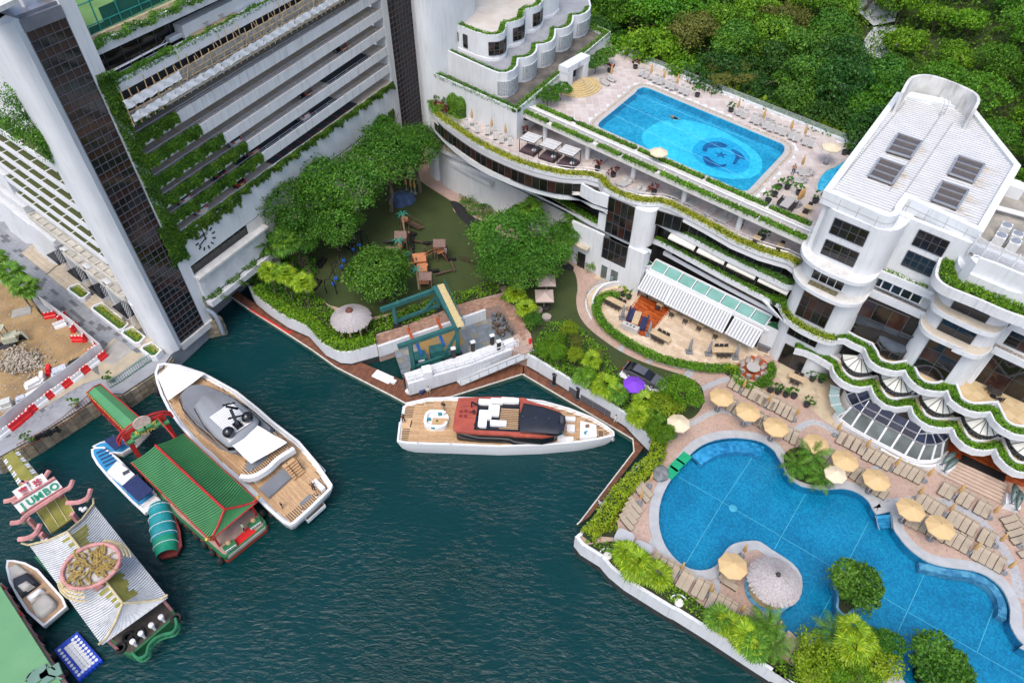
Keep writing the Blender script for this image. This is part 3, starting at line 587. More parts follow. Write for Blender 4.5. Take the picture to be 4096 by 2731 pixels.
# clock
ck=thing('wall_clock','round wall clock of black bar markers on the white wall above the canal','clock',(*fp(4.95,.02),14.1))
bk=mat('clock_black',(.012,.012,.014),.4,.2,2)
def cb(r0,r1,a,wd,name):
 b=B(); n=V((FD.x,FD.y,0)); up=V((0,0,1)); dr=n*sin(a)+up*cos(a)
 b.beam(dr*r0+V((FN.x,FN.y,0))*.05,dr*r1+V((FN.x,FN.y,0))*.05,wd,.06,up=(FN.x,FN.y,0)); return ob(name,b,bk,ck)
for h in range(12): cb(1.15,1.62,h*PI/6,.17,'hour_marker')
cb(-.2,1.05,R(2),.13,'minute_hand'); cb(-.2,1.3,R(251),.12,'hour_hand'); 
def text(name,s,size,m,parent,loc,rot,ext=.01,align='CENTER',font=None,bold=0):
 cu=bpy.data.curves.new(name,'FONT'); cu.body=s; cu.size=size; cu.extrude=ext; cu.align_x=align; cu.align_y='CENTER'; cu.offset=bold
 t=bpy.data.objects.new(name,cu); me=bpy.data.meshes.new_from_object(t); bpy.data.objects.remove(t); me.materials.clear(); me.materials.append(m)
 o=link(name,me,parent); o.location=loc; o.rotation_euler=rot; return o
text('lettering','SEIKO',.55,bk,ck,V((-FD.x*.15,-FD.y*.15,.55))+V((FN.x,FN.y,0))*.03,(PI/2,0,PR),bold=.01)
# upper terraces
b=B(); fbox(b,1.4,S1+4,-1.4,-.05,35.4,35.75,.03); fbox(b,1.4,S1+4,-.25,0,34.7,35.95,.03); TP('terrace_parapet',b,white)
b=B(); fbox(b,1.4,S1+4,-3,-.9,39.0,39.3,.012); fbox(b,1.4,S1+4,-1.1,-.85,38.45,39.55,.012); TP('upper_fascia',b,white)
b=B(); fbox(b,1.5,S1+4,-4,-3.0,35.7,39,.02); TP('terrace_glass',b,gli); b=B()
for s in np.arange(1.6,30,2.15): fbox(b,s,s+.09,-3.0,-2.94,35.7,39,.02)
fbox(b,1.5,30,-3.0,-2.95,37.6,37.7,.02); TP('terrace_mullion',b,frame)
b=B(); fbox(b,12.9,26,-2.9,-1.5,35.7,37.1,.03); fbox(b,11.2,13.0,-2.7,-2.0,35.8,36.3,.03); TP('terrace_step_wall',b,whitec)
b=B(); fbox(b,13.5,20.5,-1.5,-.6,35.75,35.9,.03); TP('terrace_bench',b,mat('tan_bench',(.42,.32,.2),.7,.1,2))
b=B()
for z in (36.2,36.7): b.tube([(*fp(1.6,-.75),z),(*fp(9.2,-.75),z+.3),(*fp(10.2,-1.3),z+.33)],.035,5)
for s in np.arange(2,10,1.5): p=fp(s,-.75); b.tube([(*p,35.9),(*p,36.7+.03*s)],.03,5)
TP('terrace_rail',b,steel)
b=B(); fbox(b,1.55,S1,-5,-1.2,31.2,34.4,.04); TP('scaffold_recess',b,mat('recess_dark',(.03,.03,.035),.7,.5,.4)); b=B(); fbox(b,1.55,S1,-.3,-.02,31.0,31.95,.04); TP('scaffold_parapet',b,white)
# scaffold: bamboo poles and white sheeting
scf=thing('bamboo_scaffold','bamboo pole scaffold hung with white sheeting below the hedge terrace','scaffold',(*fp(20,.2),31))
bam=mat('bamboo',(.42,.31,.17),.6,.3,2); bm=B(); rs=random.Random(3)
for s in np.arange(1.8,S1,1.0):
 j=rs.uniform(-.15,.15); p=fp(s+j,.55); p2=fp(s-j,.5); bm.tube([(*p,31.2+.035*s),(*p2,34.6+rs.uniform(0,1.1)+.03*s)],.06,5)
for k in range(5):
 for s in np.arange(1.6,S1,5.5): z=31.6+k*.62; bm.tube([(*fp(s,.5),z+.035*s+rs.uniform(-.08,.08)),(*fp(s+6,.55),z+.035*(s+6)+rs.uniform(-.08,.08))],.055,5)
for s in np.arange(3,S1,3.1): bm.tube([(*fp(s,.6),31.5+.035*s),(*fp(s+rs.uniform(-1.6,1.6),.6),34.2+.035*s)],.035,5); bm.tube([(*fp(s,.5),34+.03*s),(*fp(s,-.6),35.5+.03*s)],.03,5)
o=ob('bamboo_pole',bm,bam,scf,kind='stuff'); UP(o,scf)
def sheetcloth(s0,s1,za,zb,sl,seed,ds=.62):
 b=B(); r2=random.Random(seed); n=int((s1-s0)/.28); m=7; vs=[]; ph=[r2.uniform(0,6) for _ in range(4)]
 for i in range(n+1):
  s=s0+(s1-s0)*i/n; sag=.1*abs(sin(s*1.35+ph[0]))
  for j in range(m+1):
   t=j/m; z=za+sl*s+(zb-za-sag*(t>.5))*t+.05*sin(s*5+ph[1]); d=ds+.05*sin(s*4.3+t*5+ph[2])+.04*sin(s*9-t*7+ph[3]); p=fp(s,d); vs.append((p.x,p.y,z))
 return b.add(vs,[(i*(m+1)+j,(i+1)*(m+1)+j,(i+1)*(m+1)+j+1,i*(m+1)+j+1) for i in range(n) for j in range(m)])
clo=mat('white_sheeting',(.82,.82,.83),.6,.06,1.5)
for args in ((1.7,9.2,33.15,34.15,.03,1),(1.9,17,31.65,32.55,.04,2),(17,31,31.7,32.65,.04,3),(31,46,31.7,32.6,.04,4)):
 o=ob('cloth_sheet',sheetcloth(*args),clo,scf,smooth=80); UP(o,scf)
o=ob('cloth_sheet',sheetcloth(9.5,46,32.7,34.0,.035,6,.1),mat('grey_netting',(.35,.35,.34),.8,.2,2),scf,smooth=80); UP(o,scf)
# tennis court behind its net frame
court=thing('tennis_court_cage','green tennis court behind a teal tubular net frame on the tower roof','sports court',(*fp(12,-3),39.6))
gc=mat('court_green',(.1,.2,.05),.8,.15,.5); teal=mat('teal_paint',(.01,.2,.17),.5,.15,2); dgc=mat('court_dark_green',(.006,.09,.06),.8,.15,1)
b=B(); fbox(b,1.6,60,-30,-2.4,39.35,39.6,.012); ob('court_floor',b,gc,court); 
b=B(); fbox(b,5,60,-2.55,-2.5,39.7,41.6,.03); fbox(b,3.2,5,-2.55,-2.5,39.7,40.3,.03); ob('windbreak',b,dgc,court)
b=B()
for s in np.arange(1.7,24,2.6):
 b.tube([(*fp(s,-2.4),39.6),(*fp(s,-2.4),43.2),(*fp(s,-3),44.0),(*fp(s,-4.2),44.4)],.08,6); b.tube([(*fp(s+1.3,-2.4),39.6),(*fp(s+1.3,-2.4),40.6)],.06,6)
for z in (39.75,40.6,42.6): b.tube([(*fp(1.7,-2.4),z),(*fp(24,-2.4),z+.25)],.06,6)
b.tube([(*fp(1.7,-4.2),44.4),(*fp(24,-4.2),44.7)],.06,6); b.tube([(*fp(1.7,-2.4),43.2),(*fp(1.7,-9),43.2)],.06,6)
ob('net_frame',b,teal,court)
b=B(); fbox(b,1.6,60,-2.4,-1.9,39.3,39.75,.012); ob('sand_kerb',b,mat('tan_kerb',(.45,.36,.22),.8,.2,2),court)
for c in court.children: UP(c,court)
# roof clutter at the far corner
rt=thing('roof_plant_room','weathered roof structure with white beams behind the glass tower top','roof plant',(-46,68,44.4)); 
o=[ob('roof_deck',B().prism([fp(-4,-.3),sp(0,-.4),sp(16,-.4),fp(-4,-20)],43.4,43.9),mat('roof_grey',(.25,.25,.25),.9,.3,1)),ob('roof_beam',B().beam((-44.6,62.8,45),(-52,70,45),.35,.5).beam((-43.2,64.6,45.2),(-45.2,70,45.2),.3,.4).beam((-44,64,44),(-44,64,47),.3,.3),whitec),ob('roof_slab',B().prism(qs('A',46,(-300,-200),(190,10),(0,100),(-300,220)),45.8,46.2),wcap),
ob('rusty_unit',B().box(-42.6,66.4,44.2,1.6,1.0,.9,.5),mat('rusty_steel',(.35,.13,.05),.8,.5,2,bump=.3)),ob('duct',B().box(-48.2,64.6,44.2,2.4,1.6,.7,-.7),mat('galvanised',(.4,.42,.46),.5,.1,2))]
for c in o: c.parent=rt; UP(c,rt)
# south face: planter balconies
pl=B(); grn=B(); dv=B(); bal=B()
def sbox(b,a0,a1,d0,d1,z0,z1,m=0):
 vs=[]
 for z in (z0,z1):
  for s,d in ((a0,d0),(a1,d0),(a1,d1),(a0,d1)): p=sp(s,d); vs.append((p.x,p.y,z))
 return b.add(vs,[(0,1,2,3),(7,6,5,4),(4,5,1,0),(5,6,2,1),(6,7,3,2),(7,4,0,3)],m)
TP('south_wall',sbox(B(),3.2,60,-8,-2.2,7,43),MATS['shaded_white'])
rows=[(28.4,3.2,48),(25.8,3.2,48),(23.3,3.2,48),(20.7,3.2,38),(18.1,3.3,26.5),(15.7,3.2,26)]
for z,a,e in rows:
 out_=[sp(e,-2.4),sp(e,-.2),sp(a+1.0,-.2)]+[sp(a+1.0-.9*sin(t),-.2-.9+.9*cos(t)) for t in LS(.2,PI*.75,5)]+[sp(a+1,-2.4)]
 pl.prism([sp(e,-.0),sp(a+.6,-.0),sp(a+.15,-.25),sp(a,-.7),sp(a+.3,-1.5),sp(a+.8,-1.7),sp(e,-1.7)],z-.85,z-.3); 
 pl.wall([sp(e,-.1),sp(a+.65,-.1),sp(a+.25,-.33),sp(a+.12,-.7),sp(a+.4,-1.4),sp(a+.8,-1.6),sp(e,-1.6)],.13,z-.35,z); sbox(pl,a,e,-2.3,-1.3,z-1.0,z-.72)
 sbox(grn,a+.45,e,-1.55,-.2,z-.3,z-.05)
 for s in np.arange(a+1.8,e,3.3): sbox(dv,s,s+.22,-1.55,-.15,z-.3,z-.02)
 for s in np.arange(a,e,.9): bal.beam((*sp(s,-1.35),z-.2),(*sp(s,-1.35),z+.25),.03,.03)
 bal.beam((*sp(a,-1.35),z+.25),(*sp(e,-1.35),z+.25),.05,.05)
TP('planter_balcony',pl,white); TP('planter_grass',grn,mat('planter_grass',(.07,.1,.025),.95,.35,1.2,bump=.4,bsc=12,col2=(.075,.075,.025))); TP('planter_divider',dv,whitec); TP('balcony_rail',bal,frame)
# lower storeys of the south face
b=B()
for z,a,e in ((12.2,3.4,26),(9.0,4.5,20)):
 b.prism([sp(e,.2),sp(a+.5,.2),sp(a,-.2),sp(a+.2,-1.0),sp(e,-1.0)],z-.7,z-.25); b.wall([sp(e,.1),sp(a+.55,.1),sp(a+.1,-.2),sp(a+.3,-.9),sp(e,-.9)],.18,z-.3,z)
 for s in np.arange(a+1.6,e,1.9): sbox(b,s,s+.2,-.9,.1,z-.3,z-.03)
TP('concrete_planter',b,mat('worn_concrete',(.5,.48,.43),.9,.2,.8,bump=.3,bsc=6,stain=.7,stsc=(1,1,1)))
b=B(); sbox(b,3.2,60,-2.3,-1.9,ZP+.3,15); TP('south_glass',b,gli); b=B()
for s in np.arange(3.6,60,.75): sbox(b,s,s+.07,-1.9,-1.84,5.6,14.8)
for z in (6.4,9.6,11,13.6): sbox(b,3.2,60,-1.9,-1.83,z,z+.15)
TP('south_mullion',b,frame)
b=B(); sbox(b,26.3,60,-1.8,.1,12.2,13.2); sbox(b,26.3,60,-1.8,.1,15.4,18.2); sbox(b,20.5,60,-1.85,.3,9.4,10.3)
for s in (27,36,45): b.prism([sp(s,.4),sp(s+5,.4),sp(s+6.3,-1),sp(s+5,-1.8),sp(s-1,-1.8),sp(s-1.3,-.6)],ZP,10.2)
for s in (2.2,8.5,13.5,19.5): b.prism([sp(s,.2),sp(s+1.3,.0),sp(s+1.4,-1.8),sp(s-.3,-1.8)],ZP,9)
TP('south_pier',b,white)
b=B()
for s in (3.9,10.0,15.5,21.2): sbox(b,s,s+3.6,-.6,1.0,6.25,6.35); 
TP('glass_canopy',b,gl); b=B()
for s in (3.2,8.2,14.6,20.3):
 p=sp(s,.9); p2=sp(s+1.0,-.2)
 for k in range(5): b.beam((*sp(s+.25*k,.9-.2*k),5.2),(*sp(s+.25*k,.8-.2*k),9.2),.03,.03)
 for k in range(9): b.beam((*sp(s,.9),5.2+.5*k),(*sp(s+1,.1),5.2+.5*k),.03,.03)
TP('mesh_screen',b,mat('pale_mesh',(.6,.61,.62),.5,.1,2))
# plinth, steps, planting pockets along the promenade
b=B(); n=0
for a,e in ((-.5,1.6),(5.6,14.6),(18,24.6),(27,32.5)): sbox(b,a-.7,e+1.4,-2,2.0,ZP+.02,ZP+.2); sbox(b,a-.7,e+1.4,-2,1.4,ZP+.2,ZP+.38); sbox(b,a-.7,e+1.4,-2,.8,ZP+.38,ZP+.56)
TP('stone_steps',b,mat('beige_step',(.4,.34,.26),.8,.12,1.5))
for a,e,lab in ((-1.2,1.0,'by the dock railing'),(2.6,5.6,'behind the seated person'),(6.6,13.2,'longest one'),(16.5,19.6,'smallest one up the promenade')):
 pk_=thing('planter_bed','white kerbed planter of yellow shrubs by the tower, '+lab,'planter',(*sp((a+e)/2,1.2),ZP),group='planters along the tower steps')
 kerb=[sp(a,1.9),sp(a-.35,1.5),sp(a,.5),sp(e,.5),sp(e+.3,1.5),sp(e,2.0)]
 kb=ob('kerb',B().wall(kerb,.22,ZP,ZP+.85,closed=True),whitec,pk_); UP(kb,pk_)
 gr=ob('grass',B().sheet(kerb,ZP+.55),mat('planter_lawn',(.05,.12,.015),.9,.3,3,bump=.5,bsc=20),pk_); UP(gr,pk_)
 p,n_=hedgepts([sp(a+.2,.95),sp(e-.2,.95)],.75,.45,ZP+.55,90); lf=link('foliage',leafmesh('foliage',p,n_,.16,LF['yel']),pk_); UP(lf,pk_)
# climbing plants on the tower
def facepts(n,s0,s1,z0,z1,d0=.05,d1=.5,sl=0,rag=.5,seed=0):
 g=np.random.default_rng(seed); s=g.uniform(s0,s1,n); z=g.uniform(z0,z1,n); lo=z0+rag*(.5+.5*np.sin(s*2.1+seed)*np.sin(s*5.3)); z=np.where(z<lo,z1-(lo-z)*.5,z)
 d=g.uniform(d0,d1,n)*(.6+.4*np.sin(s*1.9+z*1.3)); P=np.stack([FO.x+FD.x*s+FN.x*d,FO.y+FD.y*s+FN.y*d,z+sl*s],1); N=np.tile([FN.x*.8,FN.y*.8,.6],(n,1)); return P,N
def vine(name,parts,label,m='vine',size=.26,group=None):
 P=np.concatenate([p[0] for p in parts]); N=np.concatenate([p[1] for p in parts]); return link(name,leafmesh(name,P,N,size,LF[m]),label=label,cat='climbing plant',group=group)
vine('climbing_vine',[facepts(9000,.2,1.75,13.0,36.8,.05,.55,rag=2.5,seed=1),facepts(3500,-.5,1.9,13.2,19,.05,.5,seed=2),facepts(900,.3,2.2,33,37.3,.1,.8,seed=3)],'thick green vine column climbing the white pier right of the glass strip')
for k,((zt,sl),e) in enumerate(zip(tops,(7.3,9.6,12.4,15.3,17.2))):
 vine('trailing_vine',[facepts(int(680*e),1.6,e,zt-1.3,zt+.0,.05,.5,sl,.6,seed=10+k),facepts(int(110*e),1.6,e,zt-.1,zt+.3,-.3,.4,sl,.1,seed=20+k)],'green vine covering the parapet of the %s car park deck'%['topmost','second','third','fourth','lowest'][k],group='vines on the car park parapets')
vine('trailing_vine',[facepts(1600,1.6,6.4,30.9,31.8,.05,.5,.04,.6,seed=31)],'green vine hanging below the white scaffold sheeting')
vine('trailing_vine',[facepts(17000,1.6,S1+.3,15.75,17.05,.05,.75,.012,.9,seed=33),facepts(3000,1.6,12,14.8,16.2,.05,.5,.0,1.2,seed=34)],'long green and yellow hedge trailing over the wall above the clock')
vine('terrace_hedge',[facepts(3800,1.6,10,35.5,36.3,-.9,.1,.03,.1,seed=35),facepts(5200,10.2,44,35.5,36.15,-.8,.1,.03,.1,seed=36)],'green hedge in the terrace planter above the bamboo scaffold','mid')
vine('terrace_hedge',[facepts(7000,1.3,44,39.2,40.0,-1.5,-.6,.012,.1,seed=37)],'green hedge with orange flowers below the tennis court cage','mid')
vine('trailing_vine',[facepts(1700,1.2,13.3,5.7,7.0,.4,1.9,0,.5,seed=38),facepts(700,2,9,5.0,6.2,1.4,1.8,0,.8,seed=39)],'green plants spilling from the ledge over the canal mouth')
p=[];n_=[]; g=np.random.default_rng(5)
for u,v,zz,cnt,rad in ((90,690,36,700,1.5),(200,800,34.2,1000,1.4),(300,950,32.5,1600,1.4),(340,1020,31,1500,1.3),(380,1090,29.6,700,.9),(430,1150,28.4,240,.6),(60,850,34,900,1.4),(160,930,33,900,1.3)):
 c=q('a',u,v,zz); p.append(np.array([c.x,c.y,c.z])+g.normal(0,rad*.42,(cnt,3))); n_.append(np.tile([SN.x,SN.y,.7],(cnt,1)))
link('trailing_vine',leafmesh('trailing_vine',np.concatenate(p),np.concatenate(n_),.26,LF['mid']),label='leafy creeper spilling down the left white pier above the planter balconies',cat='climbing plant')
vine('hanging_creeper',[facepts(500,44.3,46.0,9.5,13.2,.05,.3,0,2,seed=41)],'thin creeper climbing the white wall beside the right glass strip')
# right glass strip, corner column and stepped club block
tow2=thing('east_tower','tall white corner tower with brown glass strip rising behind the big banyan trees','building',(*fp(52,-4),ZL))
def T2(name,b,m,**k):
 o=ob(name,b,m,tow2,**k); UP(o,tow2); return o
b=glass_strip(tow2,47.72,7,.85,4,40,44,lambda j:j%3==1,.0); T2('mullion',b,MATS['mullion']); T2('glass_backing',fbox(B(),47.7,53.7,-.6,-.3,3,52),gl)
cor=[fp(53.65,-.2),fp(53.8,3.2)]+smoothp([V((-14.6,104.2)),V((-14.2,101.9)),V((-13.0,100.9)),V((-11.6,101.3))],3)+[V((-8,104)),V((-6,110)),fp(62,-6),fp(53.65,-6)]
T2('corner_column',B().prism(cor,ZL,56),white)
# club building: stepped block, terraces, facade
club_b=thing('club_building','long white terraced club building with curved hedge ledges between the two pools','building',(5,90,ZL))
def CP(name,b,m,par=None,**k):
 o=ob(name,b,m,par or club_b,**k)
 if par is None: UP(o,club_b)
 return o
def ledge(path,z0,z1,dep,mk,kerb=.22,kh=.0,wm=white,name='ledge'):
 b=B(); b.wall(path,dep,z0,z1-.02,side=1)
 if kh: b.wall(path,kerb,z1-.02,z1+kh,side=1); b.wall(off(xy(path),dep-.2),.2,z1-.02,z1+kh,side=1)
 return mk(name,b,wm,smooth=50)
def hedgeon(path,inset,w_,h,z,m,label,name='ledge_hedge',dens=60,size=.2,group=None,kind=None,rough=.12):
 P=off(xy(path),inset); return hedge(name,P,w_,h,z,LF[m] if isinstance(m,str) else m,label,'hedge',dens,size,group=group,rough=rough)
def winrow(mk,parent,path,z0,z1,step,mats=(gli,),inv=True,fr=frame,mid=(),fw=.08,lat=None,pm=None):
 P=resample(xy(path),step); b=B(); rows=[z0]+list(mid)+[z1]
 for i,p in enumerate(P):
  a=P[max(0,i-1)]; c=P[min(len(P)-1,i+1)]; rz=yaw(a,c); b.box(p.x,p.y,z0,fw,.12,z1-z0,rz)
  if i<len(P)-1:
   n=P[i+1]; L=(n-p).length; rz=yaw(p,n); m_=(p+n)/2
   for r0,r1 in zip(rows,rows[1:]):
    k=unit_pane(round(L-.02,2),round(r1-r0-.04,2),mats[(i+int(r0*3))%len(mats)] if len(mats)>1 else mats[0])
    o=link('pane',k,parent); UP(o,parent); o.location=(m_.x,m_.y,(r0+r1)/2); o.rotation_euler=(0,0,rz)
 for z in rows:
  for p,n in zip(P,P[1:]): b.beam((*p,z),(*n,z),.1,.07)
 return mk('window_frame',b,fr)
A2,B2=V((12.8,76.1)),V((34.1,59.1)); AD=(B2-A2).normalized(); AN=V((AD.y,-AD.x))
def ap(s,d=0): return A2+AD*s+AN*d
ROOFZ=27.3
yl=xy(qs('N',16.5,(78,30),(95,75),(130,112),(215,168),(300,228),(420,292),(560,352),(700,392),(820,410),(945,408)))+xy(qs('O',16.5,(58,45),(75,75),(130,113),(200,143),(265,160),(325,165),(365,160)))+xy(qs('O',16.5,(420,182),(600,278),(740,358),(880,418),(1024,460)))+xy(qs('E',16.5,(390,560)))
yl=smoothp(yl[:10],2)[:-1]+smoothp(yl[10:17],3)[:-1]+yl[17:]
deckback=[V((36,66)),V((24,80)),V((2,98)),V((-9,107))]
strip=CP('strip_deck',B().prism(yl+deckback,15.9,16.62),whitec)
tilepave=mat('pale_pink_tile',(.5,.42,.38),.75,.08,.8,bump=.1,bsc=10,rnd=.05)
stm=[mat('terrace_tile_%d'%i,c,.7,.08,1.5) for i,c in enumerate([(.5,.43,.4),(.46,.39,.36),(.53,.47,.44)])]
st_poly=off(yl,1.0)+deckback
CP('strip_deck_joint',B().sheet(st_poly,16.64),mat('joint_grey',(.33,.29,.26),.9))
slabs('terrace_tile',st_poly,16.645,.95,.95,yaw((0,0),AD)+PI/4,stm,strip,gap=.03,h=.02,bond=0)
ledge(yl,16.4,17.05,1.0,CP,kh=.12)
hedgeon(yl[:4],.5,1.0,.5,17.0,'hedge','bright green clipped hedge on the far left end of the upper terrace')
hedgeon(yl[3:],.5,.95,.42,17.0,'yel','yellow and green hedge along the curved edge of the upper terrace',dens=85)
# glass balustrade and rail behind the yellow hedge
b=B(); RP=resample(off(yl[5:],1.25),1.6); g=B()
for p in RP: b.tube([(*p,16.65),(*p,17.75)],.03,5)
for p,n in zip(RP,RP[1:]): b.tube([(*p,17.75),(*n,17.75)],.035,5); b.tube([(*p,17.35),(*n,17.35)],.02,4); g.add([(*p,16.75),(*n,16.75),(*n,17.35),(*p,17.35)],[(0,1,2,3)])
CP('terrace_rail',b,steel)
clear=bpy.data.materials.new('clear_glass'); clear.use_nodes=True; _N=clear.node_tree.nodes; _p=_N['Principled BSDF']; _p.inputs['Base Color'].default_value=(.6,.75,.74,1); _p.inputs['Roughness'].default_value=.05; _p.inputs['Alpha'].default_value=.28
CP('glass_balustrade',g,clear)
# left curved facade (under the terrace)
wl=xy(qs('N',16.35,(112,95),(150,135),(170,152),(250,212),(350,277),(450,327),(600,387),(740,422),(862,432)))
wl=smoothp(wl,2); winrow(CP,club_b,off(wl,-.02),14.55,16.35,1.15,(gli,glb,gli))
l2=smoothp(xy(qs('N',13.9,(88,85),(98,130),(150,202),(300,328),(500,428),(750,502),(972,508))),2)
CP('curved_ledge',B().prism(l2+[ap(0,.2)]+off(wl,1.2)[::-1],13.7,14.5),white,smooth=50); 
CP('curved_ledge_top',B().wall(l2,.7,14.5,14.62,side=1),wcap,smooth=50)
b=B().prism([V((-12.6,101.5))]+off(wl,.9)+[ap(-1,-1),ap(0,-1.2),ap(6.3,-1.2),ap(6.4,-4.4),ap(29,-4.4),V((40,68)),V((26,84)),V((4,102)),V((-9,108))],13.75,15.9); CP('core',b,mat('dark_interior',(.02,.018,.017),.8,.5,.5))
CP('plain_wall',B().wall([wl[-1],(wl[-1]+ap(0,.1))/2+V((-.1,-.3)),ap(-.1,0)],.3,13.8,16.45,side=1),white)
l3=xy(qs('N',10.5,(95,198),(112,228),(160,264),(350,347),(690,500)))+xy(qs('O',10.5,(0,238),(100,290),(180,330),(215,345),(262,358),(300,350),(335,335)))
l3a=smoothp(l3[:4],2)[:-1]+l3[3:]
b=B().prism(l3a+[ap(7,-.5),ap(0,-1)]+[V((5,84)),V((-5,92)),V((-12,100))],10.1,10.75); CP('lower_ledge',b,white,smooth=50); CP('lower_ledge_top',B().wall(l3a[:9],.9,10.75,10.8,side=1),mat('beige_top',(.45,.39,.3),.9,.2,1,stain=.5,stsc=(1,1,1)))
w3=off(l3a,.75); b=B(); b.wall(w3[:10],.5,ZL,10.15,side=1); CP('base_wall',b,white)
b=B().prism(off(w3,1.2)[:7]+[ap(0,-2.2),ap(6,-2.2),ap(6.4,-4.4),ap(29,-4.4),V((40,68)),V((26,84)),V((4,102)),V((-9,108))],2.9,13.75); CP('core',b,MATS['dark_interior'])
hedgeon(l3[4:],.5,.9,.5,10.7,'hedge','dark and bright green hedge on the ledge above the garden wall palms')
b=B(); b.box(*q('N',228,372,ZL).xy,ZL,5.8,.8,3.2,-.62); CP('garage_recess',b,mat('shutter_dark',(.05,.05,.055),.6,.3,3))
b=B().sheet(qs('N',ZL+.03,(95,445),(190,385),(275,440),(272,480),(205,517)),ZL+.03); struct('pink_forecourt',b,mat('pink_pavers',(.42,.3,.27),.8,.1,1.5,bump=.2,bsc=12))
b=B(); p=q('b',1290,1255,ZL); b.lathe(p.x+.7,p.y+.9,[(1.15,ZL),(1.15,7.2)],20); b.lathe(p.x+.9,p.y+1.5,[(1.6,7.2),(1.7,7.7),(1.7,8.3)],20); b.wall(smoothp([V((-12.6,100.9)),V((-11.4,98.6)),V((-8.5,95.5)),V((-3.5,91.0))],3),1.0,8.0,8.6,side=1); CP('corner_drum',b,white)
# corner pier with the tall window
def cyl_pier(cx,cy,r,z0,z1,m=white,name='pier',n=24): return CP(name,B().lathe(cx,cy,[(r,z0),(r,z1)],n),m)
b=B(); b.box(*ap(-.75,-.6),10.7,1.3,1.2,5.7,yaw((0,0),AD)); b.prism([ap(3.9,.05),ap(4.6,.12)]+smoothp([ap(5.3,0),ap(6.1,-.5),ap(6.4,-1.2),ap(6.3,-2)],2)+[ap(3.9,-2)],7,16.45); CP('pier',b,white)
winrow(CP,club_b,[ap(-.1,.02),ap(3.92,.02)],10.8,16.4,1.0,(gli,glb,gl),mid=(12.6,14.2))
winrow(CP,club_b,[ap(.1,.35),ap(3.95,.35)],6.6,10.1,.96,(gli,gl),mid=(8.2,))
b=B(); b.wall([ap(-5.4,.3),ap(-.05,.3)],.4,ZL,10.2,side=1); b.box(*ap(2,.15),ZL,4,.5,3.55,yaw((0,0),AD)); b.prism([ap(3.95,.35),ap(6.5,.35),ap(6.6,-.4),ap(3.95,-.6)],ZL,10.3); CP('entrance_wall',b,white)
for s,w_,h,m,nm in ((.8,.95,2.3,mat('glass_door',(.08,.11,.1),.15,.2,2),'door'),(2.5,1.15,2.3,MATS['glass_door'],'door'),(-3.2,1.3,2.6,black,'doorway')):
 d_=CP(nm,B().box(*ap(s,.43),ZL+.02,w_,.08,h,yaw((0,0),AD)),m); 
b=B(); p=ap(-3.2,.5); b.box(p.x,p.y,7.0,2.4,1.4,.2,yaw((0,0),AD)); CP('balcony_floor',b,MATS['beige_top'])
# straight facade: windows, planters
w1p=off(yl[-6:],1.0); w1p[0]=ap(6.3,-1.3); winrow(CP,club_b,w1p,14.3,16.4,1.15,(gli,gl,gl))
midp=xy(qs('O',13.7,(325,232),(700,428),(1024,585)))+xy(qs('E',13.7,(405,790))); ledge(midp,13.45,14.1,1.0,CP,kh=.1); hedgeon(midp,.5,.9,.45,14.1,leafmat('leaf_mid2',(.03,.12,.015),(.08,.21,.03),(.15,.3,.04),rnd=.05),'soft green hedge on the middle ledge above the dark restaurant windows',dens=75)
CP('planter_back',B().wall(off(midp,1.0),1.2,13.5,13.7,side=1),white)
wr2=off(midp,.9); winrow(CP,club_b,wr2,11.2,13.45,2.6,(gli,gl,gli),mid=(12.9,))
aw=B()
for i in range(4):
 a=midp[0]+(midp[-1]-midp[0])*(.16+i*.21); c=midp[0]+(midp[-1]-midp[0])*(.35+i*.21); n_=AN*.75
 aw.add([(*a,13.42),(*c,13.42),(*(c+n_),12.95),(*(a+n_),12.95),(*(a+n_),12.75),(*(c+n_),12.75)],[(0,3,2,1),(3,4,5,2)])
CP('window_awning',aw,mat('cream_canvas',(.62,.6,.55),.8,.08,3))
h3=xy(qs('O',10.6,(262,362),(330,338),(420,378),(700,530),(940,655),(975,680)))+xy(qs('E',10.6,(205,1010),(215,1085),(262,1165),(345,1245),(500,1345),(700,1438),(830,1482),(930,1482)))
h3=smoothp(h3[:3],2)[:-1]+h3[2:5]+smoothp(h3[5:],2)
ledge(h3,10.2,10.85,1.1,CP,kh=.12); hedgeon(h3[:12],.55,1.0,.45,10.85,'hedge','bright green hedge with red blooms along the ledge above the teal skylights'); hedgeon(h3[11:],.5,.95,.4,10.85,'lime','yellow green hedge curving around the foot of the round clubhouse corner')
CP('planter_back',B().wall(off(h3[2:9],1.0),2.2,10.3,10.5,side=1),white)
w3r=off(h3[4:8],1.1); winrow(CP,club_b,w3r,8.9,10.2,2.3,(gli,gl)); CP('window_sill',B().wall(off(h3[3:8],.95),.6,8.3,8.9,side=1),whitec)
# skylight lean-to with striped awnings
lean=thing('skylight_pavilion','low white pavilion roof with a row of teal glass skylights above striped awnings','pavilion',(24,64,ZL))
def LP(name,b,m,par=None,**k):
 o=ob(name,b,m,par or lean,**k); UP(o,lean); return o
T0,T1=q('O',352,432,8.2),q('O',945,722,8.2); U0,U1=q('O',318,482,6.9),q('O',905,778,6.9)
tealg=mat('teal_skylight',(.13,.3,.25),.12,.25,.6,col2=(.2,.4,.36),rnd=.12); b=B()
for i in range(8):
 t0,t1=i/8,(i+1)/8; a=T0.lerp(T1,t0+.008);c=T0.lerp(T1,t1-.008);d=U0.lerp(U1,t1-.008);e=U0.lerp(U1,t0+.008)
 LP('pane',B().add([a,c,d,e]+[p+V((0,0,-.05)) for p in (a,c,d,e)],[(0,3,2,1),(4,5,6,7),(0,1,5,4),(1,2,6,5),(2,3,7,6),(3,0,4,7)]),tealg)
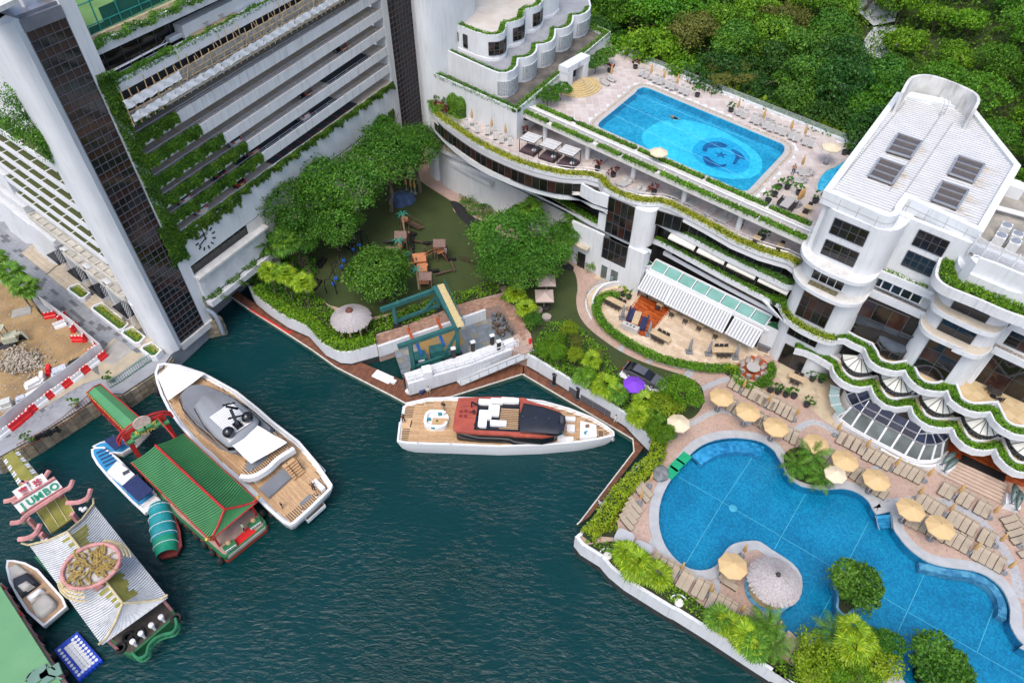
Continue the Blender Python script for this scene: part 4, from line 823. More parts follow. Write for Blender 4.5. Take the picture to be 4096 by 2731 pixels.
for i in range(9): b.beam(T0.lerp(T1,i/8)+V((0,0,.03)),U0.lerp(U1,i/8)+V((0,0,.03)),.14,.14)
b.beam(T0,T1,.2,.2); b.beam(U0,U1,.25,.25); LP('skylight_frame',b,whitec)
LP('pavilion_body',B().add([U0,U1,V((U1.x,U1.y,ZL)),V((U0.x,U0.y,ZL))],[(0,3,2,1)]),MATS['recess_dark'])
b=B(); b.beam(U0+V((-.6,.2,-.35)),U1+V((.6,-.3,-.35)),.55,.4); b.prism([(U0.x-.3,U0.y+.1),(U0.x-2.5,U0.y+2.0),(T0.x-1.2,T0.y+1.5),(T0.x,T0.y)],ZL,7.3); b.prism([(U1.x,U1.y),(U1.x+2.2,U1.y-1.5),(T1.x+2.3,T1.y-.6),(T1.x,T1.y)],ZL,7.3); LP('pavilion_wall',b,white)
for pts in ([(U0.x-.4,U0.y+.35),(U0.x-2.1,U0.y+1.9),(T0.x-1.1,T0.y+1.2),(T0.x-.2,T0.y-.1)],[(U1.x+.2,U1.y),(U1.x+1.9,U1.y-1.3),(T1.x+2.1,T1.y-.7),(T1.x+.2,T1.y-.1)]): LP('turf_patch',B().prism(pts,7.3,7.34),mat('court_turf',(.012,.1,.03),.9,.2,2,bump=.4,bsc=20))
st1=mat('awning_white',(.56,.57,.58),.8,.05,2); st2=mat('awning_grey',(.27,.28,.3),.8,.05,2)
for k,(tl,tr,br,bl,lab) in enumerate((((302,500),(438,568),(398,652),(256,580),'leftmost and narrow'),((442,566),(742,712),(692,806),(394,655),'middle and widest'),((752,727),(897,800),(848,883),(704,808),'rightmost'))):
 a,c=q('O',*tl,6.6),q('O',*tr,6.6); e,d=q('O',*bl,5.1),q('O',*br,5.1)
 aw=thing('striped_awning','grey and white striped retractable awning over cafe tables, '+lab,'awning',(a+c)/2,group='striped cafe awnings')
 n_=int((c-a).length/.2); b=B()
 for i in range(n_):
  p,r_=a.lerp(c,i/n_),a.lerp(c,(i+1)/n_); s_,t_=e.lerp(d,i/n_),e.lerp(d,(i+1)/n_); b.add([p,r_,t_,s_,s_-V((0,0,.22)),t_-V((0,0,.22))],[(0,3,2,1),(3,4,5,2)],i%2)
 o1_=ob('canvas',b,[st1,st2],aw); b=B().beam(a,c,.25,.2).beam(e,d,.08,.1)
 for t in (.12,.5,.88): b.beam(a.lerp(c,t)-V((0,0,.2)),e.lerp(d,t)-V((0,0,.12)),.05,.05)
 o2_=ob('awning_frame',b,whitec,aw)
 for o in (o1_,o2_): UP(o,aw)
# pool terrace (upper pool) and pergola
PF=[q('M',1010,935,19).xy,q('c',560,850,19).xy,q('c',1000,1040,19).xy,q('c',1916,1440,19).xy,q('E',640,30,19).xy]
pd_poly=PF+[V((38,66)),V((50,82)),V((46.8,84.6)),V((38.4,93.6)),V((18.2,114.2)),q('c',770,300,19).xy,V((14,112)),V((6,101)),V((0.6,91.5))]
bl=19.0
pool2=[]
for grp in (((940,650),(962,622),(1000,608),(1040,618)),): pool2+=xy(qs('c',bl,*grp))
pool2+=xy(qs('d',bl,(215,1000),(240,1020),(240,1050),(225,1075)))+xy(qs('c',bl,(1750,1305),(1725,1328),(1690,1330),(1655,1316)))+xy(qs('c',bl,(700,892),(684,876),(690,858),(705,842)))
b=B(); holed(b,pd_poly,[pool2],bl); n=len(pd_poly)
for i in range(n):
 a,c=pd_poly[i],pd_poly[(i+1)%n]; b.add([(a.x,a.y,bl),(c.x,c.y,bl),(c.x,c.y,9),(a.x,a.y,9)],[(3,2,1,0)])
updeck=CP('pool_deck',b,whitec); 
frz=off(pool2,-1.35,True)
if inside(frz[0],pool2): frz=off(pool2,1.35,True); sg=1
else: sg=-1
slabs('deck_tile',pd_poly,bl+.004,1.0,1.0,yaw(pool2[4],pool2[2])+PI/4,stm,updeck,gap=.035,h=.02,bond=0,holes=[frz])
b=B(); holed(b,frz,[pool2],bl+.006); CP('pool_surround',b,mat('pale_coping',(.42,.4,.37),.7,.1,1))
b=B(); mid_=off(pool2,sg*.85,True); L_=resample(mid_+[mid_[0]],.62); 
for p,n_ in zip(L_,L_[1:]):
 d=(n_-p); nn=V((-d.y,d.x)).normalized()*.26; m_=(p+n_)/2; b.add([(*p,bl+.012),(*(m_+nn),bl+.012),(*n_,bl+.012),(*(m_-nn),bl+.012)],[(0,1,2,3)])
CP('frieze_tile',b,mat('frieze_tan',(.36,.27,.18),.7,.2,3),smooth=0,kind='stuff')
b=B(); b.sheet(pool2,17.9); pooledge(b,pool2,17.85,bl); basin=CP('pool_basin',b,tilemat('upper_mosaic',(.0,.2,.36),(.01,.33,.52),(.05,.46,.64),3.2))
def disc(name,pts,z,m): 
 return CP(name,B().sheet(smoothp(pts,4,True),z),m)
pq=lambda *uv: xy(qs('c',17.9,*uv))
disc('pale_ellipse',pq((985,960),(1040,890),(1130,845),(1260,835),(1400,860),(1560,920),(1720,1010),(1810,1090),(1828,1150),(1800,1210),(1720,1245),(1580,1245),(1400,1205),(1200,1130),(1050,1050)),17.905,tilemat('cyan_mosaic',(.02,.42,.6),(.04,.55,.72),(.1,.66,.8),3.2))
disc('blue_disc',pq((1340,1060),(1370,1000),(1450,965),(1560,965),(1660,1010),(1730,1080),(1740,1150),(1690,1200),(1590,1205),(1470,1170),(1380,1120)),17.91,tilemat('mid_mosaic',(.0,.26,.5),(.01,.37,.62),(.03,.48,.7),3.2))
navy=tilemat('navy_mosaic',(.0,.03,.14),(.0,.08,.25),(.02,.2,.4),4)
for pts in ([(1410,1050),(1425,1010),(1470,990),(1530,990),(1585,1015),(1560,1030),(1500,1030),(1450,1035),(1440,1058)],[(1610,1040),(1650,1050),(1690,1080),(1710,1115),(1670,1110),(1640,1145),(1622,1140),(1640,1100),(1632,1070)],[(1410,1095),(1440,1090),(1480,1120),(1530,1148),(1578,1145),(1560,1165),(1500,1165),(1440,1150),(1418,1120)]): disc('dolphin_motif',pq(*pts),17.915,navy)
c_=q('c',1540,1080,17.915); b=B(); st=[(c_.x+(1.0 if i%2==0 else .36)*cos(i*PI/5),c_.y+(1.0 if i%2==0 else .36)*sin(i*PI/5),17.916) for i in range(10)]; b.sheet(st); CP('star_motif',b,navy)
b=B()
for a,c in (((905,640),(1760,985)),((850,720),(1740,1120)),((790,800),(1700,1240))):
 a,c=q('c',*a,18.86),q('c',*c,18.86); b.tube([a,c],.022,5)
CP('lane_rope',b,mat('rope_white',(.15,.5,.65)))
o=link('upper_pool_water',B().sheet(pool2,18.85).mesh('upper_pool_water',PW,0),club_b); UP(o,club_b)
# plunge pool at the roof edge
pp=smoothp(xy(qs('d',bl,(470,1290),(495,1235),(540,1190),(600,1165),(700,1100))),3)+xy(qs('d',bl,(640,1200),(500,1335),(470,1330)))
b=B().sheet(pp,bl+.03); CP('plunge_pool',b,tilemat('plunge_mosaic',(.0,.2,.42),(.02,.36,.58),(.1,.55,.7),3)); CP('plunge_kerb',B().wall(smoothp(xy(qs('d',bl,(470,1330),(470,1290),(495,1235),(540,1190),(600,1165),(700,1100))),3),.3,bl,bl+.12,side=1),MATS['pale_coping'])
b=B()
E0,E1=V((18.3,114.3)),V((47.2,84.8)); 
for i in range(20): p=E0.lerp(E1,i/19); b.box(p.x,p.y,bl,.06,.06,1.1,0)
b.beam((*E0,bl+1.1),(*E1,bl+1.1),.06,.06); CP('deck_fence_rail',b,steel); CP('deck_fence_glass',B().add([(*E0,bl+.3),(*E1,bl+.3),(*E1,bl+1.05),(*E0,bl+1.05)],[(0,1,2,3)]),clear); CP('deck_fence_kerb',B().wall([E0,E1],.35,bl-6,bl+.35,side=0),white)
pg=thing('pergola','long white concrete pergola with square openings and hedge troughs beside the upper pool','pergola',(*ap(14,-8),16.6))
def GP(name,b,m,**k):
 o=ob(name,b,m,pg,**k); UP(o,pg); return o
ZG=20.0; f0,f1=q('c',152,812,ZG-.6),q('E',520,262,ZG-.6); r0,r1=q('c',232,728,ZG),q('E',655,28,ZG); f0.z=f1.z=r0.z=r1.z=0
b=B(); fr=[f0.xy,f1.xy]; b.wall(fr,.85,ZG-.62,ZG-.02,side=1); b.wall(fr,.14,ZG-.02,ZG+.12,side=1)
ri=[r0.xy,r1.xy]; b.wall(ri,.7,ZG-.95,ZG,side=-1); NC=24
for i in range(NC+1):
 a=f0.lerp(f1,i/NC); c=r0.lerp(r1,i/NC); v=(c-a); b.beam((*(a+v*.1).xy,ZG-.32),(*(c-v*.05).xy,ZG-.32),.14,.62)
GP('pergola_beam',b,wcap)
b=B(); a=f0.lerp(r0,.58); c=f1.lerp(r1,.58); b.tube([(*a.xy,ZG+.2),(*c.xy,ZG+.2)],.13,8); b.beam((*a.xy,ZG-.2),(*c.xy,ZG-.2),.12,.5); GP('pergola_pipe',b,whitec)
tanl=mat('tan_grille',(.33,.22,.12),.75,.25,6); sh=None
for i in range(NC):
 for t0,t1 in ((.2,.56),(.6,.86)):
  P=[f0.lerp(f1,(i+u)/NC).lerp(r0.lerp(r1,(i+u)/NC),t) for u,t in ((.05,t0),(.95,t0),(.95,t1),(.05,t1))]
  gb=B().prism([p.xy for p in P],ZG-.72,ZG-.66); GP('grille',gb,tanl)
b=B()
for i in (2,6.3,10.6,15,19.4): p=f0.lerp(f1,i/NC).lerp(r0.lerp(r1,i/NC),.42); b.lathe(p.x,p.y,[(.36,16.62),(.36,ZG-.6)],14)
GP('pergola_column',b,white)
FR=[V((p.x,p.y)) for p in (f0,f1)]; gap=[(0,.11),(.13,.29),(.315,.4),(.41,.53),(.545,.73),(.735,.86),(.865,1)]
for i,(a,c) in enumerate(gap): hedge('trough_hedge',[V(FR[0].lerp(FR[1],a)+V((.1,.3))),V(FR[0].lerp(FR[1],c)+V((.1,.3)))],.75,.42,ZG,LF['hedge'],'%s green hedge trough from the left along the front of the pergola'%ORD[i],'hedge',70,.2,group='hedge troughs on the pergola')
RR=[V((p.x,p.y)) for p in (r0,r1)]
for i,(a,c) in enumerate(((0.02,.17),(.19,.42),(.43,.66),(.67,.86),(.87,.99))): hedge('trough_hedge',[V(RR[0].lerp(RR[1],a)+V((-.05,.1))),V(RR[0].lerp(RR[1],c)+V((-.05,.1)))],.7,.4,ZG-.05,LF['hedge'],'%s green hedge trough from the left along the pool side of the pergola'%ORD[i],'hedge',70,.2,group='hedge troughs beside the upper pool')
# stepped block with wavy bays
blk=thing('stepped_block','white stepped block with wavy glass block bays and hedge topped roofs behind the pool terrace','building',(4,108,19))
def KP(name,b,m,**k):
 o=ob(name,b,m,blk,**k); UP(o,blk); return o
t0=xy(qs('M',21.4,(120,612),(150,640),(935,985),(1778,282),(1600,205)))+[V((8,128)),V((-8,120))]
KP('base_wall',B().prism([t0[0]+V((.3,.6))]+t0[1:],16.6,20.5),white); KP('base_parapet',B().wall(t0,.9,20.5,20.95,closed=True,side=1).wall(t0,.15,20.9,21.4,closed=True,side=1),white)
KP('stained_roof',B().sheet(off(t0,.9,True),20.55),mat('stained_roof',(.16,.14,.12),.9,.6,.4,col2=(.04,.04,.035),stain=.5,stsc=(1,1,1)))
for i,(a,c,lab) in enumerate(((1,2,'facing the garden'),(2,3,'facing the upper pool'),(3,4,'at the forest end'))): hedge('roof_hedge',off([t0[a],t0[c]],.5),.9,.55,20.95,LF['mid'] if i==0 else LF['hedge'],'straggly hedge on the lowest parapet of the stepped block '+lab,'hedge',60,.2,group='hedges on the stepped block',rough=.25)
w1=xy(qs('M',24.25,(165,388),(450,520),(700,632),(770,655),(850,655),(912,628),(945,588), (952,525),(1012,522),(1070,502),(1106,472),(1118,446), (1122,402),(1182,398),(1242,378),(1272,352),(1283,318), (1287,262),(1342,262),(1400,242),(1430,217),(1442,188), (1447,143),(1502,140),(1560,117),(1590,88),(1602,55), (1590,5)))+[V((10,130)),V((-6,122))]
KP('bay_wall',B().prism(w1,20.4,23.75),white,smooth=40); KP('bay_parapet',B().wall(w1,.3,23.75,24.25,side=1),white,smooth=40); KP('grey_roof',B().sheet(off(w1,.3,True),23.78),mat('grey_roof',(.27,.28,.3),.85,.12,.5,stain=.4,stsc=(1,1,1)))
hp=off(w1,.65); hedge('roof_hedge',hp[:5],.55,.4,23.9,LF['mid'],'thin hedge along the grey roof edge on the garden side of the stepped block','hedge',70,.18,group='hedges on the stepped block'); hedge('roof_hedge',hp[4:27],.6,.45,23.9,LF['hedge'],'wavy hedge along the grey roof above the glass block bays','hedge',80,.18,group='hedges on the stepped block')
gb_=mat('glass_block',(.32,.35,.36),.25,.2,4,rnd=.1); gbb=B(); grt=B()
for a,c in ((2.9,6),(7.6,11),(12.6,16),(17.6,21),(22.6,26)):
 P=[w1[int(a)].lerp(w1[int(a)+1],a%1)]+w1[int(a)+1:c+1]; P=off(resample(smoothp(P,4),.24),-.04)
 grt.wall(P,.05,21.0,23.05,side=0)
 for p,n_ in zip(P,P[1:]):
  for k in range(8):
   m_=(p+n_)/2; rz=yaw(p,n_); gbb.box(m_.x,m_.y,21.06+k*.25,.19,.14,.2,rz)
KP('glass_block',gbb,gb_,smooth=0,kind='stuff'); KP('block_grid',grt,whitec)
w2=xy(qs('M',27.6,(248,158),(560,288),(680,318),(762,315),(822,292),(838,255), (848,205),(902,197),(962,180),(998,158),(1004,118), (1014,80),(1082,70),(1142,47),(1168,10), (1176,-40),(1260,-60),(1320,-110)))+[V((2,140)),V((-10,128))]
KP('upper_wall',B().prism(w2,23.8,27.1),white,smooth=40); KP('upper_parapet',B().wall(w2,.25,27.1,27.6,side=1),white,smooth=40); KP('cracked_roof',B().sheet(off(w2,.25,True),27.13),mat('cracked_roof',(.55,.52,.48),.9,.15,.5,col2=(.46,.4,.33),bump=.3,bsc=2)); KP('skirting',B().wall(w2,.12,23.8,24.25,side=-1),whitec,smooth=40)
hedge('roof_hedge',off(w2,.55)[:16],.85,.5,27.2,LF['hedge'],'thick bright wavy hedge around the cracked white top roof','hedge',80,.2,group='hedges on the stepped block')
def curvewin(mk,par,P,z0,z1,step=.8): winrow(mk,par,off(smoothp(P,3),-.05),z0,z1,step,(gli,glb,gli),mid=(z0+.75,))
for a,c in ((2,5),(7,10),(12,14)): curvewin(KP,blk,w2[a:c+1],24.7,26.6)
for u0,u1,z0,z1 in ((.04,.52,25.2,26.5),(.66,.78,24.7,26.6)):
 p,n_=w2[0].lerp(w2[1],u0),w2[0].lerp(w2[1],u1); winrow(KP,blk,off([p,n_],-.04),z0,z1,(n_-p).length/ (2 if u1-u0>.3 else 1)-.01,(gli,))
b=B(); b.tube([(*q('M',250,60,28).xy,28.2),(*q('M',330,45,28).xy,28.3),(*q('M',420,80,28).xy,28.2),(*q('M',420,150,27.2).xy,27.2)],.16,8); b.box(*q('M',370,110,27.2).xy,27.13,1.2,.9,.8,.4); KP('roof_duct',b,whitec)
# portal and fan steps
P0,P1=q('M',1378,830,bl).xy,q('M',1560,720,bl).xy; pv=(P1-P0).normalized(); pn=V((pv.y,-pv.x))
por=thing('entrance_portal','tall white entrance portal with a round emblem above the fan steps to the upper pool','portal',(*P0.lerp(P1,.5),bl))
def OP(name,b,m,**k):
 o=ob(name,b,m,por,**k); UP(o,por); return o
L=(P1-P0).length; rz=yaw(P0,P1); b=B()
for t in (.1,.85): p=P0+pv*(L*t)-pn*.6; b.box(p.x,p.y,bl,L*.24,1.6,3.0,rz)
p=P0+pv*(L*.5)-pn*.7; b.box(p.x,p.y,bl+3.0,L*1.08,1.7,.9,rz); OP('portal_frame',b,white)
p=P0+pv*(L*.48)-pn*1.2; OP('portal_door',B().box(p.x,p.y,bl+.9,L*.5,.1,2.1,rz),gli)
p=P0+pv*(L*.5)+pn*.17; b=B(); rr=.36
b.add([(p.x+pv.x*rr*cos(t)+pn.x*d,p.y+pv.y*rr*cos(t)+pn.y*d,bl+3.45+rr*sin(t)) for d in (0,.06) for t in LS(0,2*PI,16,endpoint=False)],[tuple(range(16,32))]+[(i,(i+1)%16,16+(i+1)%16,16+i) for i in range(16)]); OP('emblem',b,mat('emblem_grey',(.4,.43,.46),.4,.2,6))
tread=mat('tan_step',(.48,.37,.2),.75,.15,2); nos=mat('yellow_nosing',(.6,.44,.14),.7,.15,2); cst=P0+pv*(L*.5)
for i in range(7):
 r_=3.7-.42*i; arc=[cst+pv*(r_*1.05*cos(t))+pn*(r_*sin(t)) for t in LS(0,PI,15)]
 OP('step',B().prism(arc,bl+.14*i,bl+.14*(i+1)),tread); 
 OP('step_nosing',B().wall(arc,.1,bl+.14*(i+1),bl+.14*(i+1)+.012,side=-1),nos)
b=B()
for t in (1.1,1.9):
 e=cst+pv*(3.6*cos(t))+pn*(3.6*sin(t)); a=cst+pv*(1.0*cos(t))+pn*(1.0*sin(t)); b.tube([(*e,bl),(*e,bl+.9),(*a,bl+1.85),(*a,bl+.9)],.03,5)
OP('handrail',b,steel)
# clubhouse with the white metal roof
hs=thing('clubhouse_building','white clubhouse with ribbed metal roof and rust stained skylights at the forest edge','building',(45,62,ZL))
def RP(name,b,m,par=None,**k):
 o=ob(name,b,m,par or hs,**k)
 if par is None: UP(o,hs)
 return o
rq=lambda *uv,z=ROOFZ: xy(qs('r',z,*uv))
LB,LT,RT,RR_,BR,IC=rq((192,1085))[0],rq((805,262))[0],rq((1452,395))[0],rq((1840,880))[0],rq((1522,1438))[0],rq((905,1152))[0]
cr_=smoothp(rq((560,1240),(700,1300),(770,1305),(830,1280),(850,1230)),3)
roof=[LB]+[LB.lerp(cr_[0],.5)]+cr_+[IC,IC.lerp(BR,.5),BR,RR_,RT,LT]
body=off(roof,-.45,True); body=body if inside(body[0],roof) else off(roof,.45,True)
body=[p for p in body]
RP('body_wall',B().prism(body,20.0,26.0),white,smooth=50)
b=B(); b.wall(roof,.7,26.0,ROOFZ+.25,closed=True,side=1 if inside(off(roof,.3,True)[0],roof) else -1); RP('roof_fascia',b,mat('panel_white',(.66,.69,.71),.5,.06,.6,stain=.35,stsc=(1,1,.3)),smooth=50)
b=B(); L_=resample(roof+[roof[0]],2.0)
for p,n_ in zip(L_,L_[1:]): b.box(p.x,p.y,25.98,.03,.03,1.3,0)
b2=off(roof,-.01,True); b.wall(b2,.02,26.65,26.69,closed=True); RP('panel_joint',b,mat('joint_dark',(.3,.28,.25),.9),smooth=0,kind='stuff')
rm=mat('metal_roof',(.62,.63,.63),.35,.05,.6,stain=.28,stsc=(1,.2,1)); RP('roof_sheet',B().sheet(roof,ROOFZ-.12),rm)
# ribs run across the slope, coloured darker to imitate the seam shadows
rdir=(rq((1000,330))[0]-rq((790,262))[0]).normalized(); rdir=(rq((1180,960))[0]-rq((470,730))[0]).normalized(); rnr=V((-rdir.y,rdir.x)); ribs=B(); inr=off(roof,.75 if inside(off(roof,.3,True)[0],roof) else -.75,True)
def clipline(o,d,poly):
 ts=[]
 for i in range(len(poly)):
  a,c=poly[i],poly[(i+1)%len(poly)]; e=c-a; den=d.x*e.y-d.y*e.x
  if abs(den)<1e-9: continue
  t=((a.x-o.x)*e.y-(a.y-o.y)*e.x)/den; u=((a.x-o.x)*d.y-(a.y-o.y)*d.x)/den
  if 0<=u<1: ts.append(t)
 ts.sort(); return list(zip(ts[::2],ts[1::2]))
c0=rq((900,800))[0]; cnt=0
for i in range(-60,61):
 o_=c0+rnr*(i*.52)
 for t0,t1 in clipline(o_,rdir,inr): ribs=B().beam((*(o_+rdir*t0),ROOFZ-.09),(*(o_+rdir*t1),ROOFZ-.09),.08,.07); RP('roof_rib',ribs,mat('roof_rib',(.4,.4,.41),.45,.05,1)); cnt+=1
b=B()
for u0,v0,u1,v1 in ((1175,445,745,1075),(1280,500,760,1255),(880,330,270,1060)): b.beam((*rq((u0,v0))[0],ROOFZ-.02),(*rq((u1,v1))[0],ROOFZ-.02),.07,.06)
RP('roof_seam',b,mat('seam_grey',(.3,.3,.3),.6))
rustm=mat('rust_streak',(.36,.24,.09),.9,.5,2,col2=(.6,.55,.45),rnd=.2); skg=mat('smoked_skylight',(.07,.055,.05),.15,.4,.8,col2=(.1,.075,.05),spec=.6)
for pts in (((822,592),(1022,660),(925,795),(730,735)),((672,798),(872,870),(770,1015),(575,942)),((1325,780),(1545,852),(1452,1000),(1245,925)),((1190,993),(1410,1068),(1312,1222),(1105,1145))):
 P=[q('r',*p,ROOFZ+.25) for p in pts]; cen=sum(P,V())/4; sk=B().prism([p.xy for p in P],ROOFZ-.1,ROOFZ+.22); s_=RP('roof_skylight',sk,skg); b=B()
 for i in range(4): b.beam(P[i],P[(i+1)%4],.2,.16)
 for t in (1/3,2/3): b.beam(P[0].lerp(P[3],t)+V((0,0,.04)),P[1].lerp(P[2],t)+V((0,0,.04)),.13,.12)
 RP('skylight_frame',b,alu,s_)
 d=(P[1]-P[0]).xy.normalized(); rnd_=random.Random(int(pts[0][0]))
 for k in range(11):
  t=k/10; a=P[1].lerp(P[2],t).xy+d*.15; ln=rnd_.uniform(.5,1.9); wv=rnd_.uniform(.12,.3); n_=V((-d.y,d.x))*wv
  RP('rust_stain',B().sheet([(*(a-n_*.5),ROOFZ-.113+k*.0005),(*(a+d*ln),ROOFZ-.113+k*.0005),(*(a+n_*.5),ROOFZ-.113+k*.0005)]),rustm,s_)
# tank tower ring at the far end
tw=smoothp([q('r',u,v,ROOFZ+.4).xy for u,v in ((885,290),(1000,345),(1200,415),(1330,450),(1375,430),(1440,360))],2)
rim=[q('r',u,v,ROOFZ+2.6).xy for u,v in ((870,255),(920,160),(975,118),(1090,112),(1250,160),(1400,225),(1465,270),(1480,320),(1450,380))]
b=B(); bk_=smoothp(rim,3); b.wall(bk_,.35,24,ROOFZ+2.6,side=1); RP('tank_wall',b,mat('dirty_white',(.55,.55,.53),.9,.2,.6,bump=.3,stain=.95,stsc=(1.4,1.4,.2)),smooth=50); b=B(); b.wall([LT.lerp(RT,.05),LT.lerp(RT,1)],.6,ROOFZ-.2,ROOFZ+.5); RP('tank_front',b,whitec)
RP('tank_floor',B().sheet(bk_+[LT.lerp(RT,1),LT],ROOFZ-1.2),mat('tank_floor',(.13,.12,.09),.9,.4,.8))
b=B(); p=q('r',1195,420,ROOFZ+.3)
for dx in (-.25,.25): b.tube([p+V((dx,0,-1)),p+V((dx,.1,1.2)),p+V((dx,.6,1.4))],.04,5)
for k in range(5): b.beam(p+V((-.25,.05,-.8+.4*k)),p+V((.25,.05,-.8+.4*k)),.04,.04)
RP('tank_ladder',b,steel)
# windows on the upper body, left round front
def on(p0,p1,u): return p0.lerp(p1,u)
wa,wb=V((34.1,59.35)),V((37.35,56.95)); dn=(wb-wa).normalized(); nn_=V((dn.y,-dn.x)); sh=nn_*.0
WL=[q('E',740,352,20.6).xy,q('E',1138,527,20.6).xy]; WL2=[q('E',860,72,23.4).xy,q('E',1258,243,23.4).xy]
fw_=[WL[0]+(WL[0]-WL[1])*.02,WL[1]]
rec=(fw_[1]-fw_[0]).normalized(); rn=V((rec.y,-rec.x))
front=[fw_[0]-rec*.2-rn*2.5]+[fw_[0]-rec*.05]+[fw_[1]+rec*.05]+smoothp([fw_[1]+rec*.6+rn*.1,fw_[1]+rec*1.5-rn*.3,fw_[1]+rec*2.2-rn*1.2,fw_[1]+rec*2.5-rn*2.6],3)+[fw_[1]+rec*2.6-rn*6]
fl_=smoothp([fw_[0]-rec*2.0-rn*2.6,fw_[0]-rec*1.7-rn*1.3,fw_[0]-rec*1.0-rn*.35,fw_[0]-rec*.25],3)
drum=[fw_[0]-rec*2.0-rn*6]+fl_+front[2:]
RP('front_drum',B().prism(drum,2.8,26.0),white,smooth=40)
winrow(RP,hs,off([fw_[0],fw_[1]],-.05),20.6,22.5,(fw_[1]-fw_[0]).length/4-.005,(gl,gli),mid=(21.6,)); winrow(RP,hs,off([fw_[0],fw_[1]],-.05),23.4,25.3,(fw_[1]-fw_[0]).length/4-.005,(gli,gl),mid=(24.4,))
winrow(RP,hs,off([fw_[0],fw_[1]],-.05),17.1,19.1,(fw_[1]-fw_[0]).length/4-.005,(gli,gl),fr=whitec); winrow(RP,hs,off([fw_[0],fw_[1]],-.05),11.3,15.9,(fw_[1]-fw_[0]).length/4-.005,(gli,glb,gl),mid=(13.0,14.5)); winrow(RP,hs,off([fw_[0],fw_[1]],-.05),8.0,10.1,(fw_[1]-fw_[0]).length/4-.005,(gli,))
winrow(RP,hs,off([fw_[0]+rec*.3,fw_[1]-rec*.2],-.05),3.1,6.4,(fw_[1]-fw_[0]).length/2-.3,(gl,gli))
ring1=smoothp(xy(qs('E',20.0,(650,30),(560,130),(500,225),(487,300),(520,395),(630,495),(800,592),(1000,676),(1150,728),(1300,732),(1420,670),(1502,565))),2)
ring2=smoothp(xy(qs('E',16.9,(388,555),(400,625),(470,722),(560,792),(750,900),(960,988),(1100,1004),(1230,988),(1320,905),(1388,800))),2)
for rg,z0,z1 in ((ring1,19.6,20.05),(ring2,16.5,16.95)):
 RP('ring_ledge',B().prism(rg+[fw_[1]+rec*2-rn*3,fw_[0]-rec*1.5-rn*3],z0,z1),white,smooth=40); RP('ring_top',B().sheet(off(rg,.12)+[fw_[1]+rec*2-rn*3,fw_[0]-rec*1.5-rn*3],z1+.006),wcap)
b=B().box(*(fw_[0].lerp(fw_[1],.5)+rn*.75),16.96,3.3,.8,.05,yaw(*fw_)); RP('gravel_tray',b,mat('mossy_gravel',(.17,.15,.08),.95,.6,3,bump=.6,bsc=12))
# middle wall between the two round fronts
MW=[q('F',60,500,20.6).xy,q('F',330,490,20.9).xy,q('F',690,648,20.9).xy,q('F',860,770,20.9).xy]
mdir=(MW[2]-MW[1]).normalized(); mn=V((mdir.y,-mdir.x)); m0,m1=MW[1]-mdir*4.2,MW[2]+mdir*9
RP('middle_wall',B().wall([m0,m1],.6,2.8,26.2,side=1),white)
for za,zb,mm in ((20.9,22.8,(gl,)),(23.6,25.5,(gli,gl))):
 e0,e1=MW[1],MW[2]; winrow(RP,hs,off([e0,e1],-.05),za,zb,(e1-e0).length/4-.005,mm,mid=((za+zb)/2+.1,))
pl0,pl1=q('F',20,560,20.1).xy,q('F',740,862,20.1).xy
RP('planter_ledge',B().wall([pl0,pl1],1.3,19.2,19.75,side=1).wall([pl0,pl1],.2,19.7,20.2,side=1),white); hedge('roof_hedge',off([pl0.lerp(pl1,.03),pl0.lerp(pl1,.86)],.6),.6,.35,19.8,LF['bright'],'straggling plants in the planter ledge between the two round fronts','hedge',45,.22,rough=.3,core=False)
wf=[pl0+V((.3,1.0)),pl1+V((.1,1.0))]; 
winrow(RP,hs,[pl0-mn*.6,pl1-mn*.6],17.75,19.2,1.05,(gli,gl,gli),fr=whitec,fw=.16); g0,g1=q('F',0,850,17.0).xy,q('F',690,1150,17.0).xy
RP('gravel_ledge',B().wall([g0-mdir*1.5,g1+mdir*.3],1.8,16.2,16.9,side=1).wall([g0-mdir*1.5,g1],.25,16.9,17.15,side=1).wall(off([g0-mdir*1.5,g1],1.1),.9,16.9,17.75,side=1),white)
RP('gravel',B().wall(off([g0,g1],.35),.6,16.9,16.98,side=1),mat('grey_gravel',(.3,.28,.24),.95,.8,6,bump=.8,bsc=18))
# glass atrium below
A0,A1=q('E',1205,1010,15.0),q('F',560,1330,15.0)
winrow(RP,hs,[A0.xy,A1.xy],13.9,16.2,1.7,(gli,glb)); C0,C1=q('E',1090,1195,12.2),q('F',480,1500,12.2); b=B(); glr=mat('dusty_glass',(.03,.035,.05),.18,.6,.5,col2=(.09,.11,.14),rnd=.25)
for i in range(4):
 for j in range(3):
  f=lambda u,v: (A0+V((0,0,-1.1))).lerp(A1+V((0,0,-1.1)),u).lerp(C0.lerp(C1,u),v); P=[f((i+.02)/4,(j+.03)/3),f((i+.98)/4,(j+.03)/3),f((i+.98)/4,(j+.97)/3),f((i+.02)/4,(j+.97)/3)]
  RP('pane',B().add(P+[p-V((0,0,.04)) for p in P],[(0,3,2,1),(4,5,6,7),(0,1,5,4),(1,2,6,5),(2,3,7,6),(3,0,4,7)]),glr)
for i in range(5): b.beam(f(i/4,0),f(i/4,1),.1,.1)
for j in range(4): b.beam(f(0,j/3),f(1,j/3),.1,.1)
RP('atrium_frame',b,frame); winrow(RP,hs,[C0.xy,C1.xy],10.7,12.2,1.8,(gli,gl)); RP('atrium_back',B().prism([C0.xy-mn*.3,C1.xy-mn*.3,A1.xy-mn*.6,A0.xy-mn*.6],3,11.9).wall([A0.xy-mn*.5,A1.xy-mn*.5],.3,3,16.2,side=1),MATS['dark_interior'])
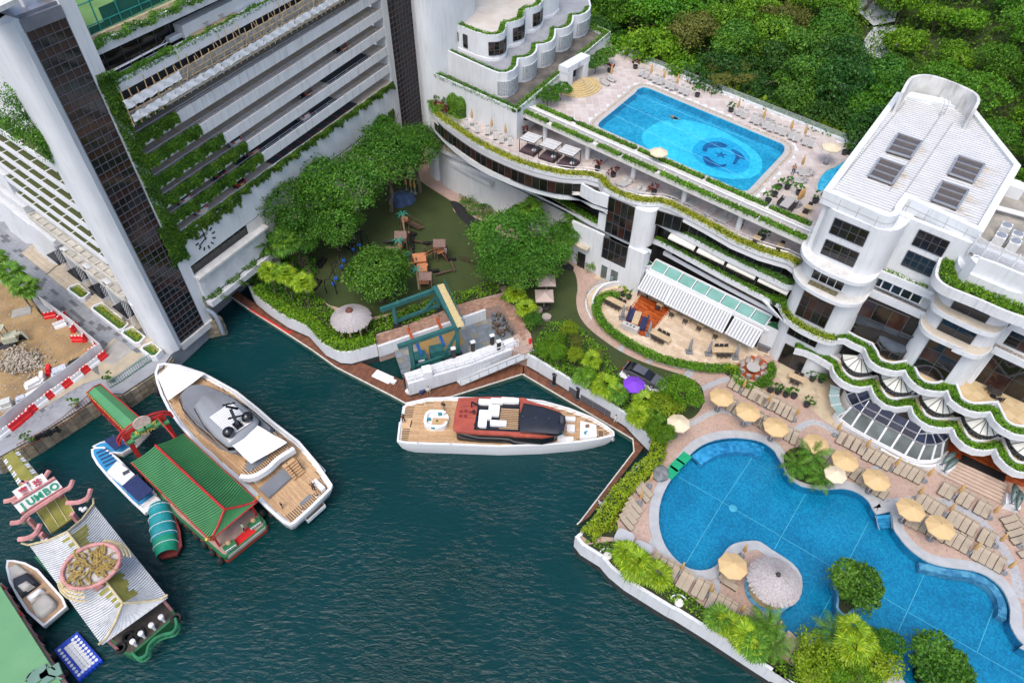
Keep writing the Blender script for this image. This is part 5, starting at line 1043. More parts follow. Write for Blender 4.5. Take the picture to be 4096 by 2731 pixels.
# fan bay of dark glass
fb=smoothp(xy(qs('G',11.9,(985,175),(1040,260),(1115,320),(1215,350),(1310,345),(1395,320))),2); fh=q('G',1390,200,12.2)
RP('bay_roof',B().sheet(fb+[q('G',1380,240,12.0).xy,q('G',1000,130,12.0).xy],12.0),glr); winrow(RP,hs,fb,10.7,11.95,1.1,(gl,gli))
# right round front
RW=[q('F',950,1030,20.05).xy,q('F',1385,1225,20.05).xy]; rr=(RW[1]-RW[0]).normalized(); rrn=V((rr.y,-rr.x)); RL=(RW[1]-RW[0]).length
drum2=[RW[0]-rr*1.9-rrn*6]+smoothp([RW[0]-rr*1.9-rrn*2.2,RW[0]-rr*1.6-rrn*1.0,RW[0]-rr*.9-rrn*.25,RW[0]-rr*.1],3)+smoothp([RW[1]+rr*.1,RW[1]+rr*.9-rrn*.25,RW[1]+rr*1.6-rrn*1.0,RW[1]+rr*1.9-rrn*2.2],3)+[RW[1]+rr*1.9-rrn*6]
RP('front_drum',B().prism(drum2,2.8,24.4),white,smooth=40)
for za,zb,mm,md in ((20.05,22.6,(gl,),()),(16.95,19.2,(gl,),()),(10.8,16.0,(gli,glb,gl),(12.6,14.3))): winrow(RP,hs,off(RW,-.05),za,zb,RL/2-.01,mm,mid=md)
for pts,z1 in (((('F',(735,850),(722,945),(740,1010),(800,1065),(900,1125),(1100,1222),(1300,1312),(1480,1362),(1565,1350),(1640,1300),(1672,1235))),20.0),((('F',(600,1100),(572,1190),(592,1265),(650,1335),(740,1392),(850,1442),(1000,1510),(1130,1568))),16.9)):
 P=xy(qs(pts[0],z1,*pts[1:])) 
 if z1<18: P+=xy(qs('H',z1,(560,232),(700,292),(800,322),(885,312),(950,272),(982,215)))
 P=smoothp(P,2); RP('ring_ledge',B().prism(P+[RW[1]+rr*1.8-rrn*3.5,RW[0]-rr*1.5-rrn*3.5],z1-.55,z1),white,smooth=40); RP('ring_top',B().sheet(off(P,.12)+[RW[1]+rr*1.8-rrn*3.5,RW[0]-rr*1.5-rrn*3.5],z1+.006),mat('cream_top',(.56,.49,.39),.85,.1,1,stain=.4,stsc=(1,1,1)))
hr=smoothp(xy(qs('F',23.2,(860,330),(790,440),(740,600),(752,690),(840,775),(950,832),(1100,892),(1300,972),(1500,1062),(1700,1142),(1880,1205),(2100,1300))),2)
RP('ring_ledge',B().wall(hr,2.6,22.4,23.1,side=1).wall(hr,.3,23.1,23.5,side=1),MATS['stained_parapet'],smooth=40); hedge('ring_hedge',off(hr[2:],1.1),1.3,.7,23.1,LF['bright'],'thick bright hedge curving round the right hand clubhouse front below the louvre screen','hedge',60,.24)
wtop=off(hr[4:],2.4); RP('upper_wall',B().wall(wtop,.4,23,26.2,side=1),white,smooth=40)
# louvre screen and air conditioners on the right roof
lp=smoothp(xy(qs('F',26.3,(1225,255),(1260,300),(1310,325),(1470,390),(1620,455),(1770,525),(1900,580),(2100,660))),2); RP('service_roof',B().sheet(lp+[V((62,60)),RR_+V((-.3,-.2)),BR],25.3),mat('stained_service_roof',(.38,.35,.3),.9,.4,.5,col2=(.2,.19,.17),stain=.7,stsc=(1,1,1))); RP('service_wall',B().prism(lp+[V((62,60)),RR_+V((-.3,-.2)),BR],9,25.25),white)
LPp=resample(lp,1.35); ls=thing('louvre_screen','white horizontal louvre screen in front of rooftop air conditioners','screen',(*LPp[0],25.3))
b=B()
for p in LPp: b.box(p.x,p.y,25.3,.12,.12,2.3)
o=ob('screen_post',b,whitec,ls,smooth=0,kind='stuff'); UP(o,ls)
for k in range(13):
 b=B()
 for p,n_ in zip(LPp,LPp[1:]): b.beam((*p,25.65+k*.15),(*n_,25.65+k*.15),.09,.035)
 o=ob('slat',b,whitec,ls); UP(o,ls)
def acunit(loc,rz,label):
 t=thing('air_conditioner',label,'air conditioner',loc,rz,'rooftop air conditioners'); ob('case',B().box(0,0,0,1.15,1.0,1.1),mat('ac_white',(.62,.63,.62),.5,.1,2,stain=.3,stsc=(1,1,1)),t)
 ob('fan_guard',B().lathe(0,0,[(.44,1.1),(.44,1.2),(.36,1.22),(.1,1.2),(.1,1.26),(0,1.26)],18),alu,t); ob('grille',B().box(0,-.51,.15,.95,.03,.8),frame,t)
for u,v,lb in ((1580,140,'white rooftop air conditioner nearest the louvre screen corner'),(1760,215,'white rooftop air conditioner behind the louvre screen, second from its corner'),(1650,15,'white rooftop air conditioner by the clubhouse roof edge'),(1790,120,'rooftop air conditioner with dark side grille behind the others')): p=q('F',u,v,26.3); acunit((p.x,p.y,25.31),.9,lb)
b=B(); p=q('r',1800,1060,26); b.box(p.x,p.y,25.3,1.6,1.6,1.3,.9); b.box(p.x+.6,p.y+1.2,25.3,.9,.9,.9,.9); p=q('d',1830,1510,25.6); b.tube([p+V((-2,1.4,.3)),p+V((2.5,-1.2,.3))],.18,6); b.tube([p+V((-1.8,1.8,.3)),p+V((2.7,-.8,.3))],.14,6); RP('service_duct',b,whitec)
b=B(); p=q('F',1050,430,23.6); b.box(p.x,p.y,23.1,1.0,.7,1.9,.95); RP('grey_cabinet',b,mat('grey_cabinet',(.27,.27,.25),.4,.1,2)); b=B(); p=q('F',1330,440,24.6); b.box(p.x,p.y-.1,24.2,1.1,.4,.7,-.55); RP('wall_lantern',b,alu)
# terrace between and wavy ledges
wav2=xy(qs('G',10.6,(290,195),(420,228),(480,205),(560,203),(650,255),(780,312),(812,365),(830,425),(872,485),(960,548),(1080,592),(1200,614),(1297,600),(1325,665),(1400,752),(1520,832),(1650,862),(1785,868)))+xy(qs('H',10.6,(475,712),(505,795),(600,872),(700,918),(800,942),(922,935),(962,1020),(1050,1102),(1180,1167),(1296,1185),(1400,1180)))
wav1=xy(qs('G',7.0,(-70,320),(60,350),(200,412),(385,525),(400,600),(442,662),(520,732),(640,792),(760,812),(872,795),(895,872),(955,955),(1062,1032),(1200,1067),(1372,1045),(1400,1140),(1480,1222),(1600,1292),(1750,1322)))+xy(qs('H',7.0,(530,1097),(562,1180),(652,1272),(780,1328),(900,1337),(978,1320),(1012,1402),(1100,1492),(1200,1552),(1300,1570),(1420,1560)))
back=[V((75,30)),V((75,44)),V((52,52)),V((46,55)),V((40,57))]
RP('terrace_slab',B().prism(wav2+back,10.1,10.55),white,smooth=35); RP('terrace_parapet',B().wall(wav2,.2,10.5,10.95,side=1).wall(off(wav2,1.15),.25,10.5,11.1,side=1),white,smooth=35)
RP('terrace_floor',B().sheet(off(wav2,1.3)+back,10.56),mat('tan_terrace',(.5,.37,.2),.7,.1,1,bump=.1,bsc=6)); slabs('terrace_tile',off(wav2[13:],1.35)+back[:3],10.565,1.1,1.1,.5,[mat('tan_tile_a',(.52,.39,.21),.7,.08,1),mat('tan_tile_b',(.47,.35,.19),.7,.08,1),mat('tan_tile_c',(.56,.43,.25),.7,.08,1)],hs,gap=.03,h=.02)
for o in hs.children:
 if o.name.startswith('terrace_tile'): UP(o,hs)
hedge('wavy_hedge',off(wav2[2:],.62),.85,.45,10.6,LF['hedge'],'upper wavy green hedge scalloped above the cone roofed dining bays','hedge',80,.2); 
RP('lower_slab',B().prism(wav1+back,6.4,6.95),white,smooth=35); RP('lower_parapet',B().wall(wav1,.2,6.9,7.35,side=1).wall(off(wav1,1.15),.25,6.9,7.5,side=1),white,smooth=35); hedge('wavy_hedge',off(wav1,.62),.85,.45,7.0,LF['hedge'],'lower wavy green hedge scalloped below the cone roofed dining bays','hedge',80,.2)
RP('dining_back',B().prism(off(wav2[3:],2.6)+back,7,10.1),MATS['dark_interior'])
# cone roofed dining bays
conem=mat('cone_canvas',(.66,.66,.6),.6,.06,1.5); ap0=q('G',775,388,9.7); rimp=[q('G',u,v,8.15) for u,v in ((528,365),(542,450),(600,532),(682,587),(765,606),(852,604),(936,572))]; step_=q('G',1275,632,9.7)-ap0
rimd=[V((p.x,p.y,8.15)) for p in smoothp(rimp,2)]
for k in range(5):
 t=thing('dining_bay','pale cone roofed dining bay, %s between the wavy hedges'%['leftmost','second from the left','middle one','second from the right','cut off by the picture edge'][k],'dining bay',ap0+step_*k,0,'cone roofed dining bays')
 if k==0:
  for i in range(6):
   P=[rimp[i]-ap0,rimp[i+1]-ap0]; ob('roof_segment',B().add([P[0],P[1],V((.12,0,0)),V((-.12,0,0)),P[0]-V((0,0,.06)),P[1]-V((0,0,.06))],[(0,1,2,3),(0,4,5,1)]),conem,t)
  b=B()
  for p in rimp: b.beam(p-ap0+V((0,0,.04)),V((0,0,.05)),.07,.06)
  for p,n_ in zip(rimp,rimp[1:]): b.beam(p-ap0,n_-ap0,.1,.1)
  ob('roof_rib',b,frame,t); ob('roof_cap',B().lathe(0,0,[(.45,-.1),(.35,.2),(0,.3)],10),alu,t)
  b=B(); ctr=V((ap0.x,ap0.y,0)); inr_=[ctr.xy+(p.xy-ctr.xy)*.93 for p in rimd]; g_=B(); 
  for p,n_ in zip(inr_,inr_[1:]):
   a,c=p-ap0.xy,n_-ap0.xy; ob('pane',B().add([(*a,-2.7),(*c,-2.7),(*c,-1.6),(*a,-1.6)],[(0,1,2,3)]),gli,t); b.beam((*a,-2.7),(*a,-1.55),.08,.08); b.beam((*a,-2.2),(*c,-2.2),.07,.07); b.beam((*a,-2.7),(*c,-2.7),.1,.1)
  ob('bay_frame',b,frame,t); out_=[ctr.xy+(p.xy-ctr.xy)*1.02 for p in rimd]; b=B()
  for p,n_ in zip(out_,out_[1:]): a,c=p-ap0.xy,n_-ap0.xy; b.beam((*a,-2.35),(*c,-2.35),.5,.1)
  ob('sill_cushion',b,mat('tan_sill',(.42,.34,.2),.7,.1,2),t); src=[(c,[]) for c in t.children]
 else:
  for c,_ in src: d=c.copy(); C.objects.link(d); d.parent=t
# conservatory on the pool deck
cs=thing('conservatory','curved white framed glass conservatory with dark roof panes under the lower wavy hedge','conservatory',(44,48,ZL))
def VP(name,b,m,**k):
 o=ob(name,b,m,cs,**k); UP(o,cs); return o
ev=smoothp(xy(qs('G',5.9,(560,800),(575,880),(650,1020),(760,1100),(920,1190),(1090,1278),(1260,1362),(1430,1450),(1560,1500),(1700,1500),(1800,1470),(1870,1400))),2)
rdg=smoothp(xy(qs('G',6.5,(700,770),(740,820),(800,950),(830,1000),(1000,1080),(1160,1165),(1330,1250),(1500,1330),(1600,1300),(1640,1310),(1680,1300),(1750,1290))),2)
nse=len(ev); inn=[a+(c-a)*1.6 for a,c in zip(ev,rdg)]
roofg=mat('navy_roof_glass',(.01,.014,.03),.12,.5,.7,rnd=.25); b=B()
for i in range(0,nse-2,2):
 for k in (0,1):
  A_=[(*ev[i].lerp(inn[i],k*.45),5.95+k*.35),(*ev[i+2].lerp(inn[i+2],k*.45),5.95+k*.35),(*ev[i+2].lerp(inn[i+2],.45+k*.55),6.3+k*.4),(*ev[i].lerp(inn[i],.45+k*.55),6.3+k*.4)]
  VP('pane',B().add(A_,[(0,1,2,3)]),roofg)
for i in range(0,nse,2): b.beam((*ev[i],5.98),(*inn[i],6.73),.1,.1)
for P,z in ((ev,5.98),([a.lerp(c,.45) for a,c in zip(ev,inn)],6.34)):
 for p,n_ in zip(P,P[1:]): b.beam((*p,z),(*n_,z),.12,.1)
VP('roof_bar',b,alu); ev2=off(ev,-.25)
bsl=off(ev,-.75)
b=B()
for i in range(4,nse-1,2):
 if i+2<nse: VP('pane',B().add([(*bsl[i],3.9),(*bsl[i+2],3.9),(*ev[i+2],5.85),(*ev[i],5.85)],[(0,1,2,3)]),mat('grey_glass',(.13,.15,.15),.15,.3,.6,rnd=.2))
 b.beam((*bsl[i],3.85),(*ev[i],5.9),.22,.18)
for p,n_ in zip(bsl[4:],bsl[5:]): b.beam((*p,3.85),(*n_,3.85),.25,.3)
VP('white_rib',b,whitec); VP('white_plinth',B().wall(off(ev,-.95)[3:],.5,ZL,3.8,side=1),whitec,smooth=40); VP('inner_floor',B().prism(ev+inn[::-1],3,3.4),MATS['dark_interior'])
b=B().wall(ev[:6],.7,ZL,5.7,side=1); VP('end_wall',b,wcap,smooth=40)
# glass entrance wings
b=B(); gw=mat('green_glass',(.3,.42,.4),.1,.15,1); 
for i,(a,c) in enumerate((((385,755),(505,795)),((362,880),(490,880)),((390,1005),(510,985)),((485,1130),(578,1085)))):
 p,n_=q('G',*a,4.6),q('G',*c,5.6); VP('white_arm',B().beam(p,n_,.12,.14),whitec)
W4=[(q('G',*a,4.6),q('G',*c,5.6)) for a,c in (((385,755),(505,795)),((362,880),(490,880)),((390,1005),(510,985)),((485,1130),(578,1085)))]
for (a,c),(d,e) in zip(W4,W4[1:]): VP('pane',B().add([a,c,e,d],[(0,1,2,3)]),gw)
# timber walk and hardwood terrace, steps, in front of the restaurant
pth=off(ev,-2.0)[6:]; P=smoothp(xy(qs('H',ZL+.5,(-200,1290),(-80,1360),(0,1395),(150,1450),(300,1465),(420,1430),(525,1365))),3)
P2=smoothp(xy(qs('H',ZL+.5,(-170,1240),(-60,1310),(20,1345),(160,1390),(280,1385),(380,1340),(440,1300))),3)
b=B()
for i in range(len(P)-1):
 for k in range(5): 
  a,c,d,e=P[i].lerp(P[i+1],k/5+.01),P[i].lerp(P[i+1],k/5+.19),P2[i].lerp(P2[i+1],k/5+.19),P2[i].lerp(P2[i+1],k/5+.01); b.add([(*x,ZL+.5) for x in (a,c,d,e)],[(0,1,2,3)],k%2)
o=struct('timber_walk',b,[mat('weathered_plank',(.15,.08,.045),.8,.4,3),mat('weathered_plank_b',(.2,.11,.06),.8,.4,3)]); VP('walk_wall',B().wall(P,.3,ZL,ZL+.65,side=-1),whitec,smooth=40)
hw=xy(qs('H',ZL+.8,(540,1120),(430,1290),(525,1360),(700,1420),(1296,1640),(1500,1700),(1500,1400),(900,1150)))
tr=struct('restaurant_terrace',B().prism(hw,ZL,ZL+.8),redwood); slabs('plank',hw,ZL+.805,1.8,.2,yaw(P[0],P[2]),[mat('hardwood_a',(.33,.065,.014),.35,.3,2),mat('hardwood_b',(.26,.045,.01),.35,.3,2),mat('hardwood_c',(.4,.1,.022),.35,.3,2)],tr,gap=.015,h=.012)
s0,s1=q('l',1405,75,ZL+.8).xy,q('l',1735,225,ZL+.8).xy; e0,e1=q('l',1265,160,ZL).xy,q('l',1700,370,ZL).xy
stp=thing('pool_steps','wide pale pink steps between the two dolphin statues','steps',(*e0,ZL)); stm_=mat('pink_step',(.47,.36,.29),.8,.1,1.2); nz=mat('step_nosing',(.34,.25,.19),.8,.1,2)
for i in range(6):
 a0,a1=e0.lerp(s0,i/6),e1.lerp(s1,i/6); o=ob('step',B().prism([a0,a1,s1,s0],ZL+.13*i+.002,ZL+.13*(i+1)),stm_,stp); UP(o,stp)
 o=ob('nosing',B().beam((*a0,ZL+.13*(i+1)+.006),(*a1,ZL+.13*(i+1)+.006),.1,.02),nz,stp); UP(o,stp)
b=B(); a,c=q('H',640,1385,ZL+.83),q('H',1100,1600,ZL+.83); b.beam(a,c,1.2,.02); struct('black_mat',b,black)
# cafe terrace: stone tiles, hardwood stage, hedge ring and glass balustrade
ct=xy(qs('g',ZL+.12,(960,430),(840,470),(740,480),(690,520),(668,560),(690,620),(740,690),(850,770),(1000,870),(1150,930),(1300,970),(1450,985),(1600,985),(1700,960),(1800,900),(1916,880),(1916,620),(1600,600),(1300,500),(1000,330)))
cf=struct('cafe_terrace',B().prism(ct,ZL,ZL+.1),mat('cafe_joint',(.38,.3,.22),.9)); CFZ=ZL+.145
tm=[mat('travertine_%d'%i,c,.7,.12,1.2,bump=.1,bsc=9) for i,c in enumerate([(.56,.44,.31),(.5,.38,.26),(.6,.49,.36),(.53,.42,.3)])]
slabs('travertine_slab',ct,ZL+.105,1.25,.62,yaw((0,0),AD)+.0,tm,cf,gap=.02,h=.025)
sg_=xy(qs('g',CFZ,(985,485),(1180,580),(1040,760),(985,775),(860,680)))
sgp=struct('hardwood_stage',B().sheet(sg_,CFZ+.01),redwood); slabs('plank',sg_,CFZ+.012,1.4,.22,yaw((0,0),AD),[MATS['hardwood_a'],MATS['hardwood_b'],MATS['hardwood_c']],sgp,gap=.012,h=.015)
kw=smoothp(xy(qs('g',ZL,(920,445),(840,420),(745,432),(685,470),(645,540),(655,620),(720,720),(860,820),(1000,905),(1150,965),(1300,1000),(1450,1012),(1570,1010))),3)[3:]
gwl=thing('cafe_wall','white curved garden wall round the cafe terrace','wall',(*kw[0],ZL)); o=ob('wall_face',B().wall(kw,.3,ZL,ZL+.75,side=0),white,gwl); UP(o,gwl)
hk=smoothp(xy(qs('g',ZL+1,(838,480),(760,475),(700,500),(672,560),(690,630),(760,715),(880,800),(1020,878),(1160,930),(1300,962),(1450,985),(1610,985))),3)
hedge('cafe_hedge',hk,1.1,.6,ZL+.5,LF['hedge'],'long clipped green hedge curving round the cafe terrace','hedge',85,.2)
h2=smoothp(xy(qs('g',ZL+1,(1640,965),(1650,1040),(1720,1090),(1810,1095),(1880,1040),(1905,975),(1880,945))),3); hedge('cafe_hedge',h2,1.0,.6,ZL+.2,LF['hedge'],'round clipped hedge around the sunken dining circle','hedge',85,.2)
bal=smoothp(xy(qs('g',ZL,(635,660),(605,590),(600,530),(630,470),(690,425),(780,405),(870,405),(922,430))),3); gb=thing('glass_balustrade','curved clear glass balustrade round the end of the cafe terrace','balustrade',(*bal[0],ZL))
o=ob('kerb',B().wall(bal,.2,ZL,ZL+.25),whitec,gb); UP(o,gb); b=B()
for p,n_ in zip(bal,bal[1:]): b.add([(*p,ZL+.25),(*n_,ZL+.25),(*n_,ZL+1.2),(*p,ZL+1.2)],[(0,1,2,3)])
o=ob('glass_panel',b,clear,gb); UP(o,gb); o=ob('top_rail',B().tube([(*p,ZL+1.2) for p in bal],.04,5),steel,gb); UP(o,gb)
struct('stone_apron',B().sheet(bal+xy(qs('g',ZL,(900,450),(800,440),(700,470),(655,540),(665,620))),ZL+.02),mat('travertine_0',(.56,.44,.31)))
struct('stone_apron',B().sheet(qs('g',ZL,(700,320),(860,385),(840,405),(650,370)),ZL+.02),mat('travertine_1',(.5,.38,.26)))
struct('crazy_paving',B().sheet(smoothp(qs('h',ZL,(230,960),(420,1000),(560,1080),(620,1200),(640,1420),(560,1390),(430,1290),(330,1200),(180,1040)),3,True),ZL+.03),cobmat('yellow_crazy',(.45,.36,.25),(.37,.3,.21),1.6))
P=q('g',1765,995,ZL); struct('dining_circle',B().lathe(P.x,P.y,[(2.1,ZL),(2.1,ZL+.12)],28),redwood)
# concrete slope and sheds on the hill
def hsheet(name,pts,dz,m,label=None): 
 P=[hit('d',u,v,dz) for u,v in pts]; return struct(name,B().add(P,[tuple(range(len(P)))[::-1]]),m)
hsheet('concrete_slope',((860,190),(1000,180),(1070,240),(1050,330),(960,330),(970,390),(1030,400),(940,480),(880,420),(780,350),(800,270)),.9,mat('shotcrete',(.42,.44,.46),.9,.2,.5,bump=.5,bsc=3,stain=.4,stsc=(1,1,1)))
hsheet('concrete_slope',((700,0),(1050,-30),(1010,150),(860,180),(760,90)),1.2,MATS['shotcrete']); hsheet('concrete_slope',((500,520),(640,540),(700,650),(540,620)),.9,MATS['shotcrete'])
# glass frontage right of the round front
K0,K1=q('H',680,528,10.6).xy,q('H',1290,805,10.6).xy; K2=K0+(K1-K0)*1.6; winrow(RP,hs,[K0,K2],10.62,16.3,1.9,(gli,gli,glb),mid=(12.8,14.6)); L0,L1=q('H',975,245,16.9).xy,q('H',1296,395,16.9).xy; L2=L0+(L1-L0)*2.2
RP('gravel_ledge',B().wall([L0,L2],1.6,16.3,16.85,side=1).wall([L0,L2],.22,16.85,17.1,side=1),white); RP('gravel',B().wall(off([L0,L2],.35),.6,16.86,16.93,side=1),MATS['grey_gravel']); kd=off([L0,L2],1.5); winrow(RP,hs,kd,16.95,19.3,1.7,(gli,glb)); RP('upper_ledge',B().wall(off([L0,L2],.7),1.6,19.3,20,side=1),white); RP('glass_backing',B().wall(off([K0,K2],.4),.3,10.6,16.3,side=1).wall(off(kd,.3),.3,16.9,22.4,side=1),gl)
# trees, palms, shrubs, ground cover
def unitcrown(name,n,nl,seed,size,m,flat=.8,lr=.42):
 p,d=crownpts(n,1.,flat,nl,seed,lr); return leafmesh(name,p,d,size,m,asp=.55)
def limbs(b,h,r,seed,spread=.75,top=None):
 g=random.Random(seed); n=5; pts=[V((0,0,-.3))]; x=y=0
 for i in range(1,4): x+=g.uniform(-.08,.08)*h; y+=g.uniform(-.08,.08)*h; pts.append(V((x,y,h*.6*i/3)))
 b.tube(pts,r,8,r1=r*.7); top=pts[-1]
 for i in range(n):
  a=2*PI*i/n+g.uniform(-.4,.4); e=top+V((cos(a)*h*spread*g.uniform(.5,1),sin(a)*h*spread*g.uniform(.5,1),h*g.uniform(.35,.75))); m_=top.lerp(e,.5)+V((0,0,h*.1)); b.tube([top,m_,e],r*.55,6,r1=r*.12)
 return b
TREEP={}
def treeproto(kind,m,n,nl,size,flat,seed,lr=.42):
 TREEP[kind]=(unitcrown('crown',n,nl,seed,size,m,flat,lr),limbs(B(),.9,.045,seed).mesh('trunk',bark))
for i,(k,m,n,nl,sz,fl) in enumerate((('hill0','hill',5200,20,.1,.85),('hill1','mid',5200,16,.1,.8),('hill2','dark',5600,22,.09,.85),('hill3','bright',4600,18,.11,.8),('hill4','olive',4600,14,.09,.7),('hill5','hill',5600,26,.09,.75),('banyan','mid',15000,42,.055,.62),('banyan2','mid',15000,36,.055,.66),('round','bright',6000,16,.09,.8),('broad','mid',9000,26,.075,.7),('plumeria','mid',3200,12,.15,.65),('lime','lime',5000,14,.1,.75),('feathery','olive',2600,12,.085,.7))):
 treeproto(k,LF[m],n,nl,sz,fl,40+i,.3 if n>8000 else .4)
def tree(kind,pos,R_,zc,label,group=None,name='tree',hs_=1.,cat='tree'):
 base=pos.z-zc; t=thing(name,label,cat,(pos.x,pos.y,base),RU(0,6.28),group); cm,tm=TREEP[kind]
 c=link('crown',cm,t); c.location=(0,0,zc); c.scale=(R_,R_,R_*hs_); k=link('trunk',tm,t); k.scale=(zc*1.0,zc*1.0,zc*1.0); return t
# hillside forest, placed row by row on the slope
def forest():
 g=random.Random(21); names=['in the front row behind the palms','in the second row up the slope','in the third row up the slope','in the fourth row up the slope','in the fifth row up the slope','in the sixth row up the slope','in the seventh row up the slope']
 for j in range(7):
  d=3.5+j*6.2+ (j>2)*(j-2)*.6; i=0; l=-26+ (3 if j%2 else 0)
  while l<86:
   step=g.uniform(5.0,7.2); x=HO.x+.696*(l)+HN.x*(d+g.uniform(-1.2,1.2)); y=HO.y-.718*l+HN.y*(d+g.uniform(-1.2,1.2)); l+=step
   p=V((x,y,hz(x,y))); 
   dd=p+V((0,0,5))-V((0,0,CAMH)); f=V((0,_a[1],-_a[0])); up=V((0,_a[0],_a[1])); z_=dd.dot(f); U=dd.x/z_*FP+2048; Vv=1365-dd.dot(up)/z_*FP
   if U<1900 or U>4400 or Vv<-330: continue
   if (3420<U<3580 and -50<Vv<290) : continue
   right=U>3560; dark=(2950<U<3500 and Vv>200)
   k=g.choice(['hill3','hill0','hill3','hill5']) if right else (g.choice(['hill2','hill2','hill1']) if dark else g.choice(['hill0','hill1','hill2','hill5','hill0','hill3' if j>2 else 'hill1','hill4' if g.random()<.12 else 'hill3']))
   R_=g.uniform(3.6,5.4) if not right else g.uniform(2.8,4.4); zc=g.uniform(4,6.6) if not right else g.uniform(2.4,4.0)
   tn={'hill0':'mid green','hill1':'deep green','hill2':'dark green','hill3':'bright green','hill4':'olive brown','hill5':'leafy green'}[k]
   tree(k,p+V((0,0,zc)),R_,zc,'%s forest tree %s, %s from the left'%(tn,names[j],ORD[i] if i<len(ORD) else 'far'),'trees on the hillside',name='forest_tree',hs_=g.uniform(.85,1.15)); i+=1
forest()
def cover(name,poly,z,h,dens,size,m,label=None,zf=None,seed=0,jit=.7):
 P=[(p[0],p[1]) for p in poly]; x0=min(p[0] for p in P);x1=max(p[0] for p in P);y0=min(p[1] for p in P);y1=max(p[1] for p in P); g=np.random.default_rng(seed+len(bpy.data.objects)); n=int((x1-x0)*(y1-y0)*dens)
 x=g.uniform(x0,x1,n); y=g.uniform(y0,y1,n); ins=np.zeros(n,bool)
 for i in range(len(P)):
  a=P[i]; d=P[i-1]; c=((a[1]>y)!=(d[1]>y)); c&= x<(d[0]-a[0])*(y-a[1])/((d[1]-a[1]) or 1e-9)+a[0]; ins^=c
 x=x[ins];y=y[ins]; lump=.55+.45*np.sin(x*1.3+y*.7)*np.sin(y*1.7-x*.6); zz=g.uniform(.1,1,len(x))**.5*h*lump
 zb=np.array([zf(a,c) for a,c in zip(x,y)]) if zf else z; p=np.stack([x,y,zb+zz],1); nn=np.tile([0,0,1.],(len(x),1)); return link(name,leafmesh(name,p,nn,size,m if not isinstance(m,str) else LF[m],jit=jit),kind='stuff')
hillpoly=[HO+V((.696*l-0,-.718*l))+HN*d for l,d in ((-28,1),(90,1),(90,52),(-28,52))]
cover('hill_undergrowth',hillpoly,0,3.0,14,.5,'hill',zf=hz,seed=3)
# palms
def frond_feather(L,n,droop,m,seed=0,wd=.09,ll=.5):
 b=B(); pts=[]; 
 for i in range(9):
  t=i/8; pts.append(V((L*t*(1-.18*droop*t),0,L*(.42*t-droop*.75*t*t))))
 b.tube(pts[::2],.025,4,r1=.008); g=random.Random(seed)
 for i in range(n):
  t=.18+.8*i/(n-1); k=min(7,int(t*8)); p=pts[k].lerp(pts[k+1],t*8-k); d=(pts[k+1]-pts[k]).normalized(); l=ll*L*.5*sin(PI*(.12+.8*t))*g.uniform(.85,1.1)
  for s in (1,-1):
   e=p+V((d.x*l*.55,s*l*.8,-l*.28)); w_=d*wd; b.add([p-w_*.5,p+w_*.5,e+w_*.12-V((0,0,.02)),e-w_*.12-V((0,0,.02))],[(0,1,2,3) if s>0 else (3,2,1,0)])
 return b.mesh('frond',m,0)
def frond_fan(L,n,m,seed=0):
 b=B(); pe=V((L*.5,0,L*.22)); b.tube([V((0,0,0)),V((L*.28,0,L*.17)),pe],.03,4,r1=.015); g=random.Random(seed)
 for i in range(n):
  a=(i/(n-1)-.5)*4.4; l=L*.62*(1-.12*abs(a)/2.2)*g.uniform(.92,1.08); d=V((cos(a),sin(a),.1)).normalized(); s=V((-sin(a),cos(a),0)); m_=pe+d*l*.6; e=pe+d*l+V((0,0,-l*.34))
  w_=l*.085; b.add([pe,m_-s*w_+V((0,0,-.03)),e,m_+s*w_+V((0,0,-.03))],[(0,1,2,3)])
 return b.mesh('frond',m,0)
FR_={'fan':[frond_fan(2.0,17,LF['palm'],i) for i in range(3)],'fanl':[frond_fan(2.0,17,LF['palml'],i) for i in range(3)],'fea':[frond_feather(2.4,15,d,LF['palm'],i) for i,d in enumerate((.55,.8,1.0))],'feal':[frond_feather(2.4,13,d,LF['palml'],i,.12,.62) for i,d in enumerate((.35,.6,.85))],'ban':[frond_feather(2.6,22,d,LF['mid'],i,.2,.42) for i,d in enumerate((.3,.5,.8))]}
ptr=B(); ptr.tube([V((0,0,-.2)),V((.02,0,.3)),V((.05,.02,.65)),V((.03,.03,1))],.12,8,r1=.08); PTR=ptr.mesh('trunk',mat('palm_trunk',(.22,.18,.13),.9,.3,6,bump=.5,bsc=20,rnd=.2))
def palm(kind,pos,h,sc,label,nf=16,group='palms',name='palm_tree',lo=-.5,hi=.9):
 t=thing(name,label,'palm',(pos.x,pos.y,pos.z-h),RU(0,6),group)
 if h>.3: k=link('trunk',PTR,t); k.scale=(1+h*.12,1+h*.12,h)
 for i in range(nf):
  f=link('frond',random.choice(FR_[kind]),t); u=(i+.5)/nf; f.location=(.03*h if h>.3 else 0,.03*h if h>.3 else 0,h if h>.3 else .1); s=sc*.72*RU(.85,1.1); f.scale=(s,s,s); f.rotation_euler=(RU(-.25,.25),-(lo+(hi-lo)*u)+.1,i*2.4)
 return t
PL=q
palm('fan',q('e',60,350,8.5),5.6,1.35,'fan palm with orange fruit at the left picture edge above the dirt site',18); palm('fan',q('e',165,440,8.2),5.4,1.35,'fan palm leaning over the red barriers at the corner of the dirt site',18); palm('fan',q('e',-40,250,8.5),5.8,1.4,'fan palm cut off by the left picture edge',14)
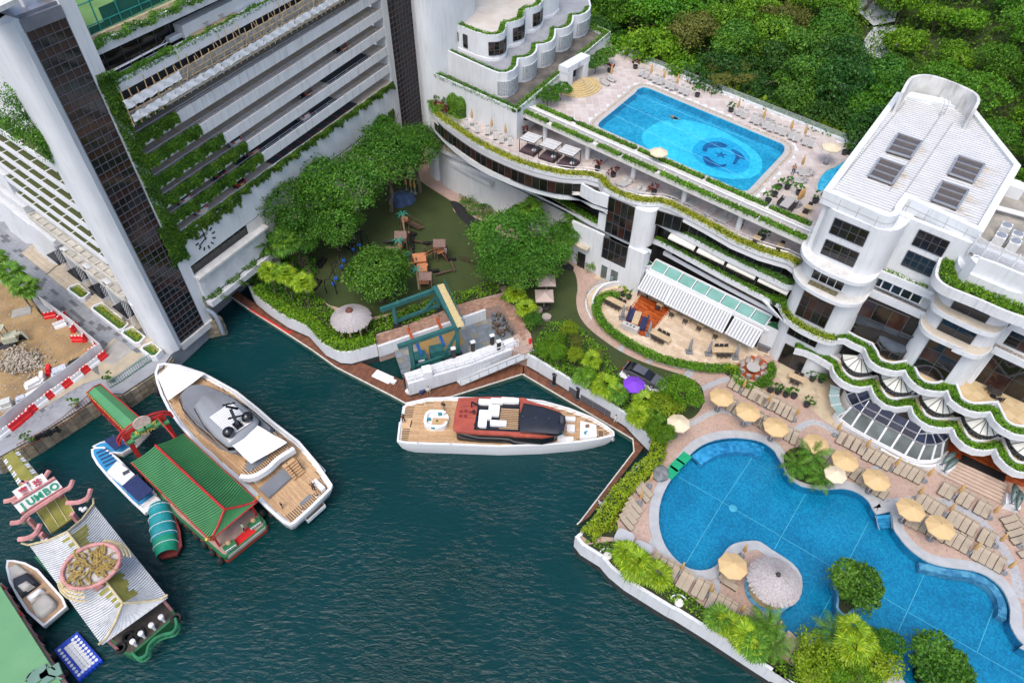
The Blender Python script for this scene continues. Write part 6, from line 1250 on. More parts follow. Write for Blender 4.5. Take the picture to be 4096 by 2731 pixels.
for k,u,v,z,h,s,lb in (('fan',255,115,9,6,1.5,'tall grey green fan palm under the banyan beside the wall ledge'),('ban',110,140,7.5,4.4,1.5,'broad leaved traveller palm by the canal bridge ledge'),('fanl',135,330,7.6,4.6,1.15,'fan palm left of the trio above the planted seawall'),('fanl',255,365,7.6,4.6,1.15,'fan palm in the middle of the trio above the planted seawall'),('fanl',375,420,7.2,4.0,1.2,'bright fan palm nearest the thatched hut'),('fea',215,310,8.2,5,1.0,'slender feather palm leaning among the fan palms by the pontoon')): palm(k,q('f',u,v,z),h,s,lb)
for u,v,z,h,s,k,lb in ((805,600,9.6,6.6,1.3,'fea','tall feather palm left of the pair by the garden wall'),(845,610,9.6,6.6,1.2,'fea','tall feather palm right of the pair by the garden wall'),(605,575,9,6,1.5,'fan','fan palm rising behind the big garden tree')): palm(k,q('N',u,v,z),h,s,lb)
for i,(u,v,s,k) in enumerate(((110,490,1.2,'fanl'),(180,590,1.1,'fanl'),(735,1130,1.35,'fanl'),(820,1180,1.1,'fan'),(1010,1240,1.3,'fanl'),(960,1330,1.1,'fanl'),(640,950,1.0,'fanl'),(580,1060,1.0,'fan'),(1080,1330,1.0,'fan'))): palm(k,q('g',u,v,4.6),1.5,s,'%s lime fan palm of the lawn border counted from the left'%ORD[i],14)
for i,(u,v,s,k) in enumerate(((845,705,1.15,'fanl'),(925,775,1.25,'fanl'),(1055,850,1.2,'fanl'),(1460,1135,1.0,'fan'),(1540,1175,1.0,'fanl'),(1645,1250,1.1,'fanl'),(1705,1315,1.05,'fan'),(1770,1190,1.2,'fea'),(1610,1180,.7,'fanl'))): palm(k,q('k',u,v,4.6),1.4,s,'%s fan palm from the left along the sloping seawall'%ORD[i],16)
for u,v,s,k,h,lb in ((110,1195,1.3,'fea',2,'feather palm by the loungers at the spa end of the pool'),(170,1300,1.3,'fea',2,'feather palm beside the last two loungers'),(20,1290,1.1,'fanl',1.4,'yellow fan palm at the white seawall near the last pile'),(690,1215,1.05,'fanl',3.4,'large lime fan palm leaning over the pool, upper one'),(690,1330,1.15,'fanl',3.2,'large lime fan palm leaning over the pool, lower one'),(760,1280,1.0,'fanl',3,'lime fan palm nearest the pool water'),(555,1240,1.4,'fea',2.6,'feather palm left of the lime palms'),(310,105,1.25,'fea',2,'feather palm among flowers on the pool headland'),(430,25,1.3,'fea',2.4,'feather palm at the back of the pool headland'),(475,175,1.2,'fea',1.8,'feather palm at the tip of the pool headland beside an umbrella')): palm(k,q('l',u,v,ZL+h),h,s,lb,18)
# areca palm hedge beyond the upper pool fence
g=random.Random(4)
for i in range(24):
 t=i/23; l=-1.5+t*42; x=HO.x+.696*l+HN.x*1.7; y=HO.y-.718*l+HN.y*1.7; palm('feal',V((x+g.uniform(-.3,.3),y,18.6+g.uniform(-.5,.6))),.3,g.uniform(.95,1.25),'%s yellowish clump of the palm hedge along the pool fence, counted from the left'%ORD[i],11,'palm hedge along the upper pool fence','areca_palm',-.1,1.15)
# garden trees
for k,u,v,z,R_,lb in (('banyan',690,470,11,6.2,'big banyan crown nearest the clock wall'),('banyan2',790,435,12,6.8,'big banyan with bare branches in the middle of the grove'),('banyan',880,370,12,6.6,'big banyan reaching up the white wall'),('banyan2',955,345,11,5.2,'banyan at the right end of the grove by the tower column'),('banyan',770,515,9,4.6,'banyan spreading over the swings'),('broad',885,300,12,3.2,'small tree top at the back of the banyan grove'),('banyan',680,545,8.5,3.8,'banyan at the lower left of the grove above the fan palms'),('banyan2',645,440,9,3.8,'leafy tree at the left end of the banyan grove')): tree(k,q('o',u,v,z),R_,z-ZL,lb,'banyan grove',name='banyan_tree')
b=B(); p=q('o',805,425,14.5)
for i in range(9): a=i*.7; b.tube([p+V((0,0,-5)),p+V((cos(a)*.7,sin(a)*.7,-2)),p+V((cos(a)*2.0,sin(a)*2.0,.6+.2*(i%3)))],.09,5,r1=.02)
ob('bare_branches',b,mat('dead_wood',(.42,.36,.26),.9,.2,3),label='bare pale dead branches sticking out of the banyan crown',cat='branches')
tree('broad',q('o',870,630,8.0),4.8,5,'dark green tree with scattered yellow leaves above the thatched hut'); tree('broad',q('o',868,640,7.2),4.6,4.2,'full green tree over the playground beside the thatched hut')
tree('banyan',q('o',1175,550,10),6.0,7,'large round tree between the playground and the lawn'); tree('broad',q('o',1255,590,8),3.8,5,'tree on the right flank of the large round garden tree'); tree('banyan2',q('o',1180,615,8.5),4.6,5.5,'lower crown of the round garden tree above the dock'); tree('broad',q('o',1140,610,7.5),3.2,4.5,'tree on the left flank of the large round garden tree'); tree('broad',q('o',1300,545,7.5),3.0,4.5,'glossy tree under the two tall feather palms'); tree('plumeria',q('o',1195,490,8),2.2,5,'broad leaved small tree against the garden wall')
tree('round',q('o',1565,905,6.0),2.6,3,'round bright tree at the end of the lawn by the white umbrella'); tree('lime',q('o',1530,930,5.4),2.0,2.4,'lime green tree left of the round bright tree')
for i,(u,v,R_,k) in enumerate(((380,790,1.8,'round'),(500,700,1.5,'lime'),(430,870,1.7,'round'),(310,850,1.5,'round'),(560,800,1.6,'feathery'),(700,880,1.0,'feathery'),(640,1010,1.3,'round'),(250,640,1.7,'broad'),(540,880,1.4,'lime'),(1130,1240,1.2,'feathery'),(1180,1440,1.8,'round'),(1080,1400,1.6,'round'))): tree(k,q('g',u-18,v+22,5.0),R_*.78,2.0,'%s small bushy tree from the left in the border between lawn and pontoon'%ORD[i],'small trees of the lawn border',name='bushy_tree')
tree('plumeria',q('M',1210,860,20.6),1.7,1.7,'frangipani tree left of the fan steps by the portal'); tree('plumeria',q('M',1330,800,20.8),1.6,1.7,'frangipani tree touching the portal on its left'); tree('plumeria',q('M',1640,560,20.9),1.7,2,'frangipani tree right of the entrance portal'); tree('plumeria',q('M',1730,480,21),1.6,2,'frangipani tree at the far corner of the upper pool deck')
for i,(u,v) in enumerate(((1480,470),(1540,560),(1640,480),(1700,560))): tree('feathery',q('c',u,v,20.5),2.0,6,'%s sparse pale trunked tree from the left behind the pool fence'%ORD[i],'pale trees behind the pool fence',name='pale_tree')
# pool island and bottom corner
p=q('l',740,905,5.2); tree('plumeria',p,2.45,2.2,'rounded frangipani tree covering the pool island',name='island_tree'); tree('broad',q('l',735,930,4.4),2.1,1.4,'dense shrub under the island frangipani',name='island_shrub')
isl=smoothp(xy(qs('l',ZL,(562,850),(575,920),(585,1000),(580,1060),(620,1110),(660,1118),(700,1080),(800,1060),(860,960),(800,850),(680,780))),3,True)
struct('pool_island',B().prism(isl,1.8,ZL+.1),MATS['bench_mosaic']); struct('island_soil',B().sheet(off(isl,.2,True) if inside(off(isl,.2,True)[0],isl) else off(isl,-.2,True),ZL+.12),soil)
for u,v,R_,k,lb in ((455,1410,2.4,'lime','lime yellow tree nearest the white seawall at the bottom'),(560,1500,1.8,'round','green tree at the bottom edge between lime tree and pool'),(830,1430,2.2,'lime','lime tree beside the pool at the bottom'),(860,1300,1.6,'broad','dark shrub behind the lime palms'),(750,1530,2.0,'round','leafy tree at the bottom picture edge'),(960,1310,1.3,'plumeria','sparse white flowered frangipani over the pool water'),(1290,1460,2.6,'plumeria','frangipani island tree at the bottom of the pool'),(1370,1500,1.8,'plumeria','right half of the frangipani clump at the bottom of the pool')): tree(k,q('l',u,v,5.0),R_,1.9,lb)
isl2=[V((q('l',1300,1500,ZL).x+2.2*cos(t),q('l',1300,1500,ZL).y+1.6*sin(t))) for t in LS(0,2*PI,14,endpoint=False)]; struct('pool_island',B().prism(isl2,1.8,ZL+.1),soil)
hd=smoothp(xy(qs('l',ZL,(225,60),(250,150),(310,200),(400,232),(500,240),(545,215),(520,150),(470,90),(400,20),(330,-20),(250,10))),3,True); struct('planting_bed',B().sheet(hd,ZL+.09),soil)
cover('headland_shrubs',hd,ZL+.1,.9,55,.24,'mid'); cover('headland_flowers',smoothp(xy(qs('l',ZL,(225,60),(230,100),(300,90),(370,60),(330,20),(260,20))),2,True),ZL+.6,.5,25,.2,'red')
# beds
cover('bed_foliage',bed1,ZL,.95,42,.3,'bright'); cover('bed_foliage',bed2,ZL,.9,36,.3,'bright'); cover('bed_foliage',off(rwall[6:12],.5)+xy(qs('k',ZL,(790,560),(790,480),(880,300),(1000,190),(1030,60))),ZL,1.2,45,.28,'lime'); cover('bed_foliage',off(rwall[13:],.4)+xy(qs('l',ZL,(560,1330),(420,1400),(330,1480),(150,1360),(20,1260)))+xy(qs('k',ZL,(1700,1240),(1480,1120),(1370,1050),(1200,920),(1080,800),(900,690),(760,610))),ZL,.8,34,.3,'bright')
cover('bed_foliage',xy(qs('g',ZL,(60,430),(230,560),(310,640),(220,760),(180,720),(100,560),(0,520))),ZL,1.0,40,.3,'bright'); cover('bed_foliage',xy(qs('f',ZL,(0,200),(120,60),(420,120),(480,330),(430,420),(300,560),(0,430))),ZL,1.6,26,.4,'mid')
hedge('seawall_hedge',off(gwall[1:],.6),1.3,.9,ZL+.2,LF['bright'],'dense hedge hanging over the white seawall of the left pontoon','hedge',55,.26); hedge('seawall_hedge',off(rwall[6:12],.8),1.6,1.1,ZL+.1,LF['lime'],'yellow green hedge along the narrow pontoon by the pool mats','hedge',50,.26)
def shrub(pos,r,h,m,label,group=None,dens=1.,size=.22,name='shrub'):
 n=int(520*r*r*dens+120); p,d=crownpts(n,r,h,9,random.randrange(9999),.5,-.1); p[:,2]+=h*.5; o=link(name,leafmesh(name,p,d,size,LF[m]),None,pos,label=label,cat='shrub',group=group); return o
P=smoothp(xy(qs('b',ZL,(1460,1380),(1560,1400),(1640,1430),(1700,1480),(1660,1540),(1560,1520),(1480,1450))),3,True); cover('bed_foliage',P,ZL,1.3,60,.3,'mid'); 
shrub(q('g',655,300,ZL),1.5,1.5,'bright','round clipped bush in a stone ring by the entrance doors'); shrub(q('g',480,235,ZL),1.8,1.5,'mid','glossy shrub beside the black rubber path near the doors')
# topiary terrace at the far end of the ledge
for i,(u,v,r) in enumerate(((215,790,.95),(285,815,.92),(340,840,.92),(365,900,1.0),(425,935,1.0))):
 p=q('M',u,v,18.6); pp_=np.random.default_rng(i).normal(0,1,(2600,3)); pp_/=np.linalg.norm(pp_,axis=1)[:,None]; d=pp_.copy(); pp_=pp_*np.array([r,r,r*1.15]); lo=np.random.default_rng(i+9).uniform(-2,0,900); a=np.random.default_rng(i+5).uniform(0,6.28,900); cyl=np.stack([np.cos(a)*r*.95,np.sin(a)*r*.95,lo],1)
 t=link('topiary_bush',leafmesh('topiary_bush',np.concatenate([pp_,cyl]),np.concatenate([d,np.stack([np.cos(a),np.sin(a),a*0],1)]),.14,LF['hedge'],jit=.3),None,p,label='%s clipped dome topiary from the left on the terrace corner'%ORD[i],cat='topiary',group='clipped topiary domes')
 ob('inner_dome',B().lathe(0,0,[(r*.9,-2),(r*.92,0),(r*.8,.6*r),(.05,r*1.05)],12),MATS['hedge_core'],t)
for u,v,r,m,lb in ((235,970,.8,'red','dark red leaved plant among the topiary'),(300,1010,.7,'red','purple red plant below the topiary domes'),(255,1000,.8,'hedge','round green shrub at the terrace corner edge'),(375,1030,.8,'hedge','round green shrub nearest the terrace rail'),(230,900,.9,'mid','dark shrub under the leftmost topiary'),(310,940,1.0,'mid','dark shrub between the topiary domes'),(200,890,.7,'red','reddish tuft under the leftmost topiary')): shrub(q('M',u,v,17),r,r,m,lb,dens=1.8,size=.16)
cover('terrace_planting',smoothp(xy(qs('M',16.9,(130,860),(150,940),(240,1050),(380,1150),(480,1010),(380,940),(250,860))),2,True),16.9,.5,90,.18,'hedge')
# rocks
def rock(pos,r,label,col=(.16,.17,.18)):
 g=random.Random(int(pos.x*100)); b=B(); b.ball(0,0,r*.3,r,10,0,.7); b.v=[(x*(1+g.uniform(-.18,.18))*1.15,y*(1+g.uniform(-.18,.18)),z*(1+g.uniform(-.2,.2))) for x,y,z in b.v]; return ob('rock',b,mat('grey_rock',col,.85,.3,1,bump=.8,bsc=4),None,pos,RU(0,6),smooth=20,label=label,cat='rock')
rock(q('k',1075,170,ZL),1.0,'dark grey boulder beside the green mats at the pool edge')
# boats, floating piers, pontoons
def root(name,label,cat,at,group=None): return thing(name,label,cat,at,0,group)
def mk(rt):
 def f(name,b,m,par=None,**k):
  o=ob(name,b,m,par or rt,**k)
  if par is None: UP(o,rt)
  return o
 return f
def hullloft(outl,zt,zb=-.4,shrink=.86,chine=None):
 c=sum(outl,V((0,0)))/len(outl); c=V((c.x,c.y)); rings=[]
 for z,s in ((zb,shrink),(zb+(zt-zb)*.45,shrink+(1-shrink)*.75),(zt-.35,1.0),(zt,1.0)): rings.append([(c.x+(p.x-c.x)*s,c.y+(p.y-c.y)*s,z) for p in outl])
 a=sum(outl[i-1].x*outl[i].y-outl[i].x*outl[i-1].y for i in range(len(outl)))
 if a<0: rings=[r[::-1] for r in rings]
 return B().loft(rings)
def pts(t,z,*uv): return xy(qs(t,z,*uv))
def inset(P,d):
 a=off(P,d,True); return a if inside(a[len(a)//2],P) else off(P,-d,True)
gelc=mat('gelcoat_white',(.7,.71,.72),.2,.04,.5,coat=.3); teakA=[mat('teak_a',(.5,.32,.17),.6,.1,3),mat('teak_b',(.45,.28,.145),.6,.1,3),mat('teak_c',(.55,.36,.2),.6,.1,3)]
cush=mat('white_cushion',(.7,.7,.69),.8,.05,3); tealc=mat('teal_cushion',(.02,.22,.27),.8,.1,4); blkg=mat('black_gloss',(.006,.007,.01),.08,.2,1,spec=.7)
def teakdeck(f,poly,z,rz,par=None,name='teak_plank'):
 P=xy(poly); s_=f('teak_deck',B().sheet(P,z),mat('teak_caulk',(.12,.08,.05),.8)); slabs(name,P,z+.002,2.2,.13,rz,teakA,s_,gap=.022,h=.012,jit=.001)
 for o in s_.children: pass
def pillow(f,name,p,sx,sy,h,rz,m,r=.12): return f(name,B().prism(rrect(p.x,p.y,sx,sy,min(r,sx*.4,sy*.4),rz),p.z,p.z+h+RU(0,.06)),m,smooth=50)
# red and white yacht
y1=root('motor_yacht','white motor yacht with red and black top moored bow right below the gangway','yacht',q('o',1160,985,0)); Y=mk(y1)
hz1=2.0; o1=pts('f',hz1,(1085,1250),(1245,1214),(1450,1210))+pts('g',hz1,(100,1212),(300,1235),(480,1285),(640,1348),(740,1408),(788,1448),(790,1468),(700,1492),(560,1514),(300,1536),(0,1546))+pts('f',hz1,(1500,1537),(1100,1524),(1032,1510),(1046,1380),(1064,1262))
Y('hull',hullloft(o1,hz1,-.5,.9),gelc,smooth=40); Y('bulwark',B().wall(o1[:-1],.22,hz1-.05,hz1+.25,side=0),gelc,smooth=40)
ax=yaw(q('f',1050,1385,2),q('g',790,1458,2)); teakdeck(Y,inset(o1,.35),hz1+.02,ax)
rd=mat('red_metallic',(.42,.085,.05),.25,.15,1,coat=.5,metal=.2)
ro=pts('f',4.2,(1452,1205),(1600,1198),(1760,1196),(1916,1205))+pts('g',4.2,(200,1225),(330,1262),(420,1300),(450,1345),(440,1400),(395,1462),(300,1478),(100,1470))+pts('f',4.2,(1800,1462),(1600,1455),(1440,1440),(1412,1420),(1425,1320))
Y('cabin_side',B().prism(inset(ro,.35),hz1,4.0),blkg,smooth=40); Y('red_roof',B().prism(ro,3.95,4.25),rd,smooth=40)
Y('fly_deck',B().prism(pts('f',4.3,(1595,1212),(1880,1205),(1880,1440),(1560,1425)),4.25,4.32),blkg)
teakdeck(Y,pts('f',4.36,(1755,1275),(1870,1280),(1865,1420),(1780,1420),(1740,1350)),4.34,ax)
bc=pts('g',4.95,(165,1232),(300,1258),(405,1292),(452,1322),(460,1370),(445,1425),(402,1447),(140,1425),(132,1330)); cc=inset(bc,.5)
Y('black_canopy',B().loft([[(*p,4.3) for p in bc],[(*p,4.75) for p in bc],[(*p,4.98) for p in cc]]),mat('navy_black_top',(.015,.017,.025),.3,.2,.8,coat=.2),smooth=50)
b=B(); [b.lathe(*q('g',u,v,5).xy,[(.1,4.98),(.05,5.04)],6) for u,v in ((160,1330),(250,1340),(340,1345),(420,1360))]; b.box(*q('g',430,1365,5).xy,4.98,.35,.9,.4,ax); Y('deck_light',b,frame)
for u,v,sx,sy in ((1640,1240,1.6,.8),(1720,1235,1.5,.8),(1800,1230,1.7,.8),(1640,1330,1.5,1.3),(1620,1385,1.0,1.2),(1700,1300,1.3,1.6),(1730,1388,1.9,.7),(1845,1232,1.0,.7)): pillow(Y,'sofa_cushion',q('f',u,v,4.36),sx,sy,.32,ax,cush)
b=B(); [b.lathe(*q('f',u,v,4.4).xy,[(.45,4.32),(.45,4.5),(.3,4.52)],14) for u,v in ((1612,1228),(1588,1392))]; p=q('f',1545,1270,4.3); b.beam(p,p+V((0,.1,.9)),.12,.12); b.beam(p+V((0,.1,.9)),p+V((.9,-.5,.95)),.25,.06); b.beam(p+V((.3,-.9,0)),p+V((.3,-.9,.5)),.3,.3); Y('fly_equipment',b,blkg)
b=B()
for k in range(5): a,c=q('f',1460+12*k,1225+40*k,4.26),q('f',1580+4*k,1212+42*k,4.26); b.beam(a,c,.03,.02)
for u,v in ((1470,1297),(1505,1293),(1540,1300),(1468,1328),(1502,1330)): b.box(*q('f',u,v,4.3).xy,4.25,.42,.42,.015,ax)
Y('roof_panel_line',b,mat('dark_red',(.2,.025,.016),.4))
p=q('f',1300,1372,2.05); Y('sofa_base',B().prism(rrect(p.x,p.y,2.9,2.6,.9,ax,5),2.02,2.42),cush,smooth=50); Y('sofa_back',B().wall(rrect(p.x,p.y,2.9,2.6,.9,ax,5)[4:],.35,2.4,2.8,side=1),cush,smooth=50)
b=B(); c=q('f',1322,1366,2.75); b.box(c.x,c.y,2.66,1.8,.95,.08,ax); b.box(c.x,c.y,2.0,.5,.4,.66,ax); Y('teak_table',b,teakA[0])
for u,v,rz_,m in ((1245,1355,.2,tealc),(1325,1318,.5,tealc),(1352,1312,.8,cush),(1278,1412,.1,tealc),(1305,1418,.3,cush)): pillow(Y,'scatter_cushion',q('f',u,v,2.55),.5,.32,.18,ax+rz_,m,.08)
Y('table_plant',B().ball(*q('f',1302,1363,2.85),.14,8),mat('plant_green',(.05,.16,.02),.8))
b=B(); b.box(*q('f',1095,1380,2).xy,2.03,1.1,1.4,.05,ax); Y('deck_hatch',b,teakA[2]); b=B().box(*q('f',1122,1387,2).xy,2.04,.1,1.0,.1,ax); Y('hatch_slot',b,black)
for u,v,sx,sy in ((490,1360,1.2,.6),(492,1425,.95,1.0),(455,1498,1.9,.55),(425,1470,.6,.8)): pillow(Y,'bow_cushion',q('g',u,v,2.1),sx,sy,.35,ax,cush)
p=q('g',612,1435,2.1); Y('sun_pad',B().prism([V((p.x+a*cos(ax)-c_*sin(ax),p.y+a*sin(ax)+c_*cos(ax))) for a,c_ in ((-1.0,-1.25),(1.0,-.95),(1.0,.75),(-.9,1.25))],2.05,2.45),cush,smooth=30)
for u,v,m in ((600,1448,tealc),(615,1455,cush),(608,1402,mat('brown_cushion',(.2,.12,.07))),(430,1452,tealc)): pillow(Y,'scatter_cushion',q('g',u,v,2.5),.45,.35,.15,ax+.4,m,.08)
b=B().box(*q('g',702,1455,2).xy,2.03,.5,.7,.12,ax); Y('bow_hatch',b,MATS['teak_caulk']); Y('anchor',B().ball(*q('g',784,1492,1.2),.3,8),alu)
b=B(); [b.tube([q('f',u,v,2.2),q('f',u,v,3.1)],.06,6) for u,v in ((1232,1240),(1168,1515),(1395,1525))]; Y('deck_pole',b,blkg)
# grey yacht
y2=root('large_yacht','large white yacht with grey superstructure and white shade sails moored left of the basin','yacht',q('o',540,1030,0)); Z=mk(y2); z2=2.3
o2=pts('e',z2,(1150,978),(1112,985),(1092,1040),(1102,1100),(1135,1195),(1185,1295),(1255,1395),(1335,1485),(1410,1560))+pts('j',z2,(-20,255),(130,402),(232,490),(275,508),(300,498),(420,390),(540,272),(550,245),(520,200),(440,85),(330,-45))+pts('e',z2,(1905,1385),(1800,1292),(1650,1172),(1500,1088),(1420,1045),(1250,990))
Z('hull',hullloft(o2,z2,-.5,.88),gelc,smooth=40); Z('bulwark',B().wall(o2,.3,z2-.05,z2+.35,closed=True),gelc,smooth=40); ax2=yaw(q('j',400,390,2),q('e',1130,980,2)); teakdeck(Z,inset(o2,.4),z2+.02,ax2)
gr=mat('yacht_grey',(.17,.18,.2),.25,.06,.5,coat=.4); gr2=mat('yacht_grey_light',(.24,.25,.27),.25,.05,.5,coat=.4)
s1=pts('e',4.0,(1225,1192),(1268,1140),(1330,1098),(1430,1092),(1600,1162),(1750,1262),(1916,1400))+pts('j',4.0,(140,60),(60,130),(0,170),(-60,150))+pts('e',4.0,(1700,1568),(1500,1502),(1350,1382),(1255,1272))
Z('deckhouse',B().loft([[(*p,z2) for p in s1],[(*p,3.6) for p in inset(s1,.25)],[(*p,4.1) for p in inset(s1,.5)]]),gr,smooth=50); Z('deckhouse_window',B().prism(inset(s1,.12),2.9,3.45),blkg,smooth=40)
s2=pts('e',5.6,(1335,1255),(1385,1190),(1445,1158),(1530,1142),(1640,1190),(1740,1275),(1805,1340),(1790,1392),(1700,1470),(1610,1528),(1570,1530),(1480,1460),(1400,1370))
Z('upper_house',B().loft([[(*p,4.0) for p in s2],[(*p,5.3) for p in inset(s2,.15)],[(*p,5.7) for p in inset(s2,.5)]]),gr2,smooth=50); Z('upper_window',B().prism(inset(s2,.02),4.45,5.0),blkg,smooth=40)
hp_=[q('e',u,v,5.85) for u,v in ((1458,1338),(1610,1232),(1758,1372),(1602,1472))]; b=B()
for i in range(12): a,c=hp_[0].lerp(hp_[3],i/12+.005),hp_[1].lerp(hp_[2],i/12+.005); d,e=hp_[1].lerp(hp_[2],(i+.93)/12),hp_[0].lerp(hp_[3],(i+.93)/12); b.add([a,c,d,e],[(0,1,2,3),(3,2,1,0)][:1])
Z('slatted_hardtop',b,gelc); Z('hardtop_frame',B().prism([p.xy for p in hp_],5.65,5.8),gr)
for u,v in ((1722,1338),(1592,1442)): Z('radar_dome',B().ball(*q('e',u,v,6.3),.66,14).lathe(*q('e',u,v,6).xy,[(.35,5.7),(.3,6.1)],10),blkg)
b=B(); p=q('e',1660,1400,5.8); b.box(p.x,p.y,5.75,1.0,.8,.35,ax2); b.beam(p+V((0,0,.3)),p+V((-.5,.8,2.0)),.35,.3); b.beam(p+V((-1.2,1.3,1.9)),p+V((.3,.9,2.0)),.25,.14); b.beam(p+V((-.9,.2,1.1)),p+V((.7,.6,1.2)),.2,.1); b.beam(p+V((-1.5,1.2,2.2)),p+V((-.2,1.6,2.2)),.16,.1); Z('radar_mast',b,blkg)
def sail(f,name,t,pz,m,sag=.25):
 P=[q(t,u,v,z) for u,v,z in pz]; n=8; vs=[]
 for i in range(n+1):
  for j in range(n+1):
   u,v=i/n,j/n; p=P[0].lerp(P[1],u).lerp(P[3].lerp(P[2],u),v); p=p+V((0,0,-sag*sin(PI*u)*sin(PI*v)+.05*sin(9*u+5*v))); vs.append(p)
 return f(name,B().add(vs,[(i*(n+1)+j,(i+1)*(n+1)+j,(i+1)*(n+1)+j+1,i*(n+1)+j+1) for i in range(n) for j in range(n)]),m,smooth=60)
sw=mat('shade_sail',(.72,.73,.75),.7,.04,1); sail(Z,'bow_shade','e',((1198,966,3.2),(1425,1036,3.4),(1172,1225,3.5),(1095,1048,3.2)),sw,-.35); sail(Z,'aft_shade','o',((590,976,5.2),(660,1016,5.0),(577,1065,5.0),(528,1018,5.2)),sw,.1)
b=B(); [b.tube([q('o',u,v,2.4),q('o',u,v,5.1)],.05,5) for u,v in ((660,1030),(577,1078))]; Z('shade_pole',b,steel)
up=pts('j',3.9,(-60,150),(0,170),(80,130),(150,60),(280,-20),(240,-80),(60,-110)); teakdeck(Z,up,3.95,ax2); Z('upper_deck_edge',B().wall(smoothp(pts('j',3.9,(-60,165),(20,165),(110,115),(180,50),(290,-20)),3),.5,3.3,4.05,side=-1),gelc,smooth=40)
for u,v,sx,sy in ((20,185,1.6,.9),(80,165,1.6,.9),(140,130,1.5,.9),(165,110,1.2,.9),(50,205,.9,.7)): pillow(Z,'cream_sofa',q('j',u,v,2.35),sx,sy,.6,ax2+PI/2,mat('cream_leather',(.45,.42,.36),.6,.08,2),.25)
b=B().prism(pts('j',2.5,(62,266),(245,110),(300,172),(130,325)),2.33,2.75); Z('grey_console',b,gr)
b=B(); a,c=q('j',250,100,2.4),q('j',330,180,2.4)
for k in range(6): p=q('j',262+13*k,88+15*k,2.5+.25*(5-k)); b.box(p.x,p.y,p.z,.5,1.5,.08,ax2)
Z('stair_tread',b,teakA[1]); b=B().tube([q('j',245,85,3.9),q('j',320,180,2.9)],.04,5).tube([q('j',310,50,3.9),q('j',355,125,2.9)],.04,5); Z('stair_rail',b,blkg)
b=B().prism(pts('j',1.0,(385,478),(508,368),(470,322),(345,430)),.5,.95); Z('swim_platform',b,gelc); teakdeck(Z,pts('j',.97,(385,470),(500,366),(470,328),(352,428)),.97,ax2); b=B().prism(pts('j',1.5,(345,385),(415,318),(425,345),(355,405)),2.34,2.37); Z('stern_well',b,gr)
b=B().prism(pts('j',1.6,(372,-5),(508,132),(488,160),(350,25)),1.3,1.55); Z('side_balcony',b,gelc); teakdeck(Z,pts('j',1.6,(372,2),(500,132),(486,150),(358,22)),1.57,ax2)
b=B().beam(q('j',432,208,2.7),q('j',495,268,2.7),.55,.5); Z('bar_counter',b,gelc)
def fender(f,p,r=.45,name='fender',m=rubber): return f(name,B().ball(p.x,p.y,p.z,r,10,0,1.25),m)
for t,u,v in (('e',1100,1165),('e',1275,1385),('e',1300,1470),('e',1335,1490),('j',150,430),('j',140,400)): fender(Z,q(t,u,v,1.0),.42)
# generic ribbed hipped roof
def hiproof(f,NW,NE,SE,SW,ra,rb,ze,zr,sag,m,n,name='roof_tile_row',seed=1,rib=.09,open_n=False,wd=.5):
 for side,(a,b_) in (('w',(NW,SW)),('e',(NE,SE))):
  vs=B()
  for i in range(n):
   t0,t1=i/n,(i+wd)/n; cols=[]
   for t in (t0,t1):
    e=a.lerp(b_,t); rt_=min(1,max(0,(t-(0 if open_n else .0))/1)); k=ra.lerp(rb,min(1,t/.82) if True else t); col=[]
    for j in range(6): s=j/5; z=ze+(zr-ze)*(s-sag*sin(PI*s)*.5); p=e.lerp(k,s); col.append(V((p.x,p.y,z+rib)))
    cols.append(col)
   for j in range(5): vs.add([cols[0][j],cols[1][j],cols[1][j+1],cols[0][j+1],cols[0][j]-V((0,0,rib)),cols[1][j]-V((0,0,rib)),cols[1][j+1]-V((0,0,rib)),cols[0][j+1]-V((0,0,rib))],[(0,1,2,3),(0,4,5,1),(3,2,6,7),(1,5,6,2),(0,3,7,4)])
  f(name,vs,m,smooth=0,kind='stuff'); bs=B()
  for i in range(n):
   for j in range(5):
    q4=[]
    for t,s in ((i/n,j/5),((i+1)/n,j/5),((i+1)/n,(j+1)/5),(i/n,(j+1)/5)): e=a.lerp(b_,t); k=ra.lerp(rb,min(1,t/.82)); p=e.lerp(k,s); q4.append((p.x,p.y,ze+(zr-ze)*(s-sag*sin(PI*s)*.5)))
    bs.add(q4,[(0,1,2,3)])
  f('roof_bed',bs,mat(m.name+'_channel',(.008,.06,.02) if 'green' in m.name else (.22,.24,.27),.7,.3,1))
 vs=B(); n2=max(6,n//4)
 for i in range(n2):
  cols=[]
  for t in (i/n2,(i+wd)/n2,(i+1)/n2):
   e=SW.lerp(SE,t); k=rb.lerp(SW,.0); tt=1-abs(2*t-1)*1; col=[]
   top=rb; 
   for j in range(6): s=j/5; s2=s*(1-abs(2*t-1)*.0); p=e.lerp(top,s2); col.append(V((p.x,p.y,ze+(zr-ze)*(s2-sag*sin(PI*s2)*.5)+rib)))
   cols.append(col)
  for j in range(5): vs.add([cols[0][j],cols[1][j],cols[1][j+1],cols[0][j+1]],[(0,1,2,3)]); vs.add([p-V((0,0,rib)) for p in (cols[0][j],cols[2][j],cols[2][j+1],cols[0][j+1])],[(0,1,2,3)])
 f(name,vs,m,smooth=0,kind='stuff')
